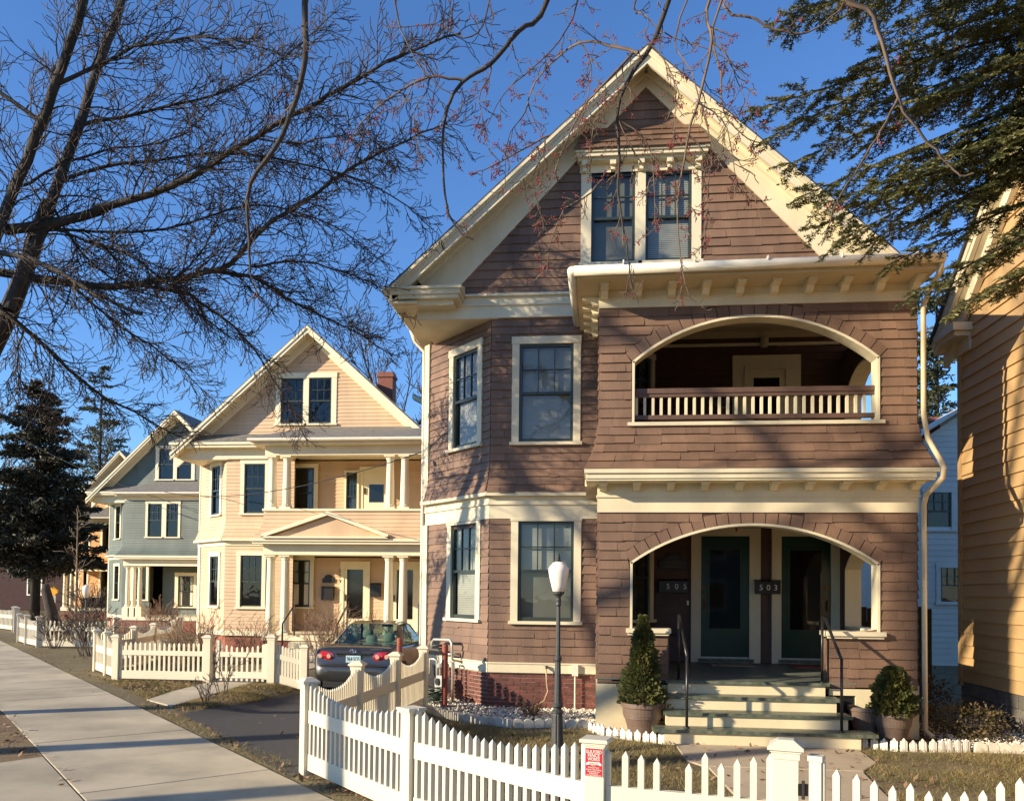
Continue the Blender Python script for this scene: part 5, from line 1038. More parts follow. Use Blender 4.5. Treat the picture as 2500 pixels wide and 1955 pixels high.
cd = MB(); cd.tube([(-.36, 13.44, .6), (-.36, 13.44, .0)], .013, 8); cd.box(-.41, -.31, 13.41, 13.468, .56, .74); tag(cd.build('conduit', 'gutter_white'), 'pale electrical conduit with box against the brick foundation', 'conduit')
sc_ = MB(); sc_.tube([chp(.18, .02, 4.32), chp(.18, .10, 4.30)], .012, 6); sc_.tube([chp(.18, .1, 4.31), chp(.24, .2, 4.29)], .035, 10); tag(sc_.build('security_camera', 'white_paint'), 'small white security camera beside the corner board of the brown house', 'camera')
# ------------------------------------------------------------------ pots, edging, mats, mailboxes
def conifer_np(c, h, r, n, size, taper=1.0, z0=0., shape=.75):
    """scale-leaf sprays spread through a cone: returns quads"""
    t = RNG.uniform(0, 1, n) ** .9; a = RNG.uniform(0, 6.283, n); ph_ = RNG.uniform(0, 6.28, 4); rr = r * (1 - t) ** shape * (1 + .16 * np.sin(3 * a + 9 * t + ph_[0]) + .13 * np.sin(5 * a - 17 * t + ph_[1]) + .1 * np.sin(31 * t + 2 * a + ph_[2])) * (.3 + .72 * np.sqrt(RNG.uniform(0, 1, n)))
    C = np.stack([c[0] + rr * np.cos(a), c[1] + rr * np.sin(a), c[2] + z0 + t * h], 1)
    out = np.stack([np.cos(a), np.sin(a), RNG.uniform(.2, 1.1, n)], 1); out /= np.linalg.norm(out, axis=1)[:, None]
    b = RNG.normal(0, 1, (n, 3)); b -= out * (b * out).sum(1)[:, None]; b /= np.linalg.norm(b, axis=1)[:, None]
    s = RNG.uniform(.6, 1.2, n)[:, None] * size; V = np.stack([C - b * s * .25, C + b * s * .25, C + out * s + b * s * .3 + RNG.normal(0, .15, (n, 3)) * s, C + out * s * 1.15 - b * s * .22], 1)
    return V.reshape(-1, 3), np.arange(4 * n).reshape(-1, 4)
def pot(name, lb, c, r, h, plant=None, grp='brown plastic planters'):
    T_ = thing(name, lb, 'planter', (c[0], c[1], 0), grp); z = c[2] if len(c) > 2 else .0
    mb = MB(); mb.lathe([(r * .62, z - .02), (r * .72, z + h * .3), (r * .82, z + h * .52), (r * .86, z + h * .53), (r * .86, z + h * .57), (r * .88, z + h * .58), (r * .88, z + h * .62), (r * .9, z + h * .63), (r * .9, z + h * .67), (r * .93, z + h * .85), (r, z + h * .87), (r, z + h), (r * .93, z + h), (r * .9, z + h * .88)], (c[0], c[1], 0), 36); mb.build('pot', 'pot', T_, smooth=False)
    mb = MB(); mb.lathe([(r * .9, z + h * .88), (.02, z + h * .9)], (c[0], c[1], 0), 24); mb.build('potting_soil', 'soil', T_)
    if plant:
        ph, pr, n, sz, shp = plant; mb = MB(); mb.tube([(c[0], c[1], z + h * .85), (c[0] + .01, c[1], z + h + ph * .85)], [.015, .004], 6); mb.build('trunk', 'bark', T_)
        V, F = conifer_np((c[0], c[1], z + h * .85), ph, pr, n, sz, shape=shp); V[:, :2] += .0
        k = mesh_np('foliage', V, F, 'arborvitae', (c[0], c[1], z + h), T_)
    return T_
pot('potted_conifer', 'tall narrow conifer in a brown pot left of the steps', (.62, 11.32, .0), .30, .44, (1.22, .30, 5200, .05, .8)); pot('potted_conifer', 'short round conifer in a brown pot right of the steps', (3.88, 11.30, .0), .25, .40, (.62, .28, 4200, .055, .45)); pot('plant_pot', 'empty brown pot behind the right potted conifer', (3.60, 11.52, .05), .23, .38)
def edging(lb, pts):
    E_ = thing('edging_fence', lb, 'edging', (*pts[0], 0)); L = [0]
    for a, b in zip(pts[:-1], pts[1:]): L.append(L[-1] + math.dist(a, b))
    s = 0.03; k = 0
    while s < L[-1]:
        i = max(j for j in range(len(L) - 1) if L[j] <= s); f = (s - L[i]) / (L[i + 1] - L[i]); a, b = Vector((*pts[i], 0)), Vector((*pts[i + 1], 0)); c = a.lerp(b, f); u = (b - a).normalized(); n = Vector((u.y, -u.x, 0)); lean = random.uniform(-.05, .05); mb = MB(); hh = .155 + random.uniform(-.012, .012)
        for j, (o, w, h) in enumerate(((-.031, .024, hh - .03), (0, .034, hh), (.031, .024, hh - .03))):
            q = [(-w / 2, 0), (w / 2, 0), (w / 2, h - .02), (0, h), (-w / 2, h - .02)]; mb.prism([c + u * (o + x + lean * z) + Vector((0, 0, z - .02)) for x, z in q], n * (.014 + .004 * (j == 1)))
        mb.bar(c - u * .045 + Vector((0, 0, .05)), c + u * .045 + Vector((0, 0, .05)), .012, .02)
        mb.build('picket', 'white_paint', E_); s += .108 + random.uniform(-.006, .012); k += 1
edging('row of miniature white pickets edging the bed left of the steps', [(-.1, 11.55), (.12, 11.2), (.5, 10.95), (.93, 10.72)]); edging('row of miniature white pickets edging the bed right of the steps', [(3.36, 10.9), (3.75, 10.74), (4.2, 10.76), (4.62, 10.84)])
def scallops(lb, pts):
    E_ = thing('stone_edging', lb, 'edging', (*pts[0], 0))
    for a, b in zip(pts[:-1], pts[1:]):
        a, b = Vector((*a, 0)), Vector((*b, 0)); n = max(1, round((b - a).length / .155)); u = (b - a).normalized(); nv = Vector((u.y, -u.x, 0))
        for i in range(n):
            c = a.lerp(b, (i + .5) / n) + nv * random.uniform(-.01, .01); mb = MB(); q = [(.074 * math.cos(t), .05 + .055 * math.sin(t)) for t in np.linspace(0, math.pi, 9)] + [(-.074, -.03), (.074, -.03)]
            mb.prism([c + u * x - nv * .03 + Vector((0, 0, z)) for x, z in q], nv * .06); mb.build('edging_stone', 'edging_stone', E_)
scallops('scalloped concrete edging stones along the white gravel bed', [(-2.75, 13.0), (-2.3, 12.42), (-1.98, 12.1), (-1.2, 11.7), (-.6, 11.84), (-.12, 11.80)]); scallops('scalloped concrete edging stones at the right beside the gravel', [(4.7, 10.86), (5.4, 10.84), (6.4, 10.75)])
mb = MB(); mb.box(1.9, 2.6, 13.95, 14.42, .721, .735); tag(mb.build('door_mat', 'mat_cloth'), 'woven door mat in front of the left green door', 'mat'); mb = MB(); mb.box(3.2, 3.9, 13.9, 14.35, .721, .735); tag(mb.build('door_mat', 'rust_red'), 'reddish door mat in front of the right green door', 'mat')
def mailbox(lb, x0, x1, z0, z1, num, base):
    Mb = thing('mailbox', lb, 'mailbox', ((x0 + x1) / 2, DY - .1, z0)); mb = MB(); pbox(mb, PD, x0, x1, z0, z1, base, base + .1); mb.build('box', 'black_metal', Mb)
    mb = MB(); mb.prism([PD(x0 - .01, z1, base), PD(x0 - .01, z1, base + .115), PD(x0 - .01, z1 + .035, base + .03), PD(x0 - .01, z1 + .035, base)], (x1 - x0 + .02, 0, 0)); mb.build('lid', 'black_metal', Mb)
    for i, ch in enumerate(num):
        text('digit', ch, 'white_ink', Mb, PD(x0 + (x1 - x0) * (.32 + .29 * i if base < .06 else .22 + .29 * i), (z0 + z1) / 2, base + .1025), .135, depth=.004)
mailbox('black mailbox numbered 505 on the dark porch wall', 1.06, 1.56, 1.94, 2.14, '505', .03); mailbox('black mailbox numbered 503 between the two green doors', 2.70, 3.12, 1.93, 2.14, '503', .085)
PQ = thing('wall_plaque', 'dark house plaque with thin gold border above the left mailbox', 'plaque', (1.31, DY - .06, 2.3)); mb = MB(); q = [(-.25, 2.34), (.25, 2.34), (.25, 2.5), (.17, 2.51)] + [(.17 * math.cos(t), 2.51 + .12 * math.sin(t)) for t in np.linspace(.15, math.pi - .15, 9)] + [(-.17, 2.51), (-.25, 2.5)]
mb.prism([PD(1.31 + x, z, .05) for x, z in q], (0, .02, 0)); mb.build('board', 'black_metal', PQ); mb = MB(); mb.tube([PD(1.31 + x * .95, 2.42 + (z - 2.42) * .92, .052) for x, z in q + q[:1]], .004, 5); mb.build('border', 'bronze', PQ)
for z, s_, w_ in ((2.56, .05, .14), (2.47, .07, .3), (2.39, .05, .36)): m_ = MB(); pbox(m_, PD, 1.31 - w_ / 2, 1.31 + w_ / 2, z - s_ * .18, z + s_ * .18, .05, .053); m_.build('lettering', 'bronze', PQ)
mb = MB(); pbox(mb, PD, 1.55, 1.585, 1.72, 1.8, .03, .05); tag(mb.build('doorbell', 'white_paint'), 'small white doorbell left of the left green door', 'doorbell')
# peach house bits
for (x0, x1, z0, z1, lb) in ((.24, .62, 1.6, 1.98, 'black mailbox left of the white storm door of the peach house'), (1.78, 2.08, 1.72, 2.1, 'black mailbox between the two doors of the peach house')):
    Mb = thing('mailbox', lb, 'mailbox', (PX + x0, 24.5, z0)); mb = MB(); pbox(mb, D2, x0, x1, z0, z1, .03, .16); mb.build('box', 'black_metal', Mb); mb = MB(); mb.prism([D2(x0 - .02, z1, .03), D2(x0 - .02, z1, .19), D2(x0 - .02, z1 + .05, .03)], (x1 - x0 + .04, 0, 0)); mb.build('lid', 'black_metal', Mb)
PQ2 = thing('wall_plaque', 'dark plaque above the mailbox on the peach house porch', 'plaque', (PX + .43, 24.5, 2.1)); mb = MB(); q = [(-.2, 2.14), (.2, 2.14), (.2, 2.26)] + [(.14 * math.cos(t), 2.28 + .11 * math.sin(t)) for t in np.linspace(.1, math.pi - .1, 7)] + [(-.2, 2.26)]; mb.prism([D2(.43 + x, z, .05) for x, z in q], (0, .02, 0)); mb.build('board', 'black_metal', PQ2)
HN = thing('house_number', 'vertical house number 509 beside the storm door', 'number', (PX + .8, 24.5, 2.3))
for i, ch in enumerate('509'): text('digit', ch, 'bronze', HN, D2(.80, 2.5 - i * .16, .076), .17)
HN = thing('house_number', 'vertical house number 507 beside the right door of the peach house', 'number', (PX + 2.25, 24.5, 2.3))
for i, ch in enumerate('507'): text('digit', ch, 'bronze', HN, D2(2.33, 2.5 - i * .16, .076), .17)
mb = MB(); mb.box(-4.35, -4.1, 19.6, 19.9, .62, 1.62); mb.box(-4.25, -4.2, 19.7, 19.8, -.1, .62); tag(mb.build('utility_box', 'utility_blue'), 'blue box standing between the car and the brown house', 'box')
# street signs far left
TS = thing('street_sign', 'yellow diamond warning sign above a 25 speed limit plate on one post', 'sign', (*at(129, 1500, 46).xy, 0)); b0 = at(129, 1500, 46)
xd = RT; mb = MB(); mb.tube([(b0.x, b0.y + .05, -.1), (b0.x, b0.y + .05, 3.2)], .04, 8); mb.build('post', 'galv', TS)
def splate(pxc, pyc, w, h, matn, nm, rot=False, d=45.9):
    c = at(pxc, pyc, d); mb = MB(); q = [(-w, 0), (0, -h), (w, 0), (0, h)] if rot else [(-w, -h), (w, -h), (w, h), (-w, h)]; mb.prism([c + xd * x + Vector((0, 0, z)) for x, z in q], Vector((-FW.x, -FW.y, 0)) * .03); mb.build(nm, matn, TS); return c
splate(131, 1442, .34, .30, 'sign_yellow', 'warning_plate', True); c = splate(129, 1462, .16, .20, 'white_paint', 'speed_plate'); text('lettering', '25', 'ink', TS, c - FW * .06 + Vector((0, 0, -.05)), .28, xd, width=.24); text('lettering', 'SPEED', 'ink', TS, c - FW * .06 + Vector((0, 0, .12)), .09, xd, width=.22); splate(128, 1478, .10, .12, 'sign_red', 'red_plate')
HY = thing('fire_hydrant', 'small orange red hydrant behind the fence by the blue house', 'hydrant', (*at(322, 1545, 26).xy, 0)); b0 = at(322, 1545, 26); mb = MB(); mb.lathe([(.13, -.02), (.13, .05), (.09, .06), (.09, .5), (.12, .52), (.12, .56), (.08, .62), (.03, .68)], (b0.x, b0.y, 0), 14); mb.build('body', 'rust_red', HY); mb = MB(); mb.tube([(b0.x - .16, b0.y, .4), (b0.x + .16, b0.y, .4)], .05, 8); mb.build('nozzle', 'rust_red', HY)
# ------------------------------------------------------------------ parked saloon car
CX0, CY0 = -4.92, 16.15; CZ0 = float(gz(CX0, 17.0)) - .012
CAR = thing('parked_car', 'dark grey saloon car parked in the driveway, seen from behind', 'car', (CX0, CY0 + 2.2, CZ0))
def K(x, y, z): return Vector((CX0 + x, CY0 + y, CZ0 + z))
stn = [(.0, .60, .36, .50, .56), (.025, .72, .30, .54, .62), (.07, .80, .27, .60, .66), (.10, .815, .26, .86, .92), (.15, .83, .25, .92, .985), (.26, .845, .24, .95, 1.01), (.6, .85, .22, .95, 1.03), (1.0, .85, .22, .94, 1.03), (1.6, .85, .2, .93, 1.0), (2.4, .85, .2, .92, .99), (3.2, .85, .2, .90, .97), (3.7, .84, .22, .85, .92), (4.15, .80, .24, .74, .83), (4.4, .70, .28, .62, .70), (4.5, .5, .34, .54, .58)]
def ring_(y, w, zb, zl, zt):
    h = [(0, zb), (w * .55, zb), (w * .86, zb + .02), (w * .965, zb + .09), (w, zb + (zl - zb) * .45), (w * .995, zb + (zl - zb) * .72), (w * .965, zl - .02), (w * .91, zl + (zt - zl) * .45), (w * .74, zt - (zt - zl) * .16), (w * .4, zt - .004), (0, zt)]
    return [K(x, y, z) for x, z in h] + [K(-x, y, z) for x, z in h[-2:0:-1]]
body = MB(); rings = [ring_(*s_) for s_ in stn]; n = len(rings[0])
V = [p for r in rings for p in r]; F = [(i * n + j, i * n + (j + 1) % n, (i + 1) * n + (j + 1) % n, (i + 1) * n + j) for i in range(len(rings) - 1) for j in range(n)]
F.append(tuple(range(n))[::-1]); F.append(tuple((len(rings) - 1) * n + i for i in range(n))); body.add(V, [f[::-1] for f in F]); bo = body.build('body', 'car_paint', CAR, smooth=True); bo.modifiers.new('sub', 'SUBSURF').levels = 2; bo.modifiers['sub'].render_levels = 2
# greenhouse
gA = [(.76, .80, .975), (.745, 1.0, .985)]
rb, rt_ = [(x, .82 + .10 * (x / .68) ** 2, 1.015) for x in np.linspace(-.68, .68, 9)], [(x, 1.46 + .06 * (x / .53) ** 2, 1.425 - .03 * (x / .53) ** 2) for x in np.linspace(-.53, .53, 9)]
MB().loop_strip([K(*p) for p in rb], [K(*p) for p in rt_]).build('rear_window', 'car_glass', CAR, smooth=True)
wb, wt_ = [(x, 3.35 - .2 * (x / .68) ** 2, .97) for x in np.linspace(-.68, .68, 9)], [(x, 2.62 - .08 * (x / .53) ** 2, 1.43 - .03 * (x / .53) ** 2) for x in np.linspace(-.53, .53, 9)]
MB().loop_strip([K(*p) for p in wb], [K(*p) for p in wt_]).build('windscreen', 'car_glass', CAR, smooth=True)
rf = MB(); rows = []
for t in np.linspace(0, 1, 7):
    rows.append([K(x, 1.46 + .06 * (x / .53) ** 2 + t * (2.62 - .08 * (x / .53) ** 2 - 1.46 - .06 * (x / .53) ** 2), 1.425 - .03 * (x / .53) ** 2 + .055 * math.sin(math.pi * t) + .005 * t) for x in np.linspace(-.53, .53, 9)])
for a, b in zip(rows[:-1], rows[1:]): rf.loop_strip(a, b)
rf.build('roof', 'car_paint', CAR, smooth=True)
for sg in (-1, 1):
    p = MB(); q = [K(sg * .68, .92, 1.015), K(sg * .80, 1.05, .985), K(sg * .765, 1.32, .99), K(sg * .59, 1.72, 1.37), K(sg * .53, 1.52, 1.395)]; p.add(q, [(0, 1, 2, 3, 4)]); p.build('rear_pillar', 'car_paint', CAR)
    p = MB(); p.add([K(sg * .53, 1.52, 1.395), K(sg * .59, 1.72, 1.37), K(sg * .60, 2.1, 1.395), K(sg * .59, 2.55, 1.37), K(sg * .53, 2.54, 1.4)], [(0, 1, 2, 3, 4)]); p.build('roof_rail', 'car_paint', CAR); p = MB(); p.add([K(sg * .59, 2.55, 1.37), K(sg * .53, 2.54, 1.4), K(sg * .68, 3.16, .97), K(sg * .75, 3.1, .96)], [(0, 1, 2, 3)]); p.build('front_pillar', 'car_paint', CAR)
    for (y0, y1, t0, t1) in ((1.34, 1.96, 1.73, 1.98), (2.04, 3.06, 2.04, 2.52)):
        MB().add([K(sg * .768, y0, .985), K(sg * .768, y1, .97), K(sg * .595, t1, 1.375), K(sg * .595, t0, 1.372)], [(0, 1, 2, 3)]).build('side_window', 'car_glass', CAR)
    MB().add([K(sg * .77, 1.96, .97), K(sg * .77, 2.04, .97), K(sg * .6, 2.04, 1.39), K(sg * .6, 1.98, 1.39)], [(0, 1, 2, 3)]).build('centre_pillar', 'car_black', CAR)
    mb = MB(); c = K(sg * .90, 2.85, 1.0); mb.hexa([c + Vector(q) for q in ((-.1, 0, -.06), (.1, 0, -.06), (.08, .08, -.05), (-.08, .08, -.05), (-.1, 0, .06), (.1, 0, .06), (.08, .08, .04), (-.08, .08, .04))]); mb.build('wing_mirror', 'car_black', CAR)
    # tail lamp wrapping round the corner
    out = [(.40, .80), (.44, .865), (.55, .90), (.70, .905), (.80, .885), (.80, .76), (.74, .725), (.52, .72), (.44, .74)]
    def ty(x): return .085 + .010 * 0 + max(0, (x - .60)) ** 2 * 2.6
    tm = MB(); A = [K(sg * x, ty(x) - .012, z) for x, z in out]; B = [K(sg * x, ty(x) + .1, z) for x, z in out]; cc_ = K(sg * .61, ty(.61) - .035, .815); tm.add(A + B + [cc_], [(i, (i + 1) % 9, 18) for i in range(9)] + [(i, (i + 1) % 9, 9 + (i + 1) % 9, 9 + i) for i in range(9)])
    tm.add([K(sg * .80, ty(.8) - .012, .885), K(sg * .845, .34, .90), K(sg * .848, .34, .80), K(sg * .80, ty(.8) - .012, .76)], [(0, 1, 2, 3)]); tl = tm.build('tail_lamp', 'tail_red', CAR)
    for x_ in (.505, .69): m_ = MB(); m_.tube([K(sg * x_, ty(x_) - .030, .805), K(sg * x_, ty(x_) - .048, .805)], [.05, .042], 16); m_.build('lens', 'tail_clear', tl)
    for y_ in (.93, 3.55):
        wv = MB(); cw = K(sg * .76, y_, .31); wv.tube([cw - Vector((.1, 0, 0)), cw - Vector((.085, 0, 0)), cw + Vector((.085, 0, 0)), cw + Vector((.1, 0, 0))], [.27, .31, .31, .27], 26); ww = wv.build('wheel', 'tyre', CAR); r_ = MB(); r_.tube([cw + Vector((sg * .085, 0, 0)), cw + Vector((sg * .104, 0, 0))], [.2, .19], 20); r_.build('rim', 'galv', ww)
    wa = MB()
    for y_ in (.93, 3.55):
        m_ = MB(); m_.tube([K(sg * .80, y_, .31), K(sg * .853, y_, .31)], .36, 24); m_.build('wheel_arch', 'car_black', CAR)
def yb(z): return .10
mb = MB(); mb.prism([K(-.36, .086, .86), K(.36, .086, .86), K(.30, .086, .68), K(-.30, .086, .68)], (0, .01, 0)); mb.build('plate_recess', 'car_paint', CAR)
mb = MB(); mb.box(CX0 - .38, CX0 + .38, CY0 + .055, CY0 + .095, CZ0 + .855, CZ0 + .885); mb.build('boot_trim', 'car_paint', CAR)
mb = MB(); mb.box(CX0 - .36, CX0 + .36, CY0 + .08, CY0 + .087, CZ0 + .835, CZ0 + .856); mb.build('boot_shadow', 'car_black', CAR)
pl_ = MB().box(CX0 - .165, CX0 + .165, CY0 + .066, CY0 + .078, CZ0 + .655, CZ0 + .835).build('plate_frame', 'car_black', CAR); MB().box(CX0 - .152, CX0 + .152, CY0 + .062, CY0 + .0655, CZ0 + .685, CZ0 + .825).build('number_plate', 'plate_blue', pl_)
text('plate_number', '964·SOS', 'ink', pl_, K(0, .060, .752), .12, width=.26); text('dealer_name', 'A-1 TOYOTA', 'white_ink', pl_, K(0, .0645, .669), .03, width=.24)
def ell(c, a, b, r=.006, n=20): return [K(c[0] + a * math.cos(t), .052, c[1] + b * math.sin(t)) for t in np.linspace(0, 2 * math.pi, n)]
em = MB(); em.tube(ell((0, .915), .062, .042), .006, 6); em.tube(ell((0, .928), .045, .014), .005, 6); em.tube(ell((0, .915), .017, .04), .005, 6); em.build('emblem', 'chrome', CAR)
text('model_name', 'COROLLA', 'chrome', CAR, K(.47, .088, .955), .04, width=.25)
mb = MB(); mb.box(CX0 - .70, CX0 + .70, CY0 + .018, CY0 + .05, CZ0 + .615, CZ0 + .628); mb.build('bumper_seam', 'car_black', CAR)
mb = MB(); mb.box(CX0 - .62, CX0 + .62, CY0 + .04, CY0 + .5, CZ0 + .18, CZ0 + .34); mb.build('bumper_skirt', 'car_black', CAR)
mb = MB(); mb.tube([K(-.01, 1.55, 1.44), K(-.01, 1.30, 1.66)], .006, 6); mb.build('aerial', 'car_black', CAR)
for x, y, z in ((-.40, 1.45, 1.03), (.38, 1.45, 1.03), (0, 1.42, .98), (-.36, 2.4, 1.05), (.36, 2.4, 1.05)):
    mb = MB(); c = K(x, y, z); mb.lathe([(.08, 0), (.125, .02), (.13, .12), (.11, .17), (.05, .19)], tuple(c), 16); o = mb.build('head_restraint', 'seat_cloth', CAR, smooth=True); o.scale = (1.0, .6, 1)
mb = MB(); mb.box(CX0 - .6, CX0 + .6, CY0 + 1.3, CY0 + 1.55, CZ0 + .6, CZ0 + 1.02); mb.build('rear_seat', 'seat_cloth', CAR); mb = MB(); mb.box(CX0 - .13, CX0 + .13, CY0 + 2.75, CY0 + 2.78, CZ0 + 1.3, CZ0 + 1.36); mb.build('rear_view_mirror', 'car_black', CAR)
# ------------------------------------------------------------------ trees
def unit(v): return v / (np.linalg.norm(v) + 1e-9)
class Tree:
    def __init__(s, seed): s.rng = np.random.default_rng(seed); s.thick = []; s.thin = []; s.buds = []
    def poly(s, pts, rad, limit=.02):
        (s.thick if max(rad) > limit else s.thin).append((np.array(pts), rad))
    def grow(s, p, d, L, r, lev, spread=.75, n=5, up=.08, wig=.22, kids=None, rmin=.003, bud=False, klen=.62, first=.2):
        rng = s.rng; pts = [np.array(p, float)]; d = unit(np.array(d, float)); seg = L / n
        for i in range(n):
            d = unit(d + rng.normal(0, wig, 3) * .6 + np.array([0, 0, up])); pts.append(pts[-1] + d * seg)
        rad = [max(rmin, r * (1 - .75 * i / n)) for i in range(n + 1)]; s.poly(pts, rad)
        if lev > 0: s.branch(pts, rad, lev, L, spread, up, wig, kids, rmin, bud, klen, first)
        elif bud and rng.random() < bud: s.buds.append(pts[-1]); (rng.random() < .5) and s.buds.append(pts[-2])
    def branch(s, pts, rad, lev, L, spread=.75, up=.08, wig=.22, kids=None, rmin=.003, bud=False, klen=.62, first=.2, nk=None, lmax=None):
        rng = s.rng; k = nk if nk is not None else (kids[lev] if kids else 4); P = np.array(pts); seg = np.linalg.norm(np.diff(P, axis=0), axis=1); cum = np.concatenate([[0], np.cumsum(seg)]); tot = cum[-1]
        for j in range(k):
            t = (first + (1 - first) * (j + rng.uniform(0, 1)) / k) * tot; i = min(np.searchsorted(cum, t) - 1, len(seg) - 1); i = max(i, 0); f = (t - cum[i]) / (seg[i] + 1e-9); q = P[i] * (1 - f) + P[i + 1] * f; dr = unit(P[i + 1] - P[i])
            side = rng.normal(0, 1, 3); side = unit(side - dr * np.dot(side, dr)); a = rng.uniform(.45, 1.05) * spread * 1.2
            nd = unit(dr * math.cos(a) + side * math.sin(a)); l = (lmax if lmax else L) * klen * rng.uniform(.6, 1.15) * (1 - .45 * t / tot); rr = max(rmin, min(rad[i] * .55, .012 * l + .003))
            s.grow(q, nd, l, rr, lev - 1, spread, 6 if lev > 1 else 5, up, wig, kids, rmin, bud, klen)
    def build(s, root, nthick=8, nthin=3, bark='bark', twig='twig', trunk='trunk', crown='crown'):
        loc = tuple(wloc(root))
        for nm, lst, n, m in ((trunk, s.thick, nthick, bark), (crown, s.thin, nthin, twig)):
            if not lst: continue
            VV, FF, k = [], [], 0
            for pts, rad in lst:
                V, F = tube_np(pts, rad, n); VV.append(V); FF.append(np.array(F) + k); k += len(V)
            o = mesh_np(nm, np.concatenate(VV), np.concatenate(FF), m, loc, root, smooth=True)
            if nm == crown: o['kind'] = 'stuff'
        if s.buds:
            B = np.repeat(np.array(s.buds), 5, axis=0); B = B + s.rng.normal(0, .010, B.shape); r = s.rng.uniform(.003, .007, len(B))
            oct_ = np.array([(1, 0, 0), (-1, 0, 0), (0, 1, 0), (0, -1, 0), (0, 0, 1.2), (0, 0, -1.2)]); fc = np.array([(0, 2, 4), (2, 1, 4), (1, 3, 4), (3, 0, 4), (2, 0, 5), (1, 2, 5), (3, 1, 5), (0, 3, 5)])
            V = (B[:, None] + oct_[None] * r[:, None, None]).reshape(-1, 3); F = (fc[None] + (np.arange(len(B)) * 6)[:, None, None]).reshape(-1, 3); mesh_np('buds', V, F, 'bud', loc, root, smooth=True, kind='stuff')
def bare_tree(name, label, base, h, seed, crown=.62, kids=(0, 4, 6, 7), L0=.42, r0=.25, lean=(0, 0), grp=None, rmin=.006, levels=3, nl=7, up=.10, tmin=.38):
    T = thing(name, label, 'tree', (*base, 0), grp or 'bare trees'); tr = Tree(seed); rng = tr.rng; b = np.array([*base, -.15]); top = b + np.array([lean[0], lean[1], h * .62]); n = 8
    pts = [b + (top - b) * (i / n) + np.append(rng.normal(0, .06, 2), 0) * (i > 0) for i in range(n + 1)]; rad = [r0 * (1.25 if i == 0 else 1) * (1 - .6 * i / n) for i in range(n + 1)]; tr.poly(pts, rad)
    for j in range(nl):
        t = tmin + (.98 - tmin) * j / (nl - 1); i = min(int(t * n), n - 1); a = j * 2.4 + rng.uniform(-.4, .4); el = .35 + .7 * t; d = np.array([math.cos(a) * math.cos(el), math.sin(a) * math.cos(el), math.sin(el)]); tr.grow(pts[i] + (pts[i + 1] - pts[i]) * (t * n - i), d, h * L0 * rng.uniform(.85, 1.15) * (1.15 - .35 * t), rad[i] * .6, levels, .75, 6, up, .2, kids, rmin)
    tr.build(T); return T
def px(lst): return [np.array(at(*q)) for q in lst]
def smooth_pts(P, n=4):
    P = [P[0]] + list(P) + [P[-1]]; out = []
    for i in range(1, len(P) - 2):
        for k in range(n):
            t = k / n; a, b, c, d = P[i - 1], P[i], P[i + 1], P[i + 2]; out.append(.5 * (2 * b + (c - a) * t + (2 * a - 5 * b + 4 * c - d) * t * t + (3 * b - a - 3 * c + d) * t ** 3))
    out.append(P[-2]); return out
# --- street tree on the left whose limbs cross the sky
TL = thing('street_tree', 'big bare street tree at the upper left spreading dark limbs across the sky', 'tree', (-10.2, 11.0, 0)); t1 = Tree(3)
base = np.array([-10.2, 11.0, -.2]); k1 = at(10, 790, 11.6); k2 = at(-20, 640, 11.0)
def limb(pl, r0, r1, nk, L, lev=2, kids=(0, 8, 9), up=.02, d=None, wig=.42, first=.08, tree=t1, rmin=.0052, bud=False, spread=.75, klen=.62):
    P = smooth_pts(px(pl) if not isinstance(pl[0], np.ndarray) else pl); m = len(P); q_ = .62 if tree is t1 else 1; rad = [q_ * (r0 + (r1 - r0) * (i / (m - 1)) ** .7) for i in range(m)]; P = [p + tree.rng.normal(0, .012 if tree is t1 else .003, 3) for p in P]; tree.poly(P, rad); tree.branch(P, rad, lev, L, spread, up, wig, kids, rmin, bud, klen, first, nk=int(nk * (1.9 if tree is t1 else 1)), lmax=L); return P
tp_ = smooth_pts([base, base + np.array([.15, 0, 2.0]), np.array(at(-150, 1100, 12.0)), np.array(k1), np.array(at(120, 490, 11.4))]); t1.poly(tp_, [.24 - .15 * i / (len(tp_) - 1) for i in range(len(tp_))])
limb([(20, 760, 11.2), (130, 480, 11.4), (220, 220, 11.7), (300, 0, 12.0), (340, -200, 12.2)], .13, .08, 26, 1.9); limb([(-90, 760, 11.0), (40, 450, 11.1), (130, 230, 10.9), (200, 0, 10.6), (250, -200, 10.4)], .125, .08, 26, 1.9)
limb([(10, 560, 11.2), (130, 545, 11.3), (260, 510, 11.5)], .12, .1, 6, 1.5)
limb([(230, 510, 11.3), (420, 455, 11.2), (620, 335, 11.0), (800, 235, 10.8), (950, 150, 10.7), (1120, 80, 10.5)], .095, .02, 44, 1.7); limb([(150, 440, 11.45), (300, 400, 11.6), (600, 375, 11.8), (900, 450, 12.2), (1060, 560, 12.4)], .05, .012, 34, 1.5)
limb([(-120, 640, 11.3), (60, 672, 11.5), (240, 700, 11.6), (430, 680, 11.7), (560, 645, 11.7), (640, 560, 11.6), (750, 485, 11.5), (870, 405, 11.3), (1000, 340, 11.2), (1090, 300, 11.1)], .12, .014, 56, 1.8)
limb([(500, 660, 11.7), (620, 680, 12.2), (720, 740, 12.8), (850, 800, 13.4), (960, 870, 14.0)], .06, .010, 34, 1.6, up=-.02); limb([(300, 690, 11.6), (460, 720, 12.4), (600, 830, 13.4), (690, 960, 14.4), (740, 1060, 15)], .055, .010, 30, 1.6, up=-.03)
limb([(-60, 700, 11.2), (60, 800, 11.4), (200, 930, 11.8), (330, 1010, 12.4), (450, 1070, 13.0)], .075, .012, 32, 1.4, up=-.02); limb([(-40, 610, 10.8), (100, 640, 10.5), (260, 730, 10.3), (350, 765, 10.2)], .065, .03, 18, 1.3, up=-.02)
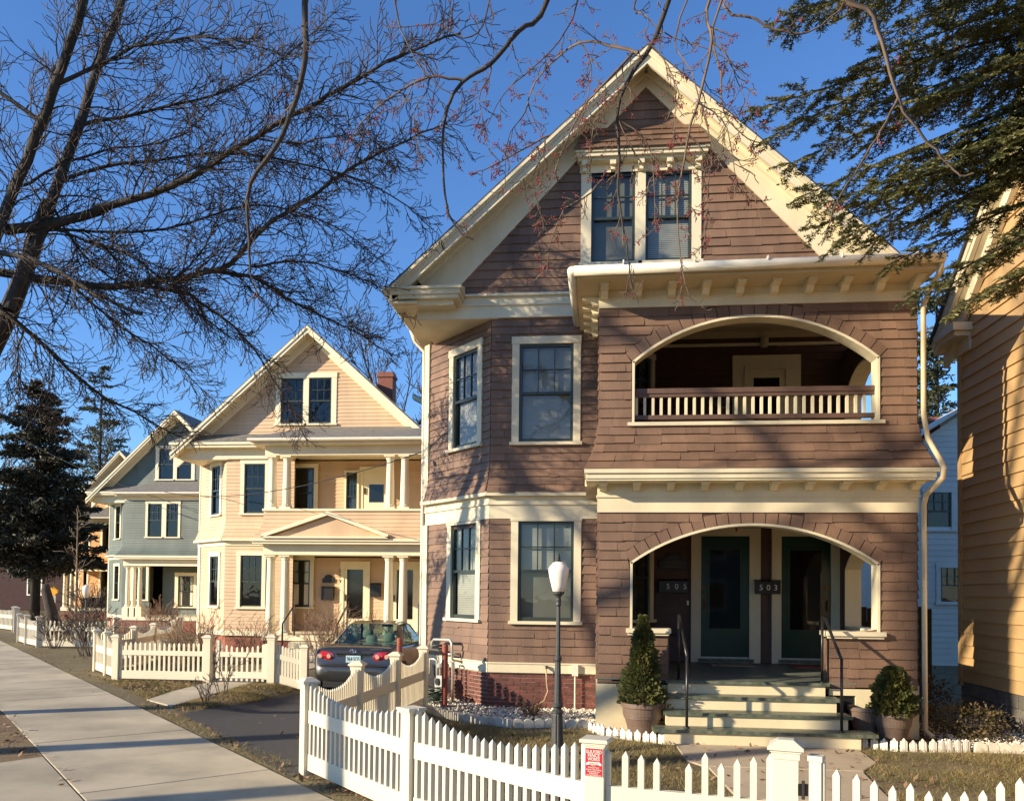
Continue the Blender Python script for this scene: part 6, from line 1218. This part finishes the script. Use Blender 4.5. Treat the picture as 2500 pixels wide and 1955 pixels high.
limb([(100, 545, 11.33), (340, 640, 11.5), (480, 760, 12.0), (560, 820, 12.3)], .035, .008, 26, 1.5); limb([(188, 305, 11.58), (420, 260, 12.0), (640, 180, 12.4), (820, 30, 12.8)], .05, .012, 30, 1.6); limb([(142, 205, 10.88), (330, 120, 10.8), (520, 90, 10.4), (700, 140, 10.2)], .05, .01, 30, 1.6)
limb([(95, 560, 11.33), (400, 560, 11.6), (620, 500, 12.0), (830, 560, 12.6), (930, 640, 13.0)], .04, .009, 34, 1.6); limb([(100, 300, 10.98), (-100, 150, 11.0)], .06, .03, 8, 1.4); limb([(35, 462, 11.1), (220, 380, 11.8), (440, 330, 12.6), (560, 210, 13)], .04, .01, 24, 1.5)
limb([(620, 650, 11.7), (740, 640, 12.4), (880, 680, 13.2), (1000, 740, 14.0)], .035, .008, 26, 1.4, up=-.02); limb([(180, 700, 11.55), (300, 800, 12.2), (420, 880, 13.0), (520, 980, 13.8)], .04, .008, 26, 1.4, up=-.03); limb([(60, 800, 11.4), (40, 900, 11.8), (100, 1000, 12.4), (200, 1080, 13.0)], .03, .008, 20, 1.2, up=-.02)
limb([(430, 680, 11.7), (500, 600, 12.3), (560, 480, 12.9), (680, 400, 13.4)], .03, .008, 24, 1.4); limb([(120, 490, 11.4), (220, 640, 12.0), (360, 720, 12.8), (520, 740, 13.6)], .035, .008, 26, 1.4); limb([(620, 335, 11.0), (740, 350, 11.4), (880, 330, 12.0), (980, 400, 12.6)], .03, .007, 24, 1.3)
t1.build(TL)
# --- overhanging maple whose trunk stands left of the viewpoint
TM = thing('maple_tree', 'overhanging maple with red buds, its twigs hanging down in front of the gable', 'tree', (1.9, -1.4, 0)); t2 = Tree(9)
V_ = lambda *a: np.array(a, float)
tp_ = smooth_pts([V_(1.9, -1.4, -.2), V_(1.85, -1.2, 2.5), V_(1.5, -.6, 5.0), V_(.9, .4, 7.0)]); t2.poly(tp_, [.30 - .12 * i / (len(tp_) - 1) for i in range(len(tp_))])
for pl, r0, r1 in (([V_(1.1, .05, 6.4), V_(-.6, 2.2, 7.4), V_(-1.5, 4.5, 7.9), V_(-1.9, 6.6, 7.7)], .12, .05), ([V_(.92, .38, 6.9), V_(.8, 3.0, 7.6), V_(1.2, 5.0, 7.4), V_(1.6, 6.8, 7.2)], .11, .04), ([V_(1.3, -.25, 5.7), V_(1.6, 1.8, 6.5), V_(2.2, 3.2, 6.0), V_(2.6, 4.2, 5.4)], .09, .03)):
    P = smooth_pts(pl); t2.poly(P, [r0 + (r1 - r0) * i / (len(P) - 1) for i in range(len(P))])
def ml(pl, r0, r1, nk, L, start=None, **kw):
    P = px(pl)
    if start is not None: P = [np.array(start, float)] + P
    return limb(P, r0, r1, nk, L, tree=t2, rmin=.003, bud=.38, kids=(0, 5, 5), **kw)
ml([(752, -60, 7.0), (745, 150, 7.0), (690, 330, 7.0), (612, 450, 7.0), (606, 560, 7.0), (612, 665, 7.0)], .036, .010, 9, .8, start=(-1.7, 5.5, 7.9), up=-.06)
ml([(1640, -20, 6.4), (1590, 110, 6.4), (1530, 200, 6.4), (1507, 280, 6.4), (1512, 380, 6.4), (1508, 470, 6.4), (1530, 600, 6.4), (1540, 690, 6.4), (1560, 740, 6.4)], .026, .004, 24, .55, start=(1.0, 5.2, 7.5), up=-.05)
ml([(1345, -20, 6.8), (1265, 75, 6.8), (1200, 155, 6.8), (1130, 200, 6.8), (1092, 265, 6.8), (1080, 360, 6.8), (1090, 500, 6.8), (1118, 560, 6.8), (1155, 585, 6.8)], .026, .006, 14, .55, start=(.2, 5.0, 7.7), up=-.02)
ml([(1560, 130, 6.4), (1500, 115, 6.5), (1420, 105, 6.6), (1340, 160, 6.7), (1290, 250, 6.8), (1330, 340, 6.8)], .018, .004, 12, .5, up=-.04); ml([(1130, 198, 6.8), (1050, 190, 6.7), (960, 235, 6.6), (880, 300, 6.5), (830, 380, 6.5)], .017, .003, 16, .5)
ml([(1340, 330, 6.7), (1250, 380, 6.6), (1180, 415, 6.5), (1150, 420, 6.5)], .010, .003, 10, .3); ml([(1545, 130, 6.4), (1480, 200, 6.3), (1420, 270, 6.3), (1370, 380, 6.3), (1335, 470, 6.3)], .014, .003, 12, .45, up=-.05)
ml([(1745, -40, 6.0), (1738, 100, 6.0), (1705, 250, 6.0), (1680, 330, 6.0), (1660, 450, 6.0), (1655, 570, 6.0), (1675, 700, 6.0), (1700, 740, 6.0)], .018, .004, 22, .5, start=(1.5, 5.0, 7.3), up=-.05); ml([(1760, 0, 6.2), (1760, 180, 6.2), (1770, 280, 6.2), (1830, 340, 6.2), (1890, 355, 6.2)], .014, .004, 12, .4, start=(1.6, 5.2, 7.3))
ml([(1510, 300, 6.4), (1570, 400, 6.4), (1640, 450, 6.4), (1700, 520, 6.4)], .009, .003, 10, .4, up=-.05); ml([(1660, 40, 6.4), (1690, 180, 6.3), (1760, 400, 6.2), (1840, 480, 6.1), (1860, 560, 6.1)], .010, .003, 14, .4, up=-.05, start=(1.3, 5.3, 7.3))
ml([(1470, 440, 6.4), (1430, 480, 6.4), (1380, 510, 6.4), (1345, 590, 6.4), (1335, 670, 6.4)], .009, .003, 10, .4, up=-.06); ml([(1200, -30, 6.6), (1150, 90, 6.6), (1060, 60, 6.6), (960, 70, 6.6)], .012, .003, 14, .5, start=(-.6, 5.2, 7.6)); ml([(1420, -30, 6.6), (1390, 60, 6.6), (1330, 140, 6.6), (1230, 230, 6.6), (1180, 330, 6.6)], .012, .003, 14, .5, start=(.4, 5.2, 7.6), up=-.04)
ml([(960, -20, 6.9), (1000, 120, 6.9), (1060, 200, 6.8), (1100, 230, 6.8)], .012, .004, 9, .5, start=(-1.6, 5.4, 7.8)); ml([(1560, -30, 6.6), (1580, 40, 6.6), (1640, 90, 6.5), (1750, 130, 6.4), (1830, 200, 6.4)], .012, .003, 12, .45, start=(.9, 5.2, 7.5))
ml([(2112, -80, 3.6), (2135, 40, 3.6), (2165, 150, 3.6), (2195, 250, 3.6), (2250, 330, 3.6), (2310, 395, 3.6), (2345, 430, 3.6), (2375, 425, 3.6)], .017, .004, 9, .22, start=(2.5, 3.6, 5.6), lev=1); ml([(2194, 240, 3.6), (2150, 320, 3.6), (2100, 400, 3.6), (2040, 500, 3.6), (2018, 570, 3.6)], .009, .003, 8, .18, lev=1)
ml([(1790, -40, 5.0), (1850, 50, 5.0), (1930, 80, 5.0), (1985, 75, 5.0), (2060, 15, 5.0)], .014, .004, 10, .35, start=(1.9, 4.6, 6.6))
for x0, y0, x1, y1, x2, y2, d_ in ((1590, 110, 1650, 230, 1640, 420, 6.3), (1530, 200, 1450, 300, 1440, 430, 6.4), (1507, 290, 1590, 380, 1600, 560, 6.4), (1705, 250, 1780, 330, 1800, 470, 6.0), (1738, 100, 1800, 200, 1850, 330, 6.1), (1290, 250, 1240, 340, 1230, 470, 6.8), (1420, 105, 1440, 210, 1410, 330, 6.6), (1330, 340, 1300, 440, 1330, 560, 6.8), (1680, 330, 1730, 420, 1720, 600, 6.0), (1050, 190, 1010, 280, 1020, 380, 6.7), (1200, 155, 1170, 240, 1190, 330, 6.8)):
    ml([(x0, y0, d_), ((x0 + x1) / 2 + 10, (y0 + y1) / 2 - 10, d_), (x1, y1, d_), (x2, y2, d_)], .009, .003, 12, .42, up=-.05)
t2.build(TM, bark='bark_mid', twig='twig_pale')
# --- bare trees further off and across the road (these throw the branch shadows)
bare_tree('street_tree', 'bare tree rising behind the roof of the peach house', (-8.2, 38), 17.5, 21, r0=.3, rmin=.014, kids=(0, 5, 7, 8)); bare_tree('street_tree', 'slender bare tree behind the chimney of the peach house', (-5.5, 44), 15, 22, r0=.25, rmin=.014)
bare_tree('street_tree', 'distant bare tree at the left beyond the orange house', (-40, 62), 16, 23, r0=.3, rmin=.018); bare_tree('street_tree', 'distant bare tree at the left edge behind the dark conifer', (-46, 55), 18, 24, r0=.3, rmin=.018); bare_tree('street_tree', 'faint bare tree behind the right slope of the brown gable', (9.5, 48), 16, 25, r0=.3, rmin=.015)
bare_tree('street_tree', 'bare tree across the road outside the left edge of view', (-17.5, 3.2), 19, 31, r0=.3, rmin=.007, kids=(0, 3, 4, 5), tmin=.5); bare_tree('street_tree', 'bare tree across the road behind the viewpoint', (-15.2, 1.0), 18.5, 32, r0=.3, rmin=.007, kids=(0, 2, 3, 4), tmin=.86, nl=5)
# leaning dark trunk and young tree by the far fence
LT = thing('leaning_trunk', 'short dark leaning tree trunk behind the far white fence', 'tree', (*at(138, 1530, 29).xy, 0)); P = px([(142, 1545, 29), (125, 1490, 29), (112, 1440, 29), (112, 1425, 29)]); MB().tube(P, [.22, .19, .16, .1], 9).build('trunk', 'bark', LT, smooth=True)
YT = thing('young_tree', 'thin pale bare sapling in front of the orange house', 'tree', (*at(188, 1540, 30).xy, 0)); ty_ = Tree(41); P = px([(184, 1540, 30), (186, 1450, 30), (188, 1350, 30), (190, 1250, 30)]); ty_.poly(P, [.05, .035, .025, .01]); ty_.branch(P, [.05, .035, .025, .01], 2, 1.6, kids=(0, 4, 5), rmin=.008, nk=16, lmax=1.7, up=.0); ty_.build(YT, bark='bark_pale', twig='bark_pale')
# --- conifers
def needle_tree(name, label, base, h, r, n, size, matn, z0=1.5, seed=1, tiers=16, shape=.8, gap=.35, tr=.16, flat=.35, lean=0.):
    T = thing(name, label, 'tree', (*base, 0)); rng = np.random.default_rng(seed); mb = MB(); mb.tube([(base[0], base[1], -.15), (base[0], base[1], h * .5), (base[0], base[1], h * .97)], [tr, tr * .6, .02], 10); mb.build('trunk', 'bark', T, smooth=True)
    C, D = [], []; br = []
    for k in range(tiers):
        t = (k + .5) / tiers; z = z0 + (h - z0) * t; R_ = r * (1 - t) ** shape; nb = max(4, int(7 * (1 - t) + 4))
        for j in range(nb):
            if rng.random() < gap * .5: continue
            a = rng.uniform(0, 6.283); L = R_ * rng.uniform(.65, 1.15); zz = z + rng.uniform(-.3, .3); tip = np.array([base[0] + L * math.cos(a), base[1] + L * math.sin(a), zz + L * flat * rng.uniform(-.4, .6)]); o = np.array([base[0], base[1], zz]); br.append((o, tip)); m = int(n / (tiers * 9) * (.3 + L / r)); tt = rng.uniform(.15, 1.05, m)[:, None]
            w = (1.1 - tt) * L * .42 + .06; q = o + (tip - o) * tt + rng.normal(0, 1, (m, 3)) * w * np.array([1, 1, .45]) * .5; C.append(q); D.append(np.repeat(unit(tip - o)[None], m, 0))
    mb = MB()
    for o, tip in br: mb.tube([o, (o + tip) / 2 + np.array([0, 0, .05]), tip], [.03, .02, .008], 4, cap=False)
    mb.build('branches', 'bark', T, kind='stuff')
    C = np.concatenate(C); D = np.concatenate(D); m = len(C); d = D + rng.normal(0, .55, (m, 3)); d /= np.linalg.norm(d, axis=1)[:, None]; b = rng.normal(0, 1, (m, 3)); b -= d * (b * d).sum(1)[:, None]; b /= np.linalg.norm(b, axis=1)[:, None]; s = rng.uniform(.6, 1.3, m)[:, None] * size
    V = np.stack([C - b * s * .2, C + b * s * .2, C + d * s + b * s * .14, C + d * s - b * s * .14], 1).reshape(-1, 3); mesh_np('crown', V, np.arange(4 * m).reshape(-1, 4), matn, (*base, 0), T); return T
c = at(84, 1523, 44); needle_tree('conifer_tree', 'dense dark conifer standing at the left behind the white fence', (c.x, c.y), 12.9, 3.3, 100000, .19, 'needle_dark', 2.8, 5, 24, .55, .1, .28)
c = at(235, 1500, 56); needle_tree('conifer_tree', 'open airy pine showing over the roof of the orange house', (c.x, c.y), 17.5, 2.6, 11000, .22, 'needle_pine', 5, 6, 16, .5, .6, .2, .1)
c = at(2300, 1400, 36); needle_tree('conifer_tree', 'tall green pine in the gap between the brown and yellow houses', (c.x - .2, c.y), 17.0, 1.9, 16000, .20, 'needle_pine', 5, 8, 22, .45, .45, .2, .2)
c = at(2262, 1400, 40); needle_tree('conifer_tree', 'second pine close behind the tall green pine', (c.x, c.y), 14.5, 1.7, 9000, .22, 'needle_pine', 5, 12, 18, .5, .5, .2, .2)
# --- hemlock boughs at the upper right
HT = thing('hemlock_tree', 'evergreen with drooping needle boughs filling the upper right corner', 'tree', (5.15, 7.0, 0)); rng = np.random.default_rng(77)
mb = MB(); mb.tube([(5.15, 7.0, -.1), (5.18, 7.0, 3), (5.12, 7.05, 6), (5.15, 7.0, 9.5)], [.22, .18, .13, .03], 12); mb.build('trunk', 'bark', HT, smooth=True)
twigs = []; NC, ND, NS = [], [], []
def needles(a, b, dens, size, upv):
    L = np.linalg.norm(b - a); m = max(3, int(L * dens)); t = rng.uniform(0, 1.03, m)[:, None]; c = a + (b - a) * t; d = unit(b - a); sd = np.cross(d, upv); sd = unit(sd); sg = rng.choice([-1., 1.], m)[:, None]
    NC.append(c); ND.append(d * rng.uniform(.25, .75, (m, 1)) + sd * sg + rng.normal(0, .28, (m, 3)) + np.array([0, 0, .1])); NS.append(np.full(m, size))
def bough(tip, z_up=.5, spread=.55, dens=230, size=.031, inner=.10, origin=None):
    tip = np.array(tip); o = np.array(origin) if origin is not None else np.array([5.15, 7.0, tip[2] + z_up + rng.uniform(-.1, .3)]); P = smooth_pts([o, o * .55 + tip * .45 + np.array([0, 0, .18]), tip], 6); P = np.array(P); twigs.append((P, np.linspace(.028, .004, len(P)))); cum = np.concatenate([[0], np.cumsum(np.linalg.norm(np.diff(P, axis=0), axis=1))]); tot = cum[-1]; s = tot * inner; k = 0
    while s < tot:
        i = min(np.searchsorted(cum, s) - 1, len(P) - 2); f = (s - cum[i]) / (cum[i + 1] - cum[i]); q = P[i] * (1 - f) + P[i + 1] * f; d = unit(P[i + 1] - P[i]); sd = unit(np.cross(d, np.array([0, 0, 1.]))) * (1 if k % 2 else -1); t = s / tot
        L = spread * (.85 - .55 * t) * rng.uniform(.5, 1.15) + .09; dd = unit(d * rng.uniform(.5, 1.0) + sd * .8 + np.array([0, 0, rng.uniform(-.55, .25)])); e = q + dd * L + np.array([0, 0, -.12 * L]); twigs.append((np.array([q, (q + e) / 2 + [0, 0, .02], e]), [.006, .004, .002])); needles(q, e, dens, size, np.array([0, 0, 1.]))
        u = .25
        while u < .95 and L > .15:
            q2 = q + (e - q) * u; s2 = unit(np.cross(dd, np.array([0, 0, 1.]))) * rng.choice([-1, 1]); e2 = q2 + unit(dd * .8 + s2 * .7 + np.array([0, 0, rng.uniform(-.3, .1)])) * L * (.55 - .3 * u) * rng.uniform(.7, 1.2); twigs.append((np.array([q2, e2]), [.003, .002])); needles(q2, e2, dens, size, np.array([0, 0, 1.])); u += .09 / max(L, .2) * .5
        s += .05; k += 1
tips0 = [(1905, 55, 7.2), (1960, 20, 6.6), (1838, 270, 7.4), (1870, 340, 7.8), (1900, 225, 7.0), (1955, 480, 7.6), (1990, 560, 7.8), (1930, 400, 8.2), (2050, 585, 7.6), (2010, 500, 7.2), (2120, 600, 7.9), (2180, 640, 7.5), (2235, 720, 7.3), (2060, 430, 8.0), (2330, 760, 7.2), (2420, 700, 7.0), (2090, 160, 7.0), (2160, 90, 7.4), (2230, 250, 7.0), (2300, 380, 7.2), (2380, 480, 7.4), (2460, 600, 7.4), (2350, 130, 7.3), (2300, 20, 6.8), (2200, 420, 7.6), (2270, 540, 7.2), (2130, 480, 7.0), (2030, 300, 7.4), (2100, 370, 7.8), (2420, 250, 7.2), (2440, 60, 7.0), (2150, 320, 8.2), (2490, 400, 7.0), (2080, 40, 7.6)]
tips = [q for i, q in enumerate(tips0) if i % 9 != 4]
for q in tips: bough(at(*q), z_up=rng.uniform(.25, .75), spread=rng.uniform(.36, .55))
for k in range(20):          # the rest of the crown above, to the right and behind
    a = rng.uniform(-1.2, 2.2) if k % 2 else rng.uniform(2.2, 5.0); z = rng.uniform(4.2, 9.0); L = rng.uniform(1.2, 2.0) * (1.1 - (z - 4) / 9); bough((5.15 + L * math.cos(a) * .8, 7 + L * math.sin(a), z), .4, .5, dens=90, size=.036)
VV, FF, k = [], [], 0
for P, rad in twigs: V, F = tube_np(P, list(rad), 4); VV.append(V); FF.append(np.array(F) + k); k += len(V)
mesh_np('branches', np.concatenate(VV), np.concatenate(FF), 'bark', (5.15, 7, 0), HT, kind='stuff')
C = np.concatenate(NC); D = np.concatenate(ND); S = np.concatenate(NS)[:, None] * rng.uniform(.7, 1.25, (len(C), 1)); D /= np.linalg.norm(D, axis=1)[:, None]; b = rng.normal(0, 1, D.shape); b -= D * (b * D).sum(1)[:, None]; b /= np.linalg.norm(b, axis=1)[:, None]
V = np.stack([C - b * S * .13, C + b * S * .13, C + D * S + b * S * .09, C + D * S - b * S * .09], 1).reshape(-1, 3); mesh_np('crown', V, np.arange(len(V)).reshape(-1, 4), 'needle', (5.15, 7, 0), HT, kind='stuff'); print('hemlock needles', len(C))
# ------------------------------------------------------------------ shrubs
def shrub(name, label, base, r, h, n, seed, matn='shrub_twig', kids=(0, 4, 4), rmin=.004, lev=2, grp='bare shrubs', r0=.012):
    T = thing(name, label, 'shrub', (*base, 0), grp); tr = Tree(seed); g = float(gz(*base))
    for i in range(n):
        a = tr.rng.uniform(0, 6.283); q = tr.rng.uniform(0, .35) * r; d = np.array([math.cos(a) * r / h * tr.rng.uniform(.1, .9), math.sin(a) * r / h * tr.rng.uniform(.1, .9), 1.]); tr.grow((base[0] + q * math.cos(a), base[1] + q * math.sin(a), g - .03), d, h * tr.rng.uniform(.7, 1.05), r0, lev, .6, 6, .03, .2, kids, rmin, klen=.5)
    tr.build(T, 6, 3, bark=matn, twig=matn, trunk='stems', crown='twigs'); return T
shrub('bare_shrub', 'wide brown bare shrub behind the fence left of the peach house porch', (-10.3, 20.3), 1.15, 1.35, 46, 1); shrub('bare_shrub', 'bare brown shrub below the left porch columns of the peach house', (-9.0, 20.6), .8, 1.2, 26, 2); shrub('bare_shrub', 'pale bare shrub in front of the peach house porch right of the steps', (-7.0, 20.6), .75, 1.5, 40, 3); shrub('bare_shrub', 'bare shrub directly behind the car roof by the peach steps', (-6.2, 20.9), .55, 1.35, 24, 4)
shrub('bare_shrub', 'reddish brown clipped shrub behind the fence corner', (-12.9, 21.6), .75, 1.05, 44, 5, 'shrub_twig'); shrub('bare_shrub', 'dark tangled bare shrub beyond the corner of the cream fence', (-14.2, 21.8), .85, 1.5, 26, 6, 'twig', rmin=.007); shrub('bare_shrub', 'bare shrub inside the far white fence corner', (-16.9, 24.1), .55, 1.2, 16, 7, 'twig', rmin=.007); shrub('bare_shrub', 'bare shrub in front of the blue house porch', (-17.6, 31.5), 1.0, 1.4, 34, 8, rmin=.006); shrub('bare_shrub', 'bare shrub in front of the orange house', (-24.5, 38.0), 1.6, 2.2, 36, 10, 'twig', rmin=.01)
shrub('bare_sapling', 'spindly bare sapling in the verge beside the concrete path', (-6.75, 14.3), .35, .95, 5, 11, 'twig', rmin=.005); shrub('bare_sapling', 'thin twiggy plant in the leafy verge nearest the driveway', (-6.55, 13.2), .25, .45, 7, 12, 'twig', rmin=.003); shrub('dry_plant', 'low dried brown plant in the white gravel bed', (-1.0, 12.55), .3, .26, 40, 13, 'shrub_twig', rmin=.003, r0=.005, grp='dried plants in the beds')
def leafy(name, label, base, r, h, n, size, matn, seed):
    T = thing(name, label, 'shrub', (*base, 0)); tr = Tree(seed)
    for i in range(16): a = tr.rng.uniform(0, 6.283); tr.grow((base[0], base[1], -.02), (math.cos(a) * r / h * .8, math.sin(a) * r / h * .8, .8), max(r, h) * 1.0, .007, 1, .6, 4, 0, .25, (0, 5), .003)
    tr.build(T, 5, 3, trunk='stems', crown='twigs'); g = tr.rng; m = n; u = g.normal(0, 1, (m, 3)); u /= np.linalg.norm(u, axis=1)[:, None]; q = u * (g.uniform(.35, 1, m) ** .5)[:, None] * np.array([r, r, h * .55]) * (1 + .25 * np.sin(u[:, :1] * 7 + u[:, 1:2] * 5)); C = q + np.array([base[0], base[1], h * .55]); k = C[:, 2] > .02; C = C[k]; u = u[k]; m = len(C); d = u + g.normal(0, .6, (m, 3)); d /= np.linalg.norm(d, axis=1)[:, None]; b = g.normal(0, 1, (m, 3)); b -= d * (b * d).sum(1)[:, None]; b /= np.linalg.norm(b, axis=1)[:, None]; s = g.uniform(.6, 1.2, m)[:, None] * size
    V = np.stack([C, C + d * s * .5 + b * s * .28, C + d * s, C + d * s * .5 - b * s * .28], 1).reshape(-1, 3); mesh_np('foliage', V, np.arange(4 * m).reshape(-1, 4), matn, (*base, 0), T, kind='stuff')
leafy('low_bush', 'low spreading leafy bush at the foot of the downspout', (4.95, 11.75), .55, .42, 1900, .05, 'bush_leaf', 51); leafy('ivy_bush', 'dark leafy bush in the shade behind the low spreading bush', (4.85, 13.0), .4, .75, 900, .06, 'needle_dark', 52)
# ------------------------------------------------------------------ overhead wires
for (a, b, sag, lb) in (((400, 1200, 30), (1040, 1100, 15.5), .45, 'service wire sagging across the peach house to the brown house'), ((0, 1040, 45), (500, 1250, 33), .4, 'thin wire crossing in front of the blue gable'), ((150, 1135, 45), (700, 1330, 27), .3, 'lower wire in front of the blue house upper windows')):
    A, B = at(*a), at(*b); P = [A.lerp(B, t) - Vector((0, 0, sag * 4 * t * (1 - t))) for t in np.linspace(0, 1, 24)]; o = MB().tube(P, .011, 5).build('utility_wire', 'wire'); tag(o, lb, 'wire')
